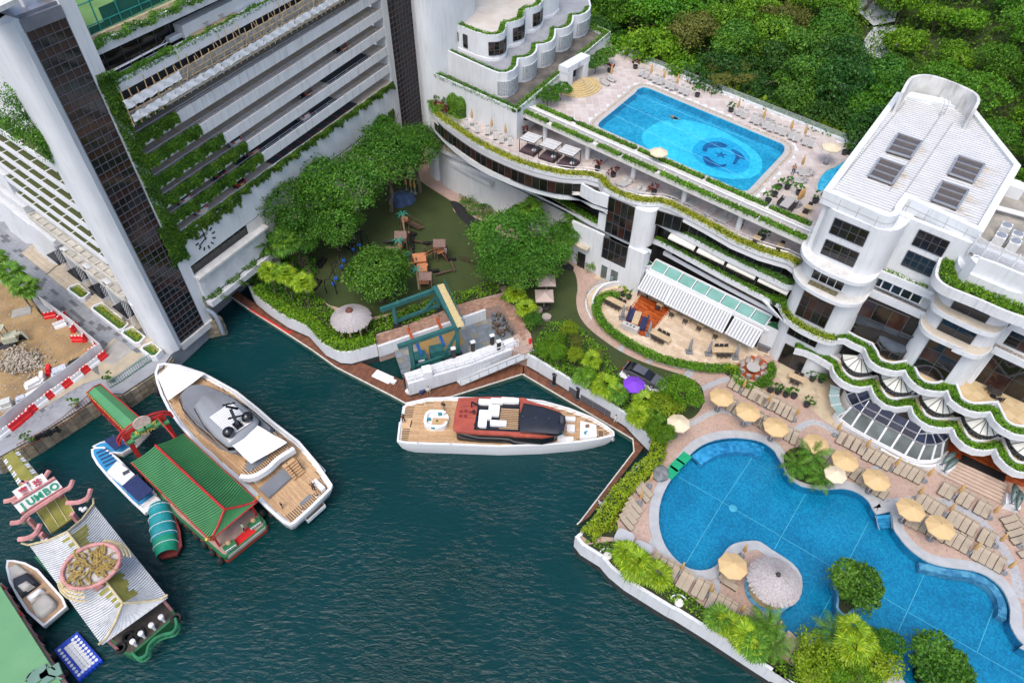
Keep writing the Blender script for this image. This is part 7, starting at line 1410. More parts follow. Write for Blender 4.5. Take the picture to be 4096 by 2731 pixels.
# green roofed ferry pier
gt=mat('green_tile',(.035,.17,.055),.45,.25,.6,col2=(.055,.23,.08)); gs=mat('green_sheet',(.07,.25,.1),.5,.15,.4,col2=(.05,.2,.08)); rdp=mat('lacquer_red',(.4,.02,.02),.4,.2,2); gold=mat('gold_paint',(.6,.36,.05),.4,.2,3)
tp=root('ferry_pier','floating ferry pier with long green ribbed roof and red trimmed gate','floating pier',q('o',420,1110,0)); Tp=mk(tp)
NW,NE,SE,SW=[q('i',u,v,4.0).xy for u,v in ((885,85),(1240,-110),(1738,342),(1418,608))]; ra,rb=q('i',1050,-30,5.5).xy,q('i',1515,402,5.5).xy
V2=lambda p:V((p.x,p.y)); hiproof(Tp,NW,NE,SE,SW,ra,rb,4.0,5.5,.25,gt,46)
b=B(); b.tube([(*ra,5.62),(*rb,5.62)],.13,6); 
for c,o_ in ((SW,.5),(SE,.5)): b.tube([(*rb,5.6),(*rb.lerp(c,.5),4.65),(*rb.lerp(c,.85),4.2),(*rb.lerp(c,1.05),4.6)],.12,6)
for a,c in ((NW,SW),(NE,SE),(SW,SE)): b.tube([(*a,4.0),(*c,4.0)],.09,5)
Tp('ridge_trim',b,rdp); b=B(); [b.tube([(*rb.lerp(c,1.0),4.4),(*rb.lerp(c,1.1),4.75)],.16,6) for c in (SW,SE)]; Tp('eave_finial',b,gold)
hp=[q('i',u,v,1.1).xy for u,v in ((930,130),(1330,-60),(1790,480),(1785,510),(1520,722),(1490,712),(1180,440))]; Tp('pontoon_hull',B().prism(hp,-.4,1.1),mat('hull_green',(.02,.13,.05),.5,.2,1)); Tp('hull_band',B().wall(hp,.08,-.1,.35,closed=True),mat('hull_red',(.3,.03,.02),.5))
Tp('pier_deck',B().sheet(inset(hp,.25),1.12),mat('deck_pink',(.35,.24,.2),.8,.2,1)); b=B()
for t in LS(.04,.96,13):
 for a,c in ((NW,SW),(NE,SE)): p=a.lerp(c,t).lerp(ra.lerp(rb,t),.2); b.box(p.x,p.y,1.1,.22,.22,2.95,.8)
Tp('pier_post',b,rdp); b=B(); c=[q('i',u,v,1.15) for u,v in ((1575,605),(1680,510),(1728,545),(1595,650))]; b.add([p for p in c],[(0,3,2,1)]); Tp('red_carpet',b,mat('red_carpet',(.5,.01,.012),.9,.1,4)); b=B().prism(pts('i',1.1,(1590,650),(1790,500),(1785,520),(1530,718)),.6,1.0); Tp('stern_ramp',b,conc)
for u,v,s in ((1545,640,'l'),(1712,488,'r')):
 p=q('i',u,v,1.6); Tp('planter_box',B().box(p.x,p.y,1.1,1.3,.7,.5,.75),MATS['hull_green']); Tp('nameplate',B().box(p.x+.25,p.y-.32,1.35,1.2,.06,.3,.75),whitec); Tp('basket',B().ball(p.x-.15,p.y+.25,1.7,.3,8),mat('tan_basket',(.4,.28,.14)))
 t_=text('lettering','TAI PAK',.28,black,tp,V((p.x+.27,p.y-.36,1.5)),(PI/2,0,.75)); UP(t_,tp)
for t in LS(.05,1.0,12): 
 for a,c in ((hp[0],hp[5]),): p=a.lerp(c,t); fender(Tp,V((p.x-.2,p.y-.25,.5)),.38,'tyre')
for t in (.3,.5,.62,.75,.9): p=hp[1].lerp(hp[2],t); fender(Tp,V((p.x+.25,p.y+.2,.6)),.42,'tyre')
# gangway roof and gate
gw_=root('gangway_roof','plain green pitched roof over the gangway from the promenade to the red gate','gangway',q('e',790,1280,0)); Gw=mk(gw_)
a0,a1,a2,a3=q('e',605,1172,4.8),q('e',700,1108,4.8),q('e',985,1352,4.8),q('e',885,1455,4.8); r0_,r1_=q('e',655,1128,5.35),q('e',945,1390,5.35); b=B().add([a0,a3,r1_,r0_,a1,a2],[(0,1,2,3),(3,2,5,4)]); b.add([p-V((0,0,.12)) for p in (a0,a3,r1_,r0_,a1,a2)],[(3,2,1,0),(4,5,2,3)]); Gw('roof_sheet',b,gs)
Gw('roof_edge',B().beam(a0,a3,.12,.3).beam(a1,a2,.12,.3).beam(a0,r0_,.1,.2).beam(r0_,a1,.1,.2),rdp); b=B()
for t in LS(.02,.95,8):
 for p,e in ((a0,a3),(a1,a2)): x=p.lerp(e,t); b.box(x.x,x.y,1.6,.14,.14,3.2)
Gw('post',b,rdp); Gw('walkway',B().prism([a0.xy,a1.xy,a2.xy,a3.xy],1.9,2.1),conc); b=B(); [b.lathe(*a3.lerp(a0,t).xy,[(.07,4.95),(.07,5.1),(0,5.15)],6) for t in LS(0,1,24)]; Gw('bulb',b,gold,kind='stuff')
gt_=root('pier_gate','ornate red and green arched gate with golden lettering at the ferry pier','gate',q('e',1010,1450,0)); Gt=mk(gt_)
gA,gB=q('e',870,1500,5.4),q('e',1160,1345,5.4); gd=(gB-gA).normalized(); gn=V((gd.y,-gd.x,0)); ga=yaw(gA,gB)
b=B()
for t,h in ((0,0),(.16,.45),(.34,.9)):
 for s in (0,1):
  u0,u1=(t,t+.17) if s==0 else (1-t-.17,1-t); p0,p1=gA.lerp(gB,u0),gA.lerp(gB,u1); c=p0.lerp(p1,.5); b.box(c.x,c.y,5.2+h,(p1-p0).length*1.1,1.5,.2,ga); b.box(c.x,c.y,4.5+h,(p1-p0).length*.9,.4,.7,ga)
Gt('gate_tier',b,gs); b=B(); arc=[gA.lerp(gB,.5)+gd*(3.0*cos(t))+V((0,0,-.2+1.5*sin(t))) for t in LS(0,PI,15)]
for k,r_ in ((0,.16),): b.tube(arc,r_,6); b.tube([p+V((0,0,.5)) for p in arc],.12,6)
b.box(*gA.lerp(gB,.06).xy,1.2,.5,.5,4.2,ga); b.box(*gA.lerp(gB,.94).xy,1.2,.5,.5,4.2,ga); c=gA.lerp(gB,.5); b.box(c.x,c.y,5.2,4.6,.35,1.3,ga); b.beam(gA+V((.6,-.8,.3)),gA+gn*-2+V((.8,-.8,.2)),.1,.1); b.beam(q('e',1080,1325,6.4),q('e',1215,1480,5.2),.12,.12); Gt('gate_frame',b,rdp)
Gt('sign_board',B().box(c.x-.3*gn.x*-1,c.y+.28*gn.y,5.35,2.9,.12,.85,ga),mat('sign_green',(.02,.2,.07)))
p=c+gn*.3+V((0,0,.75)); b=B(); Gt('roundel',B().add([p+gd*(.95*cos(t))+V((0,0,.75+.95*sin(t)))+gn*d for d in (-.06,.06) for t in LS(0,2*PI,18,endpoint=False)],[tuple(range(18,36)),tuple(range(17,-1,-1))]+[(i,(i+1)%18,18+(i+1)%18,18+i) for i in range(18)]),mat('roundel',(.6,.45,.38),.6,.2,3))
t_=text('lettering','TAI PAK',.62,mat('gold_letter',(.65,.45,.06),.4),gt_,c+gn*.42+V((0,0,.05)),(R(60),0,ga),bold=.02); UP(t_,gt_)
t_=text('lettering','太白海鮮舫',.5,MATS['gold_letter'],gt_,c+gn*.45+V((0,0,.62)),(R(60),0,ga),bold=.015); UP(t_,gt_)
# weathered white roofed pier with the big sign
wt=mat('white_tile',(.5,.52,.54),.55,.22,.35,col2=(.62,.63,.64),stain=.75,stsc=(1,1,1)); moss=mat('moss',(.17,.17,.03),.95,.4,.8,col2=(.26,.24,.06),bump=.5,bsc=10); pinkp=mat('faded_pink',(.48,.22,.21),.7,.25,1.5,stain=.3,stsc=(1,1,1)); crm=mat('faded_cream',(.5,.42,.25),.7,.2,2)
jm=root('restaurant_pier','weathered floating pier with white ribbed mossy roof and pink dragon medallion','floating pier',q('o',230,1340,0)); J=mk(jm)
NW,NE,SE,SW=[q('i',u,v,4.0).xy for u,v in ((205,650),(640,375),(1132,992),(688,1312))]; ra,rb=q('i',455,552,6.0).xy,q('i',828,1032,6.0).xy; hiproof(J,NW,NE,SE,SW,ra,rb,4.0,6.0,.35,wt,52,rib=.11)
mb=B()
for k in range(2):
 for i in range(9):
  t=(.05+.3*i/9) if k==0 else (.58+.24*i/9)
  for sgn,a,c_ in ((1,NE,SE),(-1,NW,SW)):
   if sgn<0 and i%2: continue
   L_=RU(.25,.55) if sgn>0 else RU(.15,.35); cols=[]
   for tt in (t,t+.03):
    e=a.lerp(c_,tt); kk=ra.lerp(rb,min(1,tt/.82)); cols.append([(*kk.lerp(e,s),6.0-(2.0)*(s)-.7*.5*sin(PI*(1-s))*1.0+.125) for s in (0,L_*.5,L_)])
   for j in range(2): mb.add([cols[0][j],cols[1][j],cols[1][j+1],cols[0][j+1]],[(0,1,2,3) if sgn<0 else (3,2,1,0)])
J('moss_patch',mb,moss)
b=B(); b.tube([(*ra,6.12),(*rb,6.12)],.13,6); [b.tube([(*rb,6.1),(*rb.lerp(c,.4),5.0),(*rb.lerp(c,.8),4.25),(*rb.lerp(c,1.04),4.5)],.11,6) for c in (SW,SE)]; [b.tube([(*ra,6.1),(*ra.lerp(c,.5),4.9),(*ra.lerp(c,1.0),4.4),(*ra.lerp(c,1.1),4.9)],.11,6) for c in (NW,NE)]; J('ridge_trim',b,crm)
hp=[q('i',u,v,1.2).xy for u,v in ((230,720),(640,450),(1170,1080),(1185,1120),(880,1385),(820,1360),(760,1300))]; J('pontoon_hull',B().prism(hp,-.4,1.2),MATS['hull_green']); J('pier_deck',B().sheet(inset(hp,.2),1.22),mat('dark_deck',(.07,.06,.05),.9,.3,2)); b=B()
for t in LS(.04,.98,11):
 for a,c in ((NW,SW),(NE,SE)): p=a.lerp(c,t).lerp(ra.lerp(rb,t),.15); b.box(p.x,p.y,1.2,.25,.25,2.85,.8)
J('pier_post',b,pinkp)
gp=[q('i',u,v,1.8) for u,v in ((905,1300),(960,1245),(1030,1190),(1095,1135))]; b=B(); [b.lathe(p.x,p.y,[(.13,1.2),(.13,2.0),(.26,2.05),(.26,2.35),(0,2.4)],8) for p in gp]; J('lamp_post',b,whitec); b=B(); rl=smoothp([q('i',u,v,1.7) for u,v in ((890,1360),(930,1400),(985,1375),(1000,1320),(1040,1270),(1100,1240),(1160,1225),(1190,1180),(1180,1130))],3); b.tube(rl,.16,6); b.tube([p-V((0,0,.7)) for p in rl],.16,6); [b.tube([p,p-V((0,0,.7))],.06,4) for p in rl[::2]]; J('green_rail',b,mat('rail_green',(.02,.16,.07),.5,.2,2))
for u,v in ((860,1255),(895,1268),(940,1230),(1185,1130),(810,1330)): p=q('i',u,v,1.45); J('tyre',B().lathe(p.x,p.y,[(.3,1.25),(.5,1.22),(.55,1.38),(.5,1.54),(.3,1.5),(.28,1.38),(.3,1.25)],14),rubber)
# medallion
mc=q('i',614,778,7.4); du=(q('i',700,880,7.4)-q('i',520,690,7.4)); ru=(q('i',765,720,7.4)-q('i',465,840,7.4)).normalized(); nz_=V((0,-.35,.94)).normalized(); rv=nz_.cross(ru).normalized()
b=B(); ell=[mc+ru*(2.45*cos(t))+rv*(1.9*sin(t)) for t in LS(0,2*PI,30,endpoint=False)]; b.tube(ell,.19,8,closed=True); J('medallion_ring',b,pinkp)
J('medallion_face',B().add([mc+ru*(2.4*cos(t))+rv*(1.85*sin(t))-nz_*.15 for t in LS(0,2*PI,30,endpoint=False)],[tuple(range(30))]),mat('medallion_white',(.4,.38,.36),.8,.3,2))
g=random.Random(8); b=B()
for i in range(60):
 a=g.uniform(0,6.28); r_=g.uniform(0,1.45); p=mc+ru*(r_*1.1*cos(a))+rv*(r_*.75*sin(a)); pp=[p]
 for k in range(5): a+=g.uniform(-1,1); p=p+(ru*cos(a)+rv*sin(a))*.26; pp.append(p+nz_*g.uniform(-.05,.22))
 b.tube(pp,.13,5,r1=.05)
J('dragon_relief',b,mat('dragon_gold',(.36,.25,.06),.7,.35,3,col2=(.2,.14,.05))); b=B()
for t0 in (.55,3.7):
 for k in range(3): b.tube([mc+ru*((2.75+k*.2)*cos(t0+s*.3))+rv*((2.15+k*.25)*sin(t0+s*.3))+V((0,0,-.3-.3*k)) for s in range(-2,3)],.11,5)
J('medallion_wing',b,crm); b=B(); s_=q('i',700,860,6.6)
for k in range(3): b.beam(q('i',600+25*k,930-8*k,6.0),q('i',780+22*k,790-14*k,6.0),.16,.25)
b.beam(q('i',640,930,6.2),q('i',690,890,6.6),.6,.3); [b.beam(q('i',600+u*40,935-u*30,6),q('i',650+u*40,905-u*30,6.1),.1,.1) for u in range(5)]; J('medallion_truss',b,pinkp)
# gate and sign
jg=root('sign_gate','pink ornamental gate carrying a white sign with green letters','gate',q('i',250,320,0)); Jg=mk(jg)
s0_,s1_=q('i',112,398,6.2),q('i',398,222,6.2); sd_=(s1_-s0_).normalized(); sa=yaw(s0_,s1_); sn=V((sd_.y,-sd_.x,0)); ctr=s0_.lerp(s1_,.5); LW=(s1_-s0_).length
def bd(z,w_,h,m,nm,dx=0,dn=.0): c=ctr+sd_*dx+sn*dn; return Jg(nm,B().add([c+sd_*(sx*w_/2)+V((0,0,z-6.2))+(V((0,0,h))-sn*h*.75)*k+sn*e for e in (0,.12) for k in (0,1) for sx in (-1,1)],[(0,2,3,1),(4,5,7,6),(0,1,5,4),(2,6,7,3),(0,4,6,2),(1,3,7,5)]),m)
bd(5.6,LW,.75,mat('sign_white',(.68,.68,.66),.6,.08,1),'sign_board'); bd(6.6,1.6,.8,MATS['sign_white'],'sign_board',-.25*LW*.5-.15,-.7); bd(6.6,1.6,.8,MATS['sign_white'],'sign_board',.25*LW*.5+.15,-.7)
grl=mat('letter_green',(.01,.25,.13),.5,.1,2); tilt=(R(53),0,sa)
for i,ch in enumerate('JUMBO'): t_=text('letter',ch,1.0,grl,jg,ctr+sd_*((i-2)*LW/5.4)+V((0,0,-.22))+sn*(-.1),tilt,.04,bold=.03); UP(t_,jg)
for i,ch in enumerate('寶珍'): t_=text('letter',ch,.8,mat('letter_red',(.5,.03,.05)),jg,ctr+sd_*((-.25*LW*.5-.15)*(1 if i==0 else -1))+V((0,0,.82))+sn*(-.82),tilt,.03,bold=.015); UP(t_,jg)
b=B(); b.beam(s0_+V((0,0,-.75)),s1_+V((0,0,-.75)),.4,.3); b.beam(s0_+V((0,.0,.4))-sn*.6,s1_+V((0,0,.4))-sn*.6,.3,.2)
for P in (((30,345),(90,330),(140,285),(165,225),(150,215),(230,220),(290,195),(330,140)),((75,490),(140,480),(190,430),(420,280),(470,250),(490,205)),((125,600),(190,590),(240,560),(270,500)),((610,265),(590,320),(530,350),(450,355))): b.tube(smoothp([q('i',u,v,5.4) for u,v in P],3),.26,6)
[b.box(*q('i',u,v,4).xy,1.0,.4,.4,4.2) for u,v in ((225,500),(400,300),(310,600),(520,470))]; Jg('gate_frame',b,pinkp); b=B(); [b.ball(*q('i',u,v,5.0),.28,8) for u,v in ((105,345),(460,262),(155,480),(580,335),(210,592))]; Jg('lantern',b,mat('lantern_cream',(.6,.48,.3))); b=B(); [b.ball(*q('i',u,v,4.2),.22,8) for u,v in ((545,395),(560,405),(575,392),(290,600),(300,585),(315,605))]; Jg('globe_lamp',b,whitec)
mr_=[q('i',u,v,3.6) for u,v in ((242,405),(432,298),(512,438),(345,560))]; Jg('mossy_canopy',B().prism([p.xy for p in mr_],3.4,3.6),moss); b=B(); [b.beam(mr_[0].lerp(mr_[1],t)+V((0,0,.05)),mr_[3].lerp(mr_[2],t)+V((0,0,.05)),.07,.07) for t in (0,.33,.66,1)]; Jg('canopy_bar',b,crm)
jw=root('mossy_gangway','narrow gangway roof with yellow moss and broken white tiles at the lower left quay','gangway',q('i',110,140,0)); Jw=mk(jw); W_=[q('i',u,v,4.2) for u,v in ((15,60),(115,-5),(270,180),(140,265))]; b=B()
for i in range(14):
 t0,t1=i/14,(i+.75)/14
 for A_,C_ in ((W_[0],W_[3]),(W_[1],W_[2])): e0_,e1_=A_.lerp(C_,t0),A_.lerp(C_,t1); m0_=(W_[0].lerp(W_[1],.5)).lerp(W_[3].lerp(W_[2],.5),t0)+V((0,0,.4)); m1_=(W_[0].lerp(W_[1],.5)).lerp(W_[3].lerp(W_[2],.5),t1)+V((0,0,.4)); Jw('tile',B().add([e0_,e1_,e1_.lerp(m1_,.55),e0_.lerp(m0_,.55)],[(0,1,2,3) if A_ is W_[1] else (3,2,1,0)]),wt if i%3 else moss)
Jw('moss_top',B().add([W_[0].lerp(W_[1],.22)+V((0,0,.25)),W_[3].lerp(W_[2],.22)+V((0,0,.25)),W_[3].lerp(W_[2],.78)+V((0,0,.25)),W_[0].lerp(W_[1],.78)+V((0,0,.25))],[(0,1,2,3)]),moss); Jw('gangway_deck',B().prism([p.xy for p in W_],1.9,2.1),conc)
# small craft
bl_=mat('boat_blue',(.03,.25,.5),.4,.1,2); navy_=mat('navy_canvas',(.012,.025,.1),.8,.15,2,bump=.2)
sb=root('launch_boat','blue and white launch with navy canvas roof beside the green roofed pier','boat',q('i',850,220,0)); Sb=mk(sb); ob_=pts('i',1.1,(612,-5),(618,40),(650,95),(725,185),(880,345),(975,432),(1030,400),(1092,345),(1050,290),(900,155),(800,55),(700,-25),(640,-20)); Sb('hull',hullloft(ob_,1.1,-.3,.82),gelc,smooth=40); Sb('blue_deck',B().sheet(inset(ob_,.25),1.12),bl_); b=B().prism(pts('i',2.0,(720,150),(790,75),(910,165),(830,240)),1.1,2.1); Sb('cabin',b,gelc); b=B(); cv=[q('i',u,v,2.6) for u,v in ((822,240),(922,165),(1032,268),(930,345))]; b.prism([p.xy for p in cv],2.5,2.62); Sb('canvas_roof',b,navy_)
b=B(); [b.tube([p,V((p.x,p.y,1.1))],.04,5) for p in cv]; Sb('roof_post',b,steel); b=B(); [b.beam(q('i',650+14*k,20+22*k,1.16),q('i',720+16*k,-10+20*k,1.16),.28,.05) for k in range(5)]; Sb('bench',b,mat('dark_blue_seat',(.015,.06,.16))); b=B().prism(pts('i',1.3,(935,380),(1040,300),(1085,340),(975,425)),1.1,1.3); Sb('stern_deck',b,gelc); Sb('roof_hatch',B().box(*q('i',850,150,2.1).xy,2.1,.7,.5,.05,.7),frame)
s3=root('small_boat','small blue open boat half hidden under the gate of the green roofed pier','boat',q('e',770,1520,0)); S3=mk(s3); o3=pts('e',.9,(640,1540),(700,1510),(860,1480),(930,1540),(850,1590),(720,1585)); S3('hull',hullloft(o3,.9,-.3,.85),gelc,smooth=40); S3('blue_deck',B().sheet(inset(o3,.2),.92),bl_); S3('canopy',B().prism(pts('e',2.0,(725,1500),(790,1462),(860,1525),(800,1568)),1.9,2.0),navy_); b=B(); [b.tube([q('e',u,v,.9),q('e',u,v,1.95)],.04,4) for u,v in ((725,1500),(790,1462),(860,1525),(800,1568))]; S3('post',b,steel)
sm=root('covered_sampan','red hulled sampan wrapped in a teal tarpaulin with white ropes','boat',q('i',1110,550,0)); Sm=mk(sm); o4=pts('i',.8,(1075,378),(1020,410),(1015,480),(1030,600),(1050,700),(1085,728),(1190,705),(1225,640),(1215,540),(1180,440),(1140,372)); Sm('hull',hullloft(o4,.8,-.3,.8),mat('sampan_red',(.16,.025,.025),.6,.3,2),smooth=40)
tar=mat('teal_tarp',(.01,.24,.27),.5,.15,1.5,bump=.4,bsc=3); tar2=mat('green_tarp',(.01,.28,.16),.5,.15,1.5,bump=.4,bsc=3); a_,c_=q('i',1075,380,.8),q('i',1130,715,.8); dv_=(c_-a_).xy; pr_=V((-dv_.y,dv_.x)).normalized(); rings=[]
for i in range(17):
 t=i/16; w_=1.0+.28*sin(PI*t)**.6+.05*sin(i*2.1); m_=a_.xy.lerp(c_.xy,t); rings.append([(m_.x+pr_.x*w_*cos(s),m_.y+pr_.y*w_*cos(s),.75+(1.15+.08*sin(i*1.7))*sin(s)**.8+.0) for s in LS(0,PI,11)])
def arcs(i0,i1): return B().loft(rings[i0:i1+1],closed=False,caps=False)
Sm('tarpaulin',arcs(0,11),tar,smooth=60); Sm('tarpaulin',arcs(11,16),tar2,smooth=60); b=B(); [b.tube([(x,y,z+.03) for x,y,z in rings[i]],.04,4) for i in (1,4,7,10,13)]; Sm('rope',b,whitec)
cb_=root('cream_tender','cream speedboat with dark cockpit and tan deck beside the blue float','boat',q('i',230,960,0)); Cb=mk(cb_); o5=pts('i',1.2,(45,738),(38,790),(60,885),(112,985),(180,1090),(290,1188),(450,1052),(425,990),(335,890),(255,800),(170,755),(95,738)); Cb('hull',hullloft(o5,1.2,-.3,.84),gelc,smooth=40); Cb('tan_deck',B().sheet(inset(o5,.22),1.22),mat('tan_deck',(.38,.25,.15),.7,.1,2))
gcv=mat('grey_cover',(.38,.37,.35),.8,.1,1,bump=.4,bsc=3)
def blob(f,name,t,z0,z1,m,*uv): P=pts(t,z0,*uv); return f(name,B().loft([[(*p,z0) for p in P],[(*p,z1-.1) for p in inset(P,.08)],[(*p,z1) for p in inset(P,.3)]]) if sum(P[i-1].x*P[i].y-P[i].x*P[i-1].y for i in range(len(P)))>0 else B().loft([[(*p,z0) for p in P[::-1]],[(*p,z1-.1) for p in inset(P,.08)[::-1]],[(*p,z1) for p in inset(P,.3)[::-1]]]),m,smooth=60)
blob(Cb,'bow_cover','i',1.22,1.6,gcv,(60,800),(120,765),(205,830),(120,860),(100,900),(75,880)); blob(Cb,'cockpit','i',1.22,1.9,mat('navy_cover',(.02,.024,.035),.5,.2,2),(100,880),(205,835),(275,905),(150,1000),(110,945)); blob(Cb,'seat_cover','i',1.5,2.2,gcv,(130,930),(200,890),(240,920),(170,965)); blob(Cb,'bench_cover','i',1.22,1.8,gelc,(185,1000),(285,930),(310,955),(215,1035)); blob(Cb,'stern_cover','i',1.22,1.8,gcv,(218,1065),(320,965),(390,1030),(385,1065),(290,1140),(250,1120))
t_=text('lettering','WAJER',.22,black,cb_,q('i',255,985,1.83),(0,0,yaw(q('i',185,1030,1),q('i',310,940,1)))); UP(t_,cb_)
ff=root('float_dock','blue modular plastic float with a white cradle strip in the lower left corner','float',q('i',520,1390,0)); Ff=mk(ff); c0_,c1_,c2_,c3_=[q('i',u,v,.45) for u,v in ((362,1345),(520,1220),(690,1412),(525,1553))]; blu=mat('float_blue',(.015,.06,.5),.35,.12,2,rnd=.12); NX,NY=7,10; me_=B().prism(rrect(0,0,.96,.96,.12,0,2),-.4,0).mesh('float_cube',blu,0); mw_=B().prism(rrect(0,0,.96,.96,.12,0,2),-.4,0).mesh('float_cube',whp,0); su=(c1_-c0_).length/NX; sv=(c3_-c0_).length/NY; rz_=yaw(c0_,c1_)
sx_=(c2_-c1_).length/ (c3_-c0_).length; b=B()
for j in range(NY):
 for i in range(NX):
  p=c0_.lerp(c1_,(i+.5)/NX).lerp(c3_.lerp(c2_,(i+.5)/NX),(j+.5)/NY); wh=2<=i<=4 and 1<=j<=8; o=link('float_cube',mw_ if wh else me_,ff); UP(o,ff); o.location=p+V((0,0,-.12 if wh else 0)); o.scale=(su,sv,1); o.rotation_euler=(0,0,rz_)
  if i and j and not wh: pp_=c0_.lerp(c1_,i/NX).lerp(c3_.lerp(c2_,i/NX),j/NY); b.lathe(pp_.x,pp_.y,[(.16,.44),(.16,.49),(0,.5)],8)
Ff('coupling_pin',b,whp,kind='stuff')
gbz=root('green_barge','barge with a flat pale green roof and pink rail in the bottom left corner','barge',q('i',100,1250,0)); Gb=mk(gbz); Gb('barge_roof',B().prism(pts('i',3.6,(-160,700),(-20,880),(30,960),(330,1430),(420,1580),(-200,1700)),3.2,3.6),mat('pale_green_roof',(.13,.3,.14),.6,.12,.3,col2=(.1,.26,.12),stain=.2,stsc=(1,1,1))); Gb('barge_hull',B().prism(pts('i',1.2,(-150,800),(0,885),(60,980),(380,1470),(470,1600),(-200,1750)),-.4,1.2),MATS['hull_green']); Gb('side_deck',B().wall(pts('i',1.3,(10,890),(70,985),(385,1470),(465,1590)),1.2,1.2,1.3,side=-1),MATS['deck_pink']); b=B(); P=pts('i',2.1,(20,905),(80,1000),(380,1460),(470,1590)); b.tube([(*p,2.1) for p in P],.05,5); [b.tube([(*p,1.2),(*p,2.1)],.04,4) for p in resample(P,1.4)]; Gb('barge_rail',b,pinkp); [fender(Gb,V((p.x+.25,p.y,.6)),.4,'tyre') for p in resample(pts('i',.7,(40,950),(385,1470),(470,1600)),2.4)]
b=B(); [b.beam(q('i',u0,v0,3.75),q('i',u1,v1,3.75),.14,.2) for u0,v0,u1,v1 in ((170,1555,225,1480),(270,1530,335,1450),(335,1450,375,1480),(310,1510,420,1540))]; [b.box(*q('i',u,v,3.6).xy,3.6,1.6,1.2,.25,.7) for u,v in ((260,1520),(350,1510))]; Gb('roof_frame',b,mat('grey_green',(.12,.22,.17))); b=B(); [b.ball(*q('i',u,v,2.0),.35,6) for u,v in ((130,1110),(400,1510),(10,930))]; Gb('life_ring',b,redp)
# pontoons
wood=[mat('wood_brown_%d'%i,c,.6,.3,2) for i,c in enumerate([(.15,.055,.028),(.12,.042,.022),(.18,.07,.035)])]
pt=root('timber_pontoon','long brown timber pontoon bending round the yacht basin','pontoon',q('f',640,950,0)); Po=mk(pt); ZO=.75
pA=pts('f',ZO,(-420,230),(0,523),(300,690),(540,840),(680,915),(1050,1075),(1300,1125),(1480,1085),(1916,955))+pts('g',ZO,(165,960),(1045,1478))+pts('k',ZO,(940,18),(600,450),(540,490))
pB=pts('f',ZO,(-420,300),(0,592),(260,758),(430,868),(600,990),(1000,1195),(1090,1245),(1400,1195),(1916,1032))+pts('g',ZO,(155,1036),(925,1490))+pts('k',ZO,(903,8),(540,480),(520,500))
poly=pA+pB[::-1]; fb_=B(); [fb_.prism([a,c,e,d],-.3,ZO-.03) for a,c,d,e in zip(pA,pA[1:],pB,pB[1:])]; Po('float',fb_,mat('pontoon_side',(.05,.1,.07),.7,.3,1)); b=B()
N_=0
for a0_,a1_,b0_,b1_ in zip(pA,pA[1:],pB,pB[1:]):
 L_=max((a1_-a0_).length,(b1_-b0_).length); n=max(1,int(L_/.16)); N_+=n
 for i in range(n): b.add([(*a0_.lerp(a1_,(i+.04)/n),ZO+.005*(i%3)),(*b0_.lerp(b1_,(i+.04)/n),ZO+.005*(i%3)),(*b0_.lerp(b1_,(i+.96)/n),ZO+.005*(i%3)),(*a0_.lerp(a1_,(i+.96)/n),ZO+.005*(i%3))],[(0,1,2,3)],(i*7+i//3)%3)
Po('plank',b,wood,smooth=0,kind='stuff'); b=B(); b.wall(pB,.14,ZO-.1,ZO+.06); Po('white_edge',b,mat('edge_white',(.55,.53,.48),.7,.15,2)); b=B().wall(pts('f',ZO,(0,588),(268,752)),.2,ZO+.06,ZO+.1).wall(pts('f',ZO,(268,755),(322,712)),.22,ZO+.03,ZO+.05); Po('red_line',b,redp)
for i,(t,u,v) in enumerate((('f',165,630),('f',548,895),('f',1165,1130),('g',375,1110),('g',540,1205),('f',1090,1125))):
 p=q(t,u,v,ZO); k=root('mooring_pile','%s black steel mooring pile from the left along the timber pontoon'%ORD[i],'pile',V((p.x,p.y,0)),'black mooring piles on the pontoon'); f=mk(k); f('pile',B().lathe(p.x,p.y,[(.22,-1),(.22,2.6),(.14,2.8)],10),black); f('collar',B().box(p.x,p.y,ZO,.8,.8,.12,.5).box(p.x,p.y,2.55,.5,.5,.25,.5),frame)
for i,(a,c) in enumerate((((205,995),(350,1085)),((392,1108),(530,1200)),((560,1225),(950,1450)))):
 k=root('mesh_barrier','dark mesh barrier panel on the pontoon below the border, %s'%('left','middle','right long one')[i],'barrier',q('g',*a,ZO),'mesh barriers on the pontoon'); f=mk(k); A_,C_=q('g',*a,ZO),q('g',*c,ZO); f('mesh_panel',B().wall([A_.xy,C_.xy],.08,ZO+.1,ZO+1.25),mat('grey_mesh',(.1,.105,.12),.7,.2,4)); b=B(); [b.tube([(*p,ZO),(*p,ZO+1.35)],.05,5) for p in resample([A_.xy,C_.xy],1.8)]; b.beam((*A_.xy,ZO+1.28),(*C_.xy,ZO+1.28),.06,.06); f('barrier_post',b,steel)
for u,v,lb in ((727,705,'pale capped pile in the peeling corner of the seawall'),(1208,1022,'pale capped pile between the green and bright white seawalls'),(1725,1372,'pale capped pile in the white seawall near the bottom edge')):
 p=q('k',u,v,3.3); k=root('seawall_pile',lb,'pile',V((p.x,p.y,0)),'capped seawall piles'); f=mk(k); f('pile_shaft',B().lathe(p.x,p.y,[(.42,-1),(.42,2.9)],12),black); f('pile_cap',B().lathe(p.x,p.y,[(.44,2.9),(.44,3.25),(.36,3.32)],14),wcap); a=yaw(q('k',690,700,3),q('k',740,780,3)); f('notch_wall',B().wall([V((p.x+.85*cos(t),p.y+.85*sin(t))) for t in LS(.3,2.6,7)],.14,.8,3.1),white)
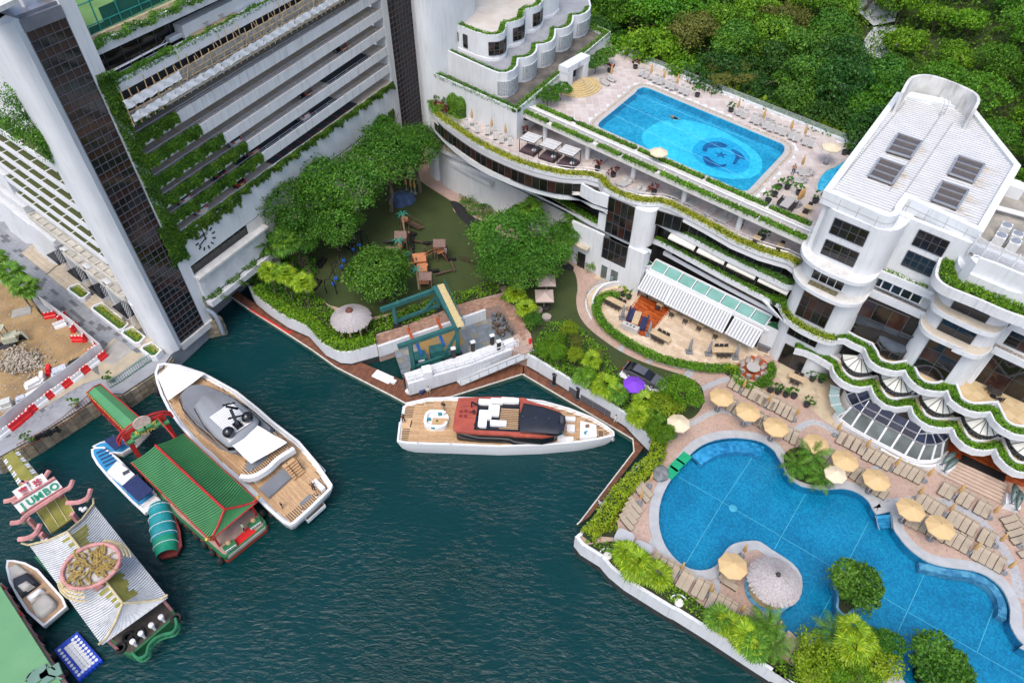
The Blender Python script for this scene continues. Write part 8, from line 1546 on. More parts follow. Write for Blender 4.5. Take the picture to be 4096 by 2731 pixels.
# furniture, vehicles, people
beige=mat('beige_sling',(.36,.3,.225),.8,.08,3); gsl=mat('grey_sling',(.36,.35,.335),.8,.06,3); dkf=mat('dark_rattan',(.035,.03,.028),.7,.3,5); whf=mat('white_metal_frame',(.62,.62,.62),.5,.05,3)
tanc=mat('tan_parasol',(.54,.38,.19),.8,.06,1.2); crc=mat('cream_parasol',(.62,.52,.37),.8,.06,1.2); grc=mat('grey_canvas',(.25,.25,.27),.85,.1,2); stone=mat('parasol_base',(.16,.17,.18),.8,.2,3); wood1=mat('pale_wood',(.48,.36,.22),.6,.12,2)
def lounger(kind,label='x'):
 t=thing('sun_lounger',label,'sun lounger'); m,fm=(beige,dkf) if kind=='b' else (gsl,whf)
 b=B().box(-.32,0,.28,1.36,.64,.07); ob('seat',b,m,t); b=B(); b.add([(.36,-.32,.3),(.36,.32,.3),(.98,.3,.68),(.98,-.3,.68),(.36,-.32,.37),(.36,.32,.37),(.96,.3,.75),(.96,-.3,.75)],[(0,1,2,3),(7,6,5,4),(0,4,5,1),(1,5,6,2),(2,6,7,3),(3,7,4,0)]); ob('backrest',b,m,t); b=B().beam((.83,-.27,.72),(.83,.27,.72),.22,.1); ob('head_pillow',b,m,t)
 b=B()
 for s in (-1,1): b.beam((-1.0,s*.34,.27),(.4,s*.34,.27),.06,.08)
 ob('frame',b,fm,t)
 for x in (-.85,.6):
  for s in (-1,1): ob('leg',B().beam((x,s*.3,0),(x,s*.3,.28),.06,.06),fm,t)
 return t
LPR={k:lounger(k) for k in 'bg'}; USED=set()
def place(kind,P,rz,label,group,z=0):
 p=LPR[kind]; v=(P.x,P.y,P.z)
 if kind not in USED: USED.add(kind); p.location=v; p.rotation_euler=(0,0,rz); p['label']=label; p['group']=group; LCH[kind]=[(c,[]) for c in p.children]; return p
 return dup(p,v,rz,label,group,ch=LCH[kind])
LCH={}
def lrow(kind,z,t,head,foot,ptsx,desc,group):
 rz=yaw(q(t,*foot,z),q(t,*head,z))
 for i,(u,v) in enumerate(ptsx): place(kind,q(t,u,v,z+.3)-V((0,0,.3)),rz,'%s %s lounger from the left in %s'%(ORD[i],'beige' if kind=='b' else 'grey',desc),group)
Zd=ZL+.005; GL='beige loungers round the lagoon pool'; hd,ft=(1500,290),(1445,385)
lrow('b',Zd,'h',(660,1435),(605,1530),((635,1482),(690,1507),(738,1532),(785,1558)),'the conservatory row',GL)
lrow('b',Zd,'l',hd,ft,((795,28),(842,48),(888,68),(932,92),(1005,118),(1050,138),(1096,158),(1142,182)),'the row below the timber walk',GL)
lrow('b',Zd,'g',(1640,1060),(1595,1140),((1620,1095),(1658,1118),(1718,1152),(1762,1176),(1806,1198),(1850,1220),(1895,1245)),'the row below the round dining hedge',GL)
lrow('b',Zd,'h',(75,1155),(30,1235),((52,1190),(98,1218),(172,1250),(212,1275),(252,1298),(294,1320)),'the row below the potted plants',GL)
lrow('b',Zd,'g',(1640,1215),(1590,1295),((1612,1255),(1655,1280),(1800,1352),(1845,1378),(1888,1400)),'the row under the first tan parasols',GL)
lrow('b',Zd,'h',(75,1315),(40,1400),((62,1352),(105,1380),(268,1455),(310,1482)),'the short row above the flower headland',GL)
lrow('b',Zd,'l',hd,ft,((512,42),(556,62),(668,130),(712,155),(756,182),(788,208),(862,258),(908,282)),'the row right of the headland',GL)
lrow('b',Zd,'l',hd,ft,((1306,262),(1350,285),(1424,318),(1470,345),(1545,385),(1592,408)),'the row below the pool steps',GL)
lrow('b',Zd,'l',hd,ft,((1145,332),(1190,358),(1234,385),(1278,412),(1358,450),(1402,476),(1450,503),(1500,532),(1570,578),(1622,602)),'the second row below the steps',GL)
lrow('b',Zd,'l',hd,ft,((1085,465),(1130,488),(1182,505),(1230,535),(1300,568),(1355,592),(1405,615),(1455,643),(1530,690),(1580,715),(1630,742),(1682,772)),'the row at the curved pool edge',GL)
lrow('b',Zd,'l',(1810,445),(1700,475),((1752,465),(1778,508),(1795,555),(1820,602),(1870,690)),'the turned row at the right picture edge',GL)
lrow('b',Zd,'k',(950,235),(1010,300),((980,265),(958,298),(912,372),(890,408),(872,445),(852,485)),'the row left of the pool',GL)
lrow('b',Zd,'k',(1440,975),(1400,1055),((1040,750),(1085,775),(1130,800),(1172,828),(1228,868),(1270,892),(1330,922),(1375,948),(1422,1012),(1470,1036),(1515,1062),(1560,1090),(1642,1132),(1686,1165),(1728,1208)),'the row along the sloping seawall',GL)
lrow('b',Zd,'l',(35,1130),(-10,1210),((12,1168),(40,1205),(238,1292),(275,1325),(320,1378)),'the row among the palms by the spa',GL)
lrow('b',Zd,'k',(1480,850),(1570,905),((1525,840),(1535,892)),'the pair by the thatched bar',GL)
GU='grey loungers on the upper pool deck'; zu=bl+.03
lrow('g',zu,'c',(1000,480),(965,545),((985,508),(1018,522),(1085,555),(1118,568),(1170,590),(1203,605),(1265,625),(1300,640)),'the row along the upper pool fence',GU)
lrow('g',zu,'c',(1690,750),(1650,815),((1672,782),(1707,800),(1762,828),(1797,845),(1855,872),(1890,890)),'the middle upper fence row',GU)
lrow('g',zu,'d',(30,800),(0,860),((58,835),(112,860),(148,875),(195,902),(235,918),(290,945),(325,960),(385,985),(430,1000)),'the right upper fence row',GU)
lrow('g',zu,'c',(690,560),(770,600),((728,575),(770,550)),'the pair near the fan steps',GU); lrow('g',zu,'d',(420,1190),(330,1180),((370,1190),(325,1245),(350,1260),(395,1210)),'the group by the standing bather',GU)
zs=16.67; GS='grey loungers on the pergola terrace'
lrow('g',zs,'b',(1505,835),(1520,905),((1512,870),(1580,898)),'the terrace corner by the topiary',GS); lrow('g',zs,'b',(1655,880),(1655,945),((1653,912),(1708,945),(1750,970),(1812,985)),'the terrace row of striped ones',GS)
for i,(u,v) in enumerate(((630,1070),(665,1085),(720,1120),(700,1100))): place('g',q('c',u,v,zs),yaw(q('c',600,1095,zs),q('c',650,1050,zs)),'%s grey lounger beside the black canopy daybeds'%ORD[i],GS)
lrow('g',zs,'O',(215,20),(160,45),((175,35),(200,42),(245,75),(275,85),(445,95),(470,105),(515,130),(545,140),(630,190),(660,175),(685,215),(715,225)),'the row before the pergola columns',GS)
# parasols
def parasol(kind,P,r,label,group,n=8,hgt=2.5,sq=False,m=None):
 t=thing('parasol',label,'parasol',(P.x,P.y,P.z),.3,group); 
 ob('pole',B().tube([(0,0,0),(0,0,hgt+.45)],.04,6),whf,t); b=B(); top=(0,0,hgt+.6)
 rim=[(r*cos(2*PI*i/n),r*sin(2*PI*i/n),hgt) for i in range(n)]
 if sq: rim=[(r*cos(PI/4+2*PI*i/4),r*sin(PI/4+2*PI*i/4),hgt) for i in range(4)]; n=4
 for i in range(n):
  a,c=rim[i],rim[(i+1)%n]; b.add([a,c,top,(a[0],a[1],a[2]-.16),(c[0],c[1],c[2]-.16)],[(0,1,2),(3,4,1,0)])
 ob('canopy',b,m,t); b=B()
 for a in rim: b.beam((a[0],a[1],a[2]-.02),(0,0,hgt+.56),.035,.03)
 ob('rib',b,whf,t); ob('finial',B().lathe(0,0,[(.13,hgt+.6),(.1,hgt+.68),(0,hgt+.7)],8),m,t); ob('base',B().lathe(0,0,[(.36,0),(.36,.1),(.1,.14)],14),stone,t); return t
for i,(u,v) in enumerate(((1658,910),(1719,944),(1783,979),(1875,1018),(1942,1056),(2014,1100),(2093,1168),(2161,1209),(1684,1298))): P=q('o',u,v,ZL+2.6); parasol('t',V((P.x,P.y,ZL)),1.45,'%s open tan parasol from the top left of the lagoon pool'%ORD[i] if i<8 else 'open tan parasol beside the thatched pool bar','open tan parasols by the lagoon pool',m=tanc)
for t_,u,v,z,r,lb,m in (('o',1920,1087,ZL,1.2,'open cream parasol beside the flower headland',crc),('g',1245,1375,ZL,1.35,'open cream parasol by the lawn end trees',crc),('c',1108,1055,bl,1.2,'open cream parasol at the pergola edge of the upper pool',crc),('d',572,1020,bl,1.3,'open cream parasol over the drinks cart on the upper deck',crc),('g',935,1105,ZL,1.35,'bright purple parasol beside the grey car',mat('purple_canvas',(.17,.04,.5),.8,.08,2))): P=q(t_,u,v,z+2.6); parasol('t',V((P.x,P.y,z)),r,lb,None,m=m)
for u,v,lb in ((325,372,'square pinkish beige parasol half under the big tree'),(310,480,'square pinkish beige parasol on the lawn edge')): P=q('g',u,v,ZL+2.8); o=parasol('t',V((P.x,P.y,ZL)),1.75,lb,None,sq=True,m=mat('pink_beige_canvas',(.42,.33,.29),.85,.06,1)); o.rotation_euler=(0,0,.02)
tcl=thing('closed_parasol','c','parasol'); ob('canopy',B().lathe(0,0,[(.1,1.1),(.2,1.3),(.15,2.0),(.05,2.6),(0,2.65)],9),mat('folded_tan',(.5,.3,.11),.85,.2,5),tcl); ob('pole',B().tube([(0,0,0),(0,0,1.2)],.035,6),whf,tcl); ob('base',B().lathe(0,0,[(.36,0),(.36,.1),(.1,.13)],14),stone,tcl); cch=[(c,[]) for c in tcl.children]
CL=[('l',u,v,ZL,'by the lagoon pool') for u,v in ((955,135),(1172,208),(1110,330),(1375,318),(1315,440),(1610,455),(1650,645),(1478,700),(1708,825),(1815,645),(160,1225),(760,15))]+[('h',u,v,ZL,'by the lagoon pool') for u,v in ((112,1268),(305,1360),(590,1465))]+[('g',u,v,ZL,'near the dining circle') for u,v in ((1680,1170),(1855,1265))]+[('k',u,v,ZL,'along the seawall side') for u,v in ((1005,245),(940,360),(1210,835),(1405,980),(1610,1115),(1625,715))]+[('c',u,v,bl,'along the upper pool fence') for u,v in ((1045,560),(1135,590),(1225,630),(1645,800),(1820,875),(770,565))]+[('d',u,v,bl,'along the right end of the upper pool') for u,v in ((80,875),(268,950),(365,985),(345,1200),(330,1440),(345,1430),(318,1445))]+[('b',u,v,zs,'on the topiary terrace') for u,v in ((1548,870),(1685,930),(1780,975))]+[('b',u,v,ZL,'beside the blue tarpaulin') for u,v in ((1092,1325),(1125,1340),(1152,1350))]
for i,(t_,u,v,z,d) in enumerate(CL):
 k=sum(1 for c in CL[:i] if c[4]==d); P=q(t_,u,v,z); lb='%s folded tan parasol from the left %s'%(ORD[k],d)
 if i==0: tcl.location=P; tcl['label']=lb; tcl['group']='folded tan parasols'
 else: dup(tcl,P,RU(0,6),lb,'folded tan parasols',ch=cch)
# cafe chairs, tables
chp=thing('cafe_chair','c','chair'); ob('seat',B().box(0,0,.42,.5,.5,.05),dkf,chp); ob('backrest',B().box(-.24,0,.47,.05,.5,.4),dkf,chp); b=B(); [b.beam((x,y,0),(x,y,.65 if x<0 else .42),.045,.045) for x in (-.22,.22) for y in (-.22,.22)]; [b.beam((-.22,y,.65),(.2,y,.62),.05,.04) for y in (-.25,.25)]; ob('leg_frame',b,dkf,chp); chh=[(c,[]) for c in chp.children]; chu=[]
def chair(P,rz,label,group='dark cafe chairs'):
 if not chu: chu.append(1); chp.location=P; chp.rotation_euler=(0,0,rz); chp['label']=label; chp['group']=group; return
 dup(chp,P,rz,label,group,ch=chh)
def table(P,L_,W_,rz,label,m=wood1,h=.74,rnd=False,group=None):
 t=thing('table',label,'table',P,rz,group); ob('tabletop',B().lathe(0,0,[(L_/2,h-.05),(L_/2,h)],20) if rnd else B().box(0,0,h-.06,L_,W_,.06),m,t,smooth=30)
 if rnd: ob('pedestal',B().lathe(0,0,[(.35,0),(.1,.06),(.1,h-.05)],10),dkf,t)
 else: [ob('leg',B().beam((x*(L_/2-.12),y*(W_/2-.1),0),(x*(L_/2-.12),y*(W_/2-.1),h-.06),.08,.08),m,t) for x in (-1,1) for y in (-1,1)]
 return t
def tset(t_,u,v,z,L_,W_,rz,n,label,rnd=False,m=wood1):
 P=q(t_,u,v,z+.74); P.z=z; table(P,L_,W_,rz,label,m,rnd=rnd,group='cafe tables'); k=0
 for s in (-1,1):
  for i in range(n): x=(i-(n-1)/2)*.62; y=s*(W_/2+.22); c,sn=cos(rz),sin(rz); chair(V((P.x+x*c-y*sn,P.y+x*sn+y*c,z)),rz-s*PI/2,'%s dark chair at the %s'%(ORD[k],label.split(',')[0])); k+=1
ra_=yaw((0,0),AD)
tset('g',805,530,CFZ,3.6,.95,ra_,4,'long pale table inside the hedge end'); tset('g',1120,768,CFZ,3.0,.95,ra_,3,'pale table right of the hardwood stage'); tset('g',1555,868,CFZ,2.9,.95,0,3,'pale table near the dining circle')
for i,(u,v) in enumerate(((1120,548),(1215,595),(1310,640),(1405,690),(1520,745))): tset('g',u,v,CFZ,.9,.9,ra_,1,'%s small square table below the awnings'%ORD[i])
P=q('g',950,655,CFZ+.5); P.z=CFZ+.03; table(P,2.6,.9,PI/2-.35,'wooden table between two navy sofas',wood1)
for u,v,lb in ((915,625,'left navy sofa on the hardwood stage'),(1000,685,'right navy sofa on the hardwood stage')): P=q('g',u,v,CFZ+.3); t=thing('sofa',lb,'sofa',(P.x,P.y,CFZ+.03),PI/2-.35); nv=mat('navy_sofa',(.02,.025,.08),.8,.1,3); ob('seat',B().box(0,0,0,2.4,.8,.4),nv,t); ob('backrest',B().box(0,.38 if u<950 else -.38,.4,2.4,.18,.4),nv,t)
P=q('g',910,700,CFZ+.9); t=thing('bar_counter','grey marble bar counter at the foot of the hardwood stage','counter',(P.x,P.y,CFZ),ra_+.1); ob('counter_body',B().box(0,0,0,2.4,.7,.95),mat('marble_grey',(.45,.44,.42),.3,.15,2),t); b=B(); [b.lathe(x,0,[(.16,.951),(.16,.96)],10) for x in (-.5,0,.5)]; ob('hotplate',b,frame,t)
for u,v,lb in ((858,605,'grey covered parasol beside the long pale table'),(1045,720,'grey covered parasol at the stage corner'),(1330,840,'folded grey parasol near the hedge, left'),(1465,855,'folded grey parasol near the hedge, middle'),(1655,880,'folded grey parasol near the hedge, right')): P=q('g',u,v,CFZ+1.2); t=thing('covered_parasol',lb,'parasol',(P.x,P.y,CFZ),0,'grey folded parasols'); ob('cover',B().lathe(0,0,[(.12,.3),(.24,.7),(.18,1.8),(.08,2.5),(0,2.55)],9),grc,t); ob('base',B().box(0,0,0,.9,.9,.08),stone,t); ob('pole',B().tube([(0,0,0),(0,0,.5)],.05,6),stone,t)
P=q('g',1765,990,ZL+.8); P.z=ZL+.12; table(P,1.7,0,0,'round grey table in the hedge ringed dining circle',gsl,rnd=True)
wc=mat('woven_grey',(.33,.29,.26),.85,.15,6)
for i in range(8): a=i*PI/4+.2; t=thing('woven_chair','%s round woven armchair clockwise at the dining circle table'%ORD[i],'chair',(P.x+1.4*cos(a),P.y+1.4*sin(a),P.z),a,'woven armchairs'); ob('seat',B().lathe(0,0,[(.3,0),(.36,.42),(.3,.44)],12),wc,t); ob('backrest',B().lathe(0,0,[(.36,.4),(.42,.8),(.38,.82),(.32,.42)],12,a0=-1.5,a1=1.5),wc,t)
tset('h',330,1060,ZL,2.0,.9,-.6,2,'pale table on the crazy paving'); tset('H',1010,700,10.6,1.1,1.1,.3,1,'round dark table on the tan terrace',True,dkf); tset('d',265,1405,bl,2.6,1.1,.9,3,'grey long table on the upper deck',m=gsl); tset('d',410,1440,bl,1.0,.9,-.6,1,'small wooden table on the upper deck dining corner'); tset('d',365,1500,bl,1.0,.9,-.6,1,'second wooden table on the upper deck dining corner'); tset('O',870,320,zs,.9,.9,-.6,1,'grey table between the terrace plants'); tset('O',990,360,zs,.9,.9,-.6,1,'grey table at the right end of the terrace')
# potted plants
pot=mat('black_pot',(.03,.03,.032),.5,.2,3)
POT=[('c',765,480,bl,'red leaved'),('c',945,455,bl,'red leaved'),('c',1378,650,bl,'green'),('c',1612,755,bl,'green'),('c',178,925,zs,'red leaved'),('c',680,1160,zs,'red leaved'),('c',790,1205,zs,'red leaved'),('c',1075,1325,zs,'red leaved'),('O',782,250,zs,'broad green'),('O',900,310,zs,'broad green'),('d',265,1290,bl,'green'),('d',345,1330,bl,'green'),('d',460,1385,bl,'green'),('d',665,1050,bl,'green'),('d',705,1050,bl,'green'),('d',205,1290,bl,'green'),('d',175,1340,bl,'green'),('d',130,1385,bl,'green'),('h',325,960,ZL,'palm like'),('h',440,1060,ZL,'broad green'),('h',500,1070,ZL,'round clipped'),('h',85,1095,ZL,'bushy'),('h',145,1140,ZL,'bushy'),('h',200,1150,ZL,'bushy'),('h',255,1170,ZL,'round clipped'),('h',310,1180,ZL,'bushy'),('h',400,1240,ZL,'round clipped'),('g',860,470,CFZ,'lime'),('g',900,490,CFZ,'bushy'),('g',1595,1015,ZL,'yellow'),('e',760,1070,ZP,'small'),('e',515,1250,ZP,'small'),('e',190,1490,ZP,'small')]
for i,(t_,u,v,z,d) in enumerate(POT):
 P=q(t_,u,v,z+.6); t=thing('potted_plant','%s potted plant along the %s, %s'%(ORD[sum(1 for c in POT[:i] if c[0]==t_)],{'c':'upper deck','O':'pergola terrace','d':'upper dining corner','h':'crazy paving edge','g':'cafe hedge','e':'promenade'}[t_],d),'potted plant',(P.x,P.y,z),0,'potted plants'); ob('pot',B().lathe(0,0,[(.3,0),(.42,.6),(.36,.6),(.34,.5)],10),pot if t_!='e' else conc,t)
 p,d_=crownpts(200,.75,.65,5,i,.55,-.1); p[:,2]+=.95; o=link('foliage',leafmesh('foliage',p,d_,.24,LF['red' if 'red' in d else ('lime' if d in('lime','yellow') else 'mid')]),t)
# daybeds
for i,(u,v) in enumerate(((215,1010),(350,1055),(480,1100))):
 P=q('c',u,v,zs+1.0); P.z=zs; t=thing('canopy_daybed','%s black framed canopy daybed from the left on the terrace'%ORD[i],'daybed',P,ra_+.1,'canopy daybeds'); b=B()
 for x in (-1.2,1.2):
  for y in (-1.1,1.1): b.beam((x,y,0),(x,y,2.1),.08,.08)
 for z in (2.1,.1): [b.beam((-1.2,y,z),(1.2,y,z),.08,.08) for y in (-1.1,1.1)]; [b.beam((x,-1.1,z),(x,1.1,z),.08,.08) for x in (-1.2,1.2)]
 ob('frame',b,black,t); ob('mattress',B().box(0,0,.12,2.2,2.0,.35),mat('plum_mattress',(.09,.055,.065),.85,.1,3),t); ob('canopy',B().box(0,0,2.14,2.4,2.2,.04),mat('pale_canopy',(.5,.5,.5),.7,.1,2),t); b=B(); [b.beam((-1.2,y,2.2),(1.2,y,2.2),.05,.05) for y in (-.7,0,.7)]; ob('slat_bar',b,gsl,t); ob('cushion',B().box(.5,.3,.47,.5,.4,.2,.3),mat('blue_cushion',(.1,.16,.22)),t); ob('cushion',B().box(.7,-.3,.47,.5,.4,.2),cush,t)
# thatched huts
def hut(P,r,h,label,bar=False):
 t=thing('thatched_hut',label,'hut',P); g=np.random.default_rng(3); th=mat('grey_thatch',(.4,.37,.36),.95,.25,2,bump=.8,bsc=25,col2=(.52,.49,.48)); prof=[(r*1.0,h-.25),(r*1.02,h),(r*.8,h+r*.2),(r*.5,h+r*.42),(r*.15,h+r*.56),(.02,h+r*.58)]; ob('roof',B().lathe(0,0,prof,36),th,t); n=9000; a=g.uniform(0,6.28,n); k=np.sqrt(g.uniform(.01,1,n)); zz=np.interp(k,[0,.15,.5,.8,1],[h+r*.6,h+r*.57,h+r*.44,h+r*.22,h+.03]); b=B()
 for i in range(2600):
  rr=r*k[i]; s=.4; c,sn=cos(a[i]),sin(a[i]); z=zz[i]+.03+.05*(i%5)/5; w_=.035; b.add([(rr*c-w_*sn,rr*sn+w_*c,z),(rr*c+w_*sn,rr*sn-w_*c,z),((rr+s)*c+w_*sn,(rr+s)*sn-w_*c,z-.22),((rr+s)*c-w_*sn,(rr+s)*sn+w_*c,z-.22)],[(0,3,2,1)])
 ob('thatch_strand',b,mat('thatch_strand',(.47,.44,.44),.95,.3,6,col2=(.3,.27,.27)),t,smooth=0,kind='stuff'); ob('roof_cap',B().lathe(0,0,[(.55 if not bar else .25,h+r*.55),(.4 if not bar else .2,h+r*.66),(0,h+r*.7)],12),mat('rust_cap',(.12,.04,.03),.7,.2,3) if not bar else dkf,t)
 for i in range(8): ob('post',B().beam((r*.75*cos(i*PI/4),r*.75*sin(i*PI/4),0),(r*.75*cos(i*PI/4),r*.75*sin(i*PI/4),h),.2,.2),wood1,t)
 if bar: ob('bar_counter',B().lathe(0,0,[(r*.86,0),(r*.86,1.0),(r*.7,1.02)],28),mat('bar_tan',(.5,.38,.2),.6,.1,2),t); ob('pool_rim',B().lathe(0,0,[(r*1.02,-1.2),(r*1.02,.1),(r*.9,.12)],28),MATS['bench_mosaic'],t)
P=q('f',695,615,ZL+3.2); hut(V((P.x,P.y,ZL)),2.35,2.4,'round grey thatched hut with a rust red cap in the waterfront garden'); P=q('l',182,850,ZL+3.2); hut(V((P.x,P.y,ZL)),2.2,2.3,'round grey thatched swim up bar on the pool peninsula',True)
# spa covers, green mats, steps rails, dolphins
for i,(u,v) in enumerate(((835,600),(955,680))): P=q('k',u,v,ZL+.3); t=thing('covered_table','%s grey covered table under the seawall palms'%('left','right')[i],'covered table',(P.x,P.y,ZL),-.5); ob('cover',B().prism(rrect(0,0,1.9,1.7,.5),.3,.75),mat('grey_cover2',(.4,.41,.43),.8,.08,1),t,smooth=50)
for i,(u,v) in enumerate(((1240,55),(1192,100),(1155,150))): P=q('k',u,v,ZL+.1); ob('pool_mat',B().box(P.x,P.y,ZL+.08,1.55,1.15,.06,yaw(q('k',1125,180,3),q('k',1270,30,3))),mat('mat_green',(.0,.3,.14),.7,.1,3),None,smooth=0,label='%s green mat from the top on the pool coping'%ORD[i],cat='mat',group='green pool mats')
b=B(); [b.tube([q('l',u0,v0,ZL+.1),q('l',u0,v0,ZL+1.0),q('l',u1,v1,ZL+.8),q('l',u1,v1,ZL-.3)],.045,6) for u0,v0,u1,v1 in ((845,440,872,535),(948,410,958,525))]; ob('pool_ladder',b,steel,None,label='steel handrails of the stepped pool entry by the deck',cat='handrail'); b=B()
for i in range(4): b.add([q('l',u,v,ZL-.15-.22*i) for u,v in ((852,440+22*i),(945,432+22*i),(948,455+22*i),(856,462+22*i))],[(0,3,2,1)])
o=ob('entry_step',b,MATS['step_mosaic'],pf)
brz=mat('bronze_green',(.09,.13,.12),.45,.3,2,metal=.3)
def dolphins(P,rz,label):
 t=thing('dolphin_statue',label,'statue',P,rz); ob('plinth',B().box(0,0,0,1.5,1.4,.9),whitec,t)
 for s,dz,dx in ((-.3,0,0),(.3,.25,.35)):
  sp_=[V((-1.0+dx,s,1.0+dz)),V((-.6+dx,s,1.25+dz)),V((0+dx,s,1.55+dz)),V((.6+dx,s,1.6+dz)),V((1.1+dx,s,1.45+dz)),V((1.45+dx,s,1.35+dz))]; rd_=[.07,.2,.33,.32,.2,.06]; rings=[]
  for p,r_ in zip(sp_,rd_): rings.append([(p.x,p.y+r_*cos(a),p.z+r_*sin(a)) for a in LS(0,2*PI,10,endpoint=False)])
  b=B().loft(rings); b.add([sp_[2]+V((0,0,.3)),sp_[2]+V((-.35,0,.62)),sp_[2]+V((-.3,0,.25)),sp_[2]+V((-.1,.05,.3))],[(0,1,3),(3,1,2),(0,3,1),(3,2,1)]); b.add([sp_[0],sp_[0]+V((-.4,-.35,.1)),sp_[0]+V((-.25,0,.05)),sp_[0]+V((-.4,.35,.1))],[(0,1,2),(0,2,3),(2,1,0),(3,2,0)]); ob('dolphin',b,brz,t,smooth=60)
P=q('l',1300,130,ZL); dolphins(P,yaw(q('l',1290,140,4),q('l',1400,45,4)),'pair of green bronze dolphins left of the pool steps'); P=q('l',1745,370,ZL); dolphins(P,yaw(q('l',1740,370,4),q('l',1750,220,4)),'pair of green bronze dolphins right of the pool steps')
# cars
def car(P,rz,label,col,suv=False,L_=4.7,plate=True,group='cars in the car park',s=1):
 t=thing('parked_car',label,'car',P,rz,group); m=mat('car_'+'_'.join('%d'%(c*100) for c in col),col,.25,.05,1,metal=.3,coat=.8); h=1.55 if suv else 1.3; H=L_/2
 W=[(-H,.45,.72),(-H+.1,.8,.82),(-H*.5,.93,.9),(0,.95,.9),(H*.5,.93,.88),(H-.25,.85,.78),(H,.65,.62)]
 rings=[]
 for x,w_,z in W: rings.append([(x,-w_,.3),(x,-w_*1.0,.55),(x,-w_*.93,z),(x,w_*.93,z),(x,w_,.55),(x,w_,.3)])
 ob('body',B().loft(rings),m,t,smooth=40); C_=[(-H+.2,.78,.85),(-H*.55 if not suv else -H*.8,.68,h-.05),(-.3,.7,h),(H*.12,.68,h-.06),(H*.5,.8,.86)]; rings=[[(x,-w_,.8),(x,-w_,z),(x,w_,z),(x,w_,.8)] for x,w_,z in C_]; ob('window_glass',B().loft(rings),blkg,t,smooth=40)
 ob('roof_panel',B().prism([(-H*.5 if not suv else -H*.76,-.64),(H*.1,-.64),(H*.1,.64),(-H*.5 if not suv else -H*.76,.64)],h-.03,h+.02),m,t)
 for x in (-H*.6,H*.6):
  for y in (-.86,.86): w_=ob('wheel',B().add([],[]).loft([[(x+.33*cos(a),y+d,.33+.33*sin(a)) for a in LS(0,2*PI,14,endpoint=False)] for d in (-.1,.1)]),rubber,t); ob('rim',B().loft([[(x+.2*cos(a),y*1.125+d,.33+.2*sin(a)) for a in LS(0,2*PI,10,endpoint=False)] for d in (-.01,.02)]),alu,w_)
 for y in (-.6,.6): ob('headlight',B().box(H-.1,y,.6,.2,.3,.12),whp,t); ob('tail_light',B().box(-H+.06,y,.68,.12,.32,.14),redp,t)
 if plate: ob('number_plate',B().box(-H-.01,0,.5,.04,.52,.14),mat('plate_yellow',(.7,.45,.02),.6),t)
 return t
P=q('g',1000,1050,ZL+.5); ca=yaw(q('g',885,985,ZL),q('g',1120,1100,ZL)); struct('car_display_pad',B().box(P.x+.1,P.y-.15,ZL+.01,5.9,2.7,.07,ca),whitec); car(V((P.x,P.y,ZL+.08)),ca,'dark grey luxury coupe on a white pad on the lawn',(.12,.12,.14),L_=5.3,plate=False,group=None)
nr=yaw((0,0),-FN); 
for s,k,col,suv,lb in ((37.3,2,(.01,.01,.012),1,'black car parked high on the third deck near the right end'),(28.6,3,(.012,.012,.014),1,'black car in the middle of the fourth car park deck'),(27.2,4,(.62,.62,.64),1,'white car on the fifth car park deck near the middle'),(14.6,3,(.62,.62,.64),1,'white car just right of the vines on the fourth deck'),(16.8,4,(.32,.24,.17),0,'tan car right of the vines on the fifth deck'),(10.8,4,(.02,.02,.025),0,'black car seen between the lower vine bands'),(5.0,4,(.62,.62,.64),0,'white car at the far left of the fifth deck'),(6.5,4.5,(.62,.62,.64),0,'white van like car at the lowest deck left'),(13.2,4.5,(.12,.02,.02),0,'dark red car on the lowest deck behind the hedge')):
 z=(tops[int(k)][0]-.2+tops[int(k)][1]*s) if k<4.4 else 16.71; p=fp(s,-2.75); car(V((p.x,p.y,z)),nr,lb,col,suv)
# people
skin=mat('skin',(.34,.19,.12),.6,.08,4); hairm=mat('hair',(.012,.01,.009),.6,.2,5)
def person(P,rz,label,top,bot,pose=0,sc=1):
 me=bpy.data.meshes.new('person'); a=.5 if pose==1 else .12; st=.18
 vv=[(0,0,.95),(0,0,1.15),(0,0,1.4),(0,0,1.52),(0,0,1.62),(0,0,1.72),(0,.11,.92),(st*.5,.11,.5),(st*.2,.11,.08),(st*.2+.16,.11,.04),(0,-.11,.92),(-st*.5,-.11,.5),(-st*.9,-.11,.08),(-st*.9+.16,-.11,.04),(0,.2,1.4),(a*.4,.27,1.13),(a*1.1,.24,.9+a*.5),(0,-.2,1.4),(a*.4,-.27,1.13),(a*1.1,-.24,.9+a*.5)]
 ee=[(0,1),(1,2),(2,3),(3,4),(4,5),(0,6),(6,7),(7,8),(8,9),(0,10),(10,11),(11,12),(12,13),(2,14),(14,15),(15,16),(2,17),(17,18),(18,19)]; rad=[.15,.14,.16,.06,.1,.08,.1,.075,.05,.04,.1,.075,.05,.04,.075,.05,.04,.075,.05,.04]
 me.from_pydata(vv,ee,[]); o=bpy.data.objects.new('person',me); C.objects.link(o); o.modifiers.new('k','SKIN')
 for d,r_ in zip(me.skin_vertices[0].data,rad): d.radius=(r_,r_)
 me.skin_vertices[0].data[0].use_root=True; u=o.modifiers.new('u','SUBSURF'); u.levels=1; u.render_levels=1; dg=bpy.context.evaluated_depsgraph_get(); m2=bpy.data.meshes.new_from_object(o.evaluated_get(dg)); bpy.data.objects.remove(o)
 m2.materials.clear(); [m2.materials.append(x) for x in (skin,top,bot,hairm)]; 
 for f in m2.polygons: z=f.center.z; y=abs(f.center.y); f.material_index=3 if z>1.66 or (z>1.56 and f.center.x<-.03) else (1 if .98<z<1.47 and (y<.24 or z>1.2) else (2 if .35<z<=.98 and y<.2 else 0)); f.use_smooth=True
 o=link('person',m2,None,P,rz,label=label,cat='person'); o.scale=(sc,)*3; return o
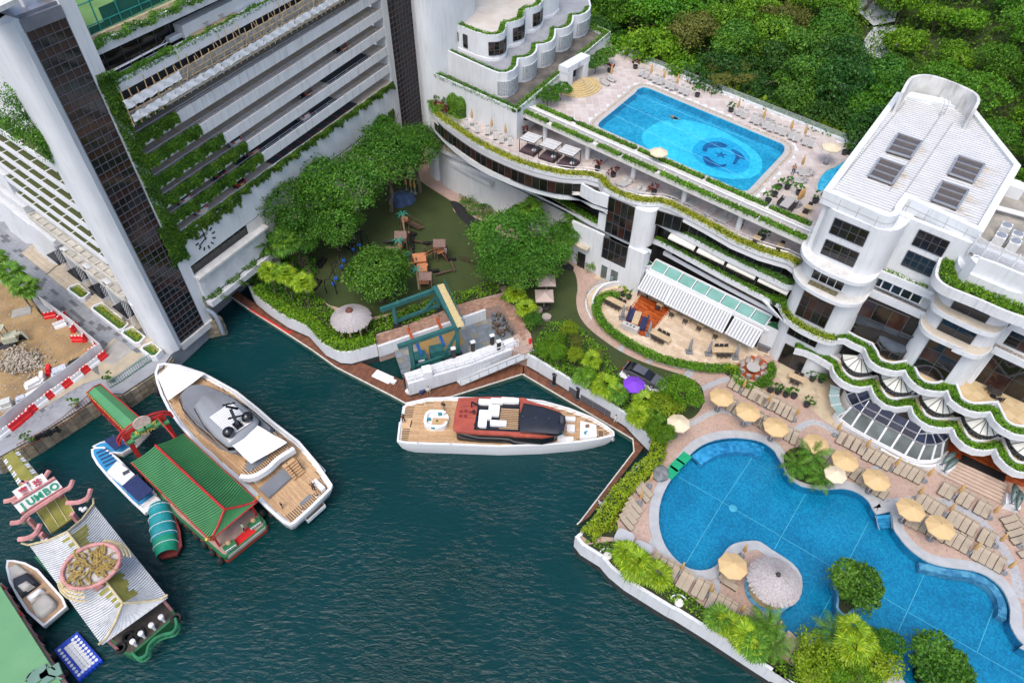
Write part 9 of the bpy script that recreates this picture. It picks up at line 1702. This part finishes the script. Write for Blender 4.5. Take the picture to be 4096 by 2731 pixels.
wsh=mat('cloth_white',(.65,.65,.65),.9); bk2=mat('cloth_black',(.015,.015,.018),.9); khk=mat('cloth_khaki',(.36,.28,.18),.9); blu2=mat('cloth_blue',(.12,.25,.45),.9); brn=mat('cloth_brown',(.1,.05,.03),.9); gry=mat('cloth_grey',(.15,.16,.19),.9)
for t_,u,v,z,rz,lb,a,c in (('f',1248,1185,ZO,-1,'person in white top and khaki trousers on the pontoon by the potted plants',wsh,khk),('f',1352,1290,2.05,-2,'person in black on the aft deck of the red topped yacht near the sofa',bk2,khk),('f',1072,1375,2.05,2.4,'person in brown standing at the stern of the red topped yacht',brn,bk2),('g',800,1380,ZO,2.5,'person in white walking on the pontoon beside the yacht bow',wsh,wsh),('k',668,390,ZO,1,'person in a white vest bending on the narrow pontoon',wsh,bk2),('j',378,445,1.0,0,'person in white polo and dark shorts on the grey yacht swim platform, left',wsh,bk2),('j',472,355,1.0,2,'person in white polo on the grey yacht swim platform, right',wsh,bk2),('j',220,390,2.35,1,'person in dark clothes crouched at the stern corner of the grey yacht',bk2,brn),('j',435,275,2.35,2,'person in brown at the bar counter of the grey yacht',brn,bk2),('d',292,1222,bl+.02,-2,'bather in dark blue shorts walking beside the upper pool',skin,mat('cloth_navy',(.01,.02,.1),.9)),('g',1360,-999,0,0,'',0,0),('g',962,490,CFZ,0,'person in navy under the left awning',MATS['cloth_navy'],brn),('g',1020,520,CFZ,1,'waiter in blue shirt and black trousers on the hardwood stage',blu2,bk2),('f',1365,200,ZL+1.2,-2,'child in white on the pink playground slide',wsh,wsh),('i',1650,545,1.15,1,'person in a pale green shirt on the red carpet of the ferry pier',mat('cloth_mint',(.4,.5,.35),.9),bk2),('e',880,685,ZP+.5,2,'person in grey sitting on the tower steps',gry,gry),('B',1108,1365,19.0,-1,'person in white behind the rail of the vine covered deck',wsh,bk2)):
 if lb: person(q(t_,u,v,z),rz,lb,a,c,1 if u%2 else 0,.72 if 'child' in lb or 'sitting' in lb or 'crouched' in lb else 1)
o=person(q('c',1255,835,18.78),-.5,'swimmer in dark trunks floating in the upper pool',skin,bk2); o.rotation_euler=(PI/2,0,-2.2)
# travel lift, gangway, playground, building site
tlm=mat('lift_teal',(.02,.11,.105),.5,.2,1.5,stain=.5,stsc=(1,1,1)); TZ=7.0
tl=root('travel_lift','teal steel travel lift gantry straddling the boat dock','boat lift',q('f',1200,780,ZL)); Tl=mk(tl)
fa,fb,na,nb=q('f',910,592,TZ),q('f',1300,450,TZ),q('f',1030,848,TZ),q('f',1440,708,TZ); b=B(); b.beam(fa,fb,.45,.6); b.beam(na,nb,.45,.6); Tl('top_beam',b,tlm); b=B().beam(fb+V((-.2,.3,.1)),nb+V((.2,-.3,.1)),.8,.7); Tl('cross_beam',b,tlm)
def foot(p,z=ZL): return V((p.x,p.y,z))
for nm,pp in (('far',(fa.lerp(fb,.22),fb)),('near',(na.lerp(nb,.2),nb))):
 z0=ZL if nm=='far' else 1.35
 for p in pp: Tl('leg',B().beam(foot(p,z0+.9),p,.55,.5),tlm); Tl('wheel',B().loft([[(p.x+.5*cos(a)*.9-d*.3,p.y+.45*cos(a)*.35+d,z0+.5+.5*sin(a)) for a in LS(0,2*PI,14,endpoint=False)] for d in (-.22,.22)]),rubber)
 b=B().beam(foot(pp[0],z0+1.1),foot(pp[1],z0+1.1),.35,.45).beam(foot(pp[1],z0+1.1).lerp(foot(pp[0],z0+1.1),.35),pp[1]-V((0,0,1.2)),.3,.3); Tl('lower_beam',b,tlm)
b=B(); w0,w1=fb+V((.5,.5,.5)),nb+V((.6,-.5,.5)); b.beam(w0,w1,.9,.06); Tl('catwalk',b,mat('catwalk_yellow',(.5,.4,.2),.7,.1,2)); b=B(); [b.beam(w0.lerp(w1,t)+V((.5,0,0)),w0.lerp(w1,t)+V((.5,0,1.1)),.05,.05) for t in LS(0,1,9)]; [b.beam(w0+V((.5,0,h)),w1+V((.5,0,h)),.05,.05) for h in (.55,1.1)]; Tl('catwalk_rail',b,tlm)
P=q('f',1185,930,2.2); b=B().box(P.x,P.y,1.5,1.7,1.5,1.4,.3).box(P.x+2.2,P.y+.6,1.6,1.8,1.3,2.0,.3).box(P.x+1.6,P.y-.4,1.4,2.4,.9,.7,.3); Tl('engine_cabin',b,tlm); Tl('cabin_window',B().box(P.x+.3,P.y-.75,2.2,.8,.1,.5,.3),whitec); b=B(); [b.tube([q('f',u,v,TZ-.4),q('f',u+4,v+40,4.6)],.04,4) for u,v in ((1105,690),(1315,620),(1170,800),(1330,745),(1240,760),(1260,755))]; Tl('hoist_cable',b,black)
for u,v,m in ((1118,760,mat('sling_orange',(.45,.09,.03),.8)),(1318,690,MATS['sling_orange']),(1175,855,mat('sling_blue',(.02,.13,.4),.8)),(1335,800,MATS['sling_blue'])): P=q('f',u,v,4.0); Tl('lifting_sling',B().beam(P+V((-.3,.3,.9)),P+V((.35,-.35,-.9)),.4,.1),m)
gx=root('gangway','white railed pier with a grey aluminium gangway sloping to the pontoon','gangway',q('f',1500,1000,2)); Gx=mk(gx); G0,G1=q('f',1455,1095,1.1),q('f',1925,905,2.6); gq=(q('f',1430,1075,1.1),q('f',1470,1118,1.1),q('g',235,905,3.0),q('g',195,870,3.0)); Gx('gangway_deck',B().add(list(gq)+[p-V((0,0,.15)) for p in gq],[(0,1,2,3),(7,6,5,4),(0,4,5,1),(1,5,6,2),(3,2,6,7)]),mat('grey_alu_deck',(.4,.42,.43),.5,.08,3))
b=B(); [b.beam(gq[i].lerp(gq[j],t),gq[i].lerp(gq[j],t)+V((0,0,1)),.05,.05) for i,j in ((0,3),(1,2)) for t in LS(0,1,9)]; [b.beam(gq[i]+V((0,0,1)),gq[j]+V((0,0,1)),.06,.06) for i,j in ((0,3),(1,2))]; Gx('gangway_rail',b,steel)
pw=[q('f',u,v,ZL) for u,v in ((1075,1035),(1480,905),(1830,782),(1870,840),(1545,975),(1100,1100))]; Gx('pier_slab',B().prism([p.xy for p in pw],1.6,ZL+.05),MATS['stained_parapet']); b=B(); L_=resample([p.xy for p in pw[3:]],1.3); [b.box(p.x,p.y,ZL,.1,.1,1.15) for p in L_]; [b.beam((*a.xy,ZL+h),(*c.xy,ZL+h),.08,.08) for a,c in zip(pw[3:],pw[4:]) for h in (.6,1.15)]; Gx('white_rail',b,whitec); Gx('white_cabinet',B().box(*q('f',1235,1035,3.4).xy,ZL,1.1,1.3,1.3,.3).box(*q('f',1800,840,3.4).xy,ZL,1.2,.9,.9,.3),whitec)
for u in range(7): P=q('f',1310+21*u,1062-7*u,1.9); Gx('fender',B().lathe(P.x,P.y,[(.02,1.35),(.2,1.6),(.2,2.3),(.03,2.55)],8),mat('fender_grey',(.13,.12,.15),.6))
for i,(u,v) in enumerate(((1420,920),(1555,875),(1688,830),(1735,870))): P=q('f',u,v,ZL); t=root('dock_bollard','%s black bollard with a white cap along the white railed pier'%ORD[i],'bollard',P,'dock bollards'); f=mk(t); f('post',B().lathe(P.x,P.y,[(.28,1.5),(.28,ZL+1.6)],10),black); f('cap',B().box(P.x,P.y,ZL+1.6,.6,.5,.12,.4),whitec)
b=B(); g=random.Random(2)
for i in range(46): P=q('f',g.uniform(1690,1830),g.uniform(620,770),1.4); b.box(P.x,P.y,1.33,g.uniform(.3,.7),g.uniform(.2,.4),g.uniform(.3,.9),g.uniform(0,3),i%2)
ob('stacked_stands',b,[mat('stand_grey',(.12,.13,.15),.7,.3,3),mat('stand_brown',(.1,.07,.05),.8,.3,3)],None,label='heap of dark boat stands at the inner corner of the dock',cat='boat stands')
for nm,t_,u,v,sx,sy,h,m,lb in (('deck_mattress','f',925,1055,2.7,1.3,.25,whp,'white mattress lying on the pontoon'),('white_table','f',990,1080,1.1,.6,.45,whp,'white table at the end of the mattress on the pontoon'),('shoe_table','f',1110,1158,1.1,.5,.45,whp,'low white table with shoes on the pontoon'),('cool_box','f',1192,1145,.8,.6,.7,mat('cool_blue',(.02,.04,.12)),'dark blue cool box on the pontoon'),('drum_grill','g',1845,840,1.6,.8,1.0,mat('grill_steel',(.2,.2,.22),.4,.2,2,metal=.6),'steel barbecue grill under the end of the awnings')):
 P=q(t_,u,v,ZO+h if t_=='f' else ZL+h); z=ZO if t_=='f' else ZL+.15; t=root(nm,lb,nm.split('_')[-1],V((P.x,P.y,z))); f=mk(t); f('top',B().prism(rrect(P.x,P.y,sx,sy,.08,-.5),z+h*.6,z+h),m); f('support',B().box(P.x,P.y,z,sx*.8,sy*.8,h*.6,-.5),m)
P=q('f',582,890,1.1); ob('white_buoy',B().ball(P.x,P.y,ZO+.45,.45,12),whp,label='round white buoy beside a black pile on the pontoon',cat='buoy')
# playground
ora=mat('play_orange',(.5,.2,.09),.7,.15,3); brw=mat('play_brown',(.09,.05,.035),.8,.25,4); tur=mat('play_teal',(.02,.2,.14),.6,.1,3); pg2=root('play_structure','orange and brown wooden climbing frame with roofs, bridges and two teal palm posts','playground',q('f',1180,230,ZL)); Pg=mk(pg2)
def plat(u,v,z,sx,sy,rz): P=q('f',u,v,z); Pg('platform',B().box(P.x,P.y,z-.12,sx,sy,.12,rz),ora); b=B(); [b.box(P.x+x*sx/2*cos(rz)-y*sy/2*sin(rz),P.y+x*sx/2*sin(rz)+y*sy/2*cos(rz),ZL,.14,.14,z-ZL+.9) for x in (-1,1) for y in (-1,1)]; Pg('post',b,brw); return P
def hutroof(u,v,z): P=q('f',u,v,z); b=B(); c=.9; b.add([P+V((-c,-c,-.4)),P+V((c,-c,-.4)),P+V((c,c,-.4)),P+V((-c,c,-.4)),P+V((-c,0,.35)),P+V((c,0,.35))],[(0,1,5,4),(2,3,4,5),(1,2,5),(3,0,4)]); [b.beam(P+V((x*.8,y*.8,-.4)),P+V((x*.8,y*.8,-2.4)),.1,.1) for x in (-1,1) for y in (-1,1)]; Pg('shingle_roof',b,mat('shingle',(.17,.11,.09),.9,.3,6,bump=.5,bsc=20))
plat(1180,225,4.6,2.0,2.0,.2); plat(1325,170,4.6,1.7,1.5,.5); plat(1055,100,4.6,1.5,1.6,.2); plat(1200,290,4.2,1.6,2.0,.1); plat(1215,385,4.0,1.6,1.4,0); plat(1080,510-450,4.6,1.2,1.2,0)
for u,v in ((1050,55),(1320,112),(990,165),(1222,340)): hutroof(u,v,6.4)
def bridge(u0,v0,u1,v1,z0,z1,m=ora): 
 a,c=q('f',u0,v0,z0),q('f',u1,v1,z1); b=B(); [b.beam(a.lerp(c,t)+V((0,0,0))-V((.5,.25,0)),a.lerp(c,t)+V((.5,.25,0)),.2,.05) for t in LS(0,1,10)]; Pg('bridge_plank',b,m); b=B(); n=(c-a).cross(V((0,0,1))).normalized()*.5; [b.tube([a+n*s+V((0,0,.8)),c+n*s+V((0,0,.8))],.04,4) for s in (-1,1)]; [b.beam(a.lerp(c,t)+n*s,a.lerp(c,t)+n*s+V((0,0,.8)),.05,.05) for s in (-1,1) for t in LS(0,1,6)]; Pg('bridge_rail',b,brw)
bridge(1230,205,1290,170,4.6,4.6); bridge(1040,160,1055,110,4.0,4.6); bridge(1085,310,1140,260,3.4,4.6); 
a,c=q('f',1335,195,4.4),q('f',1365,230,3.2); Pg('slide',B().beam(a,c,1.4,.12),mat('slide_pink',(.3,.08,.09),.4)); a,c=q('f',1000,105,4.2),q('f',935,115,3.1); Pg('slide',B().beam(a,c,.8,.12),frame)
b=B(); N0,N1,N2=q('f',1030,190,4.6),q('f',1135,190,4.4),q('f',1080,235,3.1); [b.tube([N0.lerp(N1,t),N2.lerp(N0.lerp(N1,t),.2)],.03,4) for t in LS(0,1,9)]; [b.tube([N0.lerp(N2,t),N1.lerp(N2,t)],.03,4) for t in LS(0,.8,6)]; Pg('climbing_net',b,tur)
for u,v in ((1035,110),(1160,310),(1060,-75)):
 P=q('f',u,v,6.6); Pg('palm_post',B().tube([foot(P),P],.14,8),wood1); b=B()
 for k in range(6): a=k*PI/3; d=V((cos(a),sin(a),0)); n=V((-d.y,d.x,0))*.14; b.add([P-n*.4,P+d*.6-n+V((0,0,.2)),P+d*1.15+V((0,0,-.1)),P+d*.6+n+V((0,0,.2)),P+n*.4],[(0,1,2,3,4)])
 Pg('palm_leaf',b,tur)
plat(1075,-40,4.4,1.2,1.2,.3); bridge(1090,-30,1190,20,4.2,3.6,brw)
st_=[(1135,80+16*i) for i in range(7)]+[(1110+10*i,60-6*(i%2)) for i in range(5)]+[(1215+14*i,118+4*(i%3)) for i in range(5)]+[(1385+20*i,232) for i in range(3)]+[(1255,320+14*i) for i in range(4)]+[(1270+18*i,315) for i in range(3)]
for i,(u,v) in enumerate(st_): P=q('f',u,v,ZL+.4); Pg('stepping_stump',B().lathe(P.x,P.y,[(.24,ZL),(.24,ZL+.35+.12*(i%3)),(.2,ZL+.4+.12*(i%3))],10),black)
for i in range(8): P=q('f',1460+16*i,215+5*i,ZL+.9); Pg('balance_post',B().lathe(P.x,P.y,[(.07,ZL),(.07,ZL+1.1)],6),brw)
b=B(); [b.beam(q('f',*a,ZL+.4),q('f',*c,ZL+.4),.25,.15) for a,c in (((1290,345),(1405,315)),((1400,250),(1425,320)),((1145,112),(1205,120)))]; Pg('balance_beam',b,brw)
sw_=root('swing_frame','black arched steel swing frames with blue seats on the dark green play floor','swings',q('f',680,280,ZL)); Sw=mk(sw_); ar=[((540,430),(605,480)),((590,305),(660,380)),((640,185),(720,240)),((785,75),(830,150))]; tops_=[]
for (u0,v0),(u1,v1) in ar: a,c=q('f',u0-5,v0+45,ZL),q('f',u1,v1,ZL); tp_=2.6; P=[a,a+V((0,0,1.8)),a.lerp(c,.25)+V((0,0,tp_)),a.lerp(c,.75)+V((0,0,tp_)),c+V((0,0,1.8)),c]; Sw('arch',B().tube(smoothp(P,3),.08,6),black); tops_.append(a.lerp(c,.5)+V((0,0,tp_)))
b=B(); [b.tube([a,c],.07,6) for a,c in zip(tops_,tops_[1:])]; Sw('swing_bar',b,black)
for i in range(3):
 for t in (.35,.68): P=tops_[i].lerp(tops_[i+1],t); Sw('swing_seat',B().box(P.x,P.y,ZL+.6,.5,.3,.35),mat('swing_blue',(.02,.12,.5))); b=B(); [b.tube([P+V((x,0,0)),V((P.x+x,P.y,ZL+.9))],.015,4) for x in (-.2,.2)]; Sw('swing_chain',b,steel)
for i,(u,v) in enumerate(((500,260),(465,410),(705,130))): P=q('f',u,v,ZL+.4); ob('bench',B().box(P.x,P.y,ZL,.6,2.0,.42,-.3).box(P.x-.3,P.y-.1,ZL+.4,.12,2.0,.45,-.3),black,label='%s dark bench from the left edge of the play floor'%ORD[i],cat='bench')
P=q('b',1050,1380,ZL+.8); g=random.Random(9); b=B(); R_=[[(P.x+1.9*cos(a)*s*(1+.2*sin(3*a)),P.y+1.3*sin(a)*s+.3*sin(5*a)*s,z) for a in LS(0,2*PI,20,endpoint=False)] for z,s in ((ZL,1.15),(ZL+.7,1.0),(ZL+1.5,.8),(ZL+1.7,.35))]; ob('tarpaulin_heap',b.loft(R_),mat('blue_tarpaulin',(.05,.09,.19),.6,.3,1.2,bump=1,bsc=2),None,smooth=25,label='crumpled dark blue tarpaulin over stored things beside the banyans',cat='tarpaulin')
P=q('g',210,805,ZL+.5); ob('fire_hydrant',B().lathe(P.x,P.y,[(.2,ZL),(.14,ZL+.2),(.14,ZL+.7),(.2,ZL+.75),(.05,ZL+.95)],10).box(P.x,P.y,ZL+.5,.5,.16,.16),redp,label='red fire hydrant at the end of the gangway by the lawn',cat='hydrant')
P=q('g',320,570,ZL+.4); ob('round_pouf',B().lathe(P.x,P.y,[(.55,ZL),(.6,ZL+.45),(.5,ZL+.5)],16),dkf,label='dark round table with flowers below the beige parasols',cat='table')
for i,(u,v) in enumerate(((265,585),(325,635))): P=q('g',u,v,ZL+.4); ob('lounge_seat',B().lathe(P.x,P.y,[(.6,ZL),(.65,ZL+.4),(.3,ZL+.35)],14),wc,label='%s curved woven lounge seat at the lawn edge'%('upper','lower')[i],cat='seat')
# building site
WB=[(e,c) for e,c in (((20,1445),0),((105,1385),1),((170,1330),1),((220,1280),1),((285,1230),0),((345,1180),1),((405,1140),0),((470,1095),1),((535,1055),0),((590,1005),1),((650,960),0),((705,915),1),((535,790),1),((345,625),1),((415,690),0),((650,870),1),((430,640),1),((515,710),1),((585,775),1),((660,845),1))]
bar_me=[B().loft([[(x,-.28,0),(x,.28,0),(x,.22,.35),(x,.12,.45),(x,.1,.95),(x,-.1,.95),(x,-.12,.45),(x,-.22,.35)] for x in (-.72,-.7,.7,.72)]).mesh('barrier_body',m,0) for m in (whp,redp)]; ah=yaw(q('e',20,1445,ZP),q('e',705,915,ZP))
for i,(p,c) in enumerate(WB):
 P=q('e',*p,ZP+.5); t=thing('water_barrier','%s plastic water barrier, %s'%('red' if c else 'white',('%s from the lower left along the hoarding'%ORD[i]) if i<12 else '%s of the loose ones behind the hoarding'%ORD[i-12]),'barrier',(P.x,P.y,ZP+.02),ah if i<12 else ah-1.5+.3*i,'plastic water barriers'); link('barrier_body',bar_me[c],t)
 for x in (-.45,0,.45): ob('cap',B().box(x,0,.95,.2,.14,.08),whp if c else mat('cap_grey',(.4,.4,.4)),t)
hz_=[(p,1.0) for p in ((-40,1425),(50,1360),(110,1310),(175,1258),(235,1212),(300,1160),(360,1112),(425,1070),(485,1030),(545,985),(605,938),(665,890),(715,862),(640,800),(565,735),(500,680),(440,640),(370,585),(290,530))]
for i,((a,_),(c,_2)) in enumerate(zip(hz_,hz_[1:])): A_,C_=q('e',*a,ZP+.9),q('e',*c,ZP+.9); ob('hoarding_panel',B().beam(V((A_.x,A_.y,ZP+.95)),V((C_.x,C_.y,ZP+.95)),.06,1.85),mat('hoarding_white',(.55,.56,.56),.5,.06,2,stain=.3),label='%s white hoarding panel from the lower left round the dirt site'%ORD[i],cat='hoarding',group='white hoarding panels')
g=random.Random(5); b=B()
for i in range(900):
 r_=abs(g.gauss(0,1)); P=q('e',150+g.gauss(0,75),960+g.gauss(0,38),ZP); s=g.uniform(.08,.22); h=max(0,.8-.012*abs(P.x-q('e',150,960,ZP).x)**2*8); b.box(P.x,P.y,ZP+h*g.random(),s*1.4,s,s,g.uniform(0,3),i%2)
ob('rubble',b,[mat('rubble_a',(.4,.35,.28),.95,.2,4),mat('rubble_b',(.3,.26,.2),.95,.2,4)],None,kind='stuff'); b=B()
for i in range(1100): P=q('e',g.uniform(-60,600),g.uniform(450,1250),ZP); s=g.uniform(.04,.12); inside(P,site) and b.box(P.x,P.y,ZP,s*1.5,s,s*.7,g.uniform(0,3),i%2)
ob('scattered_stone',b,[MATS['rubble_a'],MATS['rubble_b']],None,kind='stuff')
P=q('e',75,790,ZP+.8); ex=root('mini_excavator','small faded cream tracked excavator on the dirt site','excavator',V((P.x,P.y,ZP))); Ex=mk(ex); exm=mat('excavator_cream',(.38,.38,.28),.6,.2,2)
for s in (-.7,.7): Ex('track',B().beam((P.x-1.0+s*.5,P.y+s,ZP+.3),(P.x+1.1+s*.5,P.y+s,ZP+.3),.4,.6),rubber)
Ex('engine_body',B().box(P.x,P.y,ZP+.6,1.7,1.4,.8,.4),exm); b=B(); [b.beam((P.x-1.0+x,P.y+.2+y,ZP+1.3),(P.x-1.0+x,P.y+.2+y,ZP+2.4),.08,.08) for x in (-.5,.5) for y in (-.5,.5)]; Ex('cab_frame',b,frame); Ex('cab_roof',B().box(P.x-1.0,P.y+.2,ZP+2.4,1.4,1.3,.1,.2),exm); Ex('boom',B().beam((P.x+.5,P.y,ZP+1.2),(P.x+1.6,P.y+.4,ZP+1.7),.25,.3).beam((P.x+1.6,P.y+.4,ZP+1.7),(P.x+2.0,P.y+.3,ZP+.5),.2,.25),exm); Ex('blade',B().box(P.x-.9,P.y-1.2,ZP,2.0,.15,.5,.3),frame)
for i,(u,v,sx,sy,h,rz,m,lb) in enumerate(((150,605,2.4,1.8,.12,.4,conc,'tan board lying on the dirt'),(225,1105,1.8,1.1,.8,.7,whitec,'stack of white window frames by the hoarding'),(215,1180,2.0,.9,.5,.7,whitec,'white panels heaped by the hoarding'),(410,1015,1.9,1.3,.7,.5,mat('striped_sack',(.45,.48,.55),.8,.4,6),'blue striped sacks piled by the hoarding'),(140,1215,1.1,.8,.7,.6,MATS['striped_sack'],'single blue striped sack near the poles'),(520,960,1.6,1.0,.6,.6,black,'black bags and offcuts behind the hoarding'),(290,1060,.5,1.3,1.1,.3,whp,'white barrier standing on end by the rubble'),(335,1010,.5,1.2,1.1,.2,redp,'red barrier standing on end by the rubble'),(40,1250,1.3,1.2,1.2,.4,mat('tank_white',(.5,.5,.47),.5,.1,4),'white caged water tank at the left picture edge'))):
 P=q('e',u,v,ZP+h/2); ob('site_material',B().box(P.x,P.y,ZP,sx,sy,h*.5,rz).box(P.x+.1,P.y+.08,ZP+h*.5,sx*.85,sy*.8,h*.5,rz+.12),m,label=lb,cat='building material')
P=q('e',25,1345,ZP+.6); ob('blue_drum',B().lathe(P.x,P.y,[(.35,ZP),(.35,ZP+.8),(.12,ZP+.95)],10),mat('drum_blue',(.02,.1,.4)),label='blue drum with a yellow lid by the hoarding',cat='drum')
def fence(t,path,z,h,m,label,step=.3): P=xy(qs(t,z,*path)); r_=root('railing',label,'railing',(*P[0],z)); f=mk(r_); b=B(); [b.beam((*p,z),(*p,z+h),.035,.035) for p in resample(P,step)]; f('baluster',b,m,kind='stuff'); b=B(); [b.beam((*a,z+k),(*c,z+k),.06,.06) for a,c in zip(P,P[1:]) for k in (.12,h)]; f('top_rail',b,m)
fence('e',((770,1135),(850,1090),(970,1005),(1095,920)),ZP,1.1,MATS['rail_green'],'green metal railing on the quay between promenade and yacht bow'); fence('e',((150,1568),(300,1490),(470,1375),(640,1225)),ZP,1.1,mat('rust_rail',(.2,.07,.04),.8,.3,4),'rusty brown railing along the old seawall',.35)
for i,(u,v) in enumerate(((300,1465),(360,1440))): P=q('e',u,v,ZP+.5); t=root('motor_scooter','%s black scooter parked against the rusty railing'%('left','right')[i],'scooter',V((P.x,P.y,ZP))); f=mk(t); f('scooter_body',B().beam((P.x-.6,P.y-.35,ZP+.6),(P.x+.6,P.y+.35,ZP+.6),.35,.4).box(P.x-.3,P.y-.2,ZP+.8,.7,.35,.15,.5).beam((P.x+.55,P.y+.3,ZP+.6),(P.x+.65,P.y+.38,ZP+1.1),.1,.3),black); [f('wheel',B().loft([[(P.x+x+.26*cos(a)*.86-d*.5,P.y+x*.55+.26*cos(a)*.5+d,ZP+.28+.26*sin(a)) for a in LS(0,2*PI,10,endpoint=False)] for d in (-.06,.06)]),rubber) for x in (-.6,.6)]
for i,(s,d) in enumerate(((16.6,-2.0),(19.0,-2.0))): p=fp(s,d); place('g',V((p.x,p.y,36.0+.03*s)),PR+.8,'%s white lounge chair on the high tower terrace'%('left','right')[i],'loungers on the tower terrace')
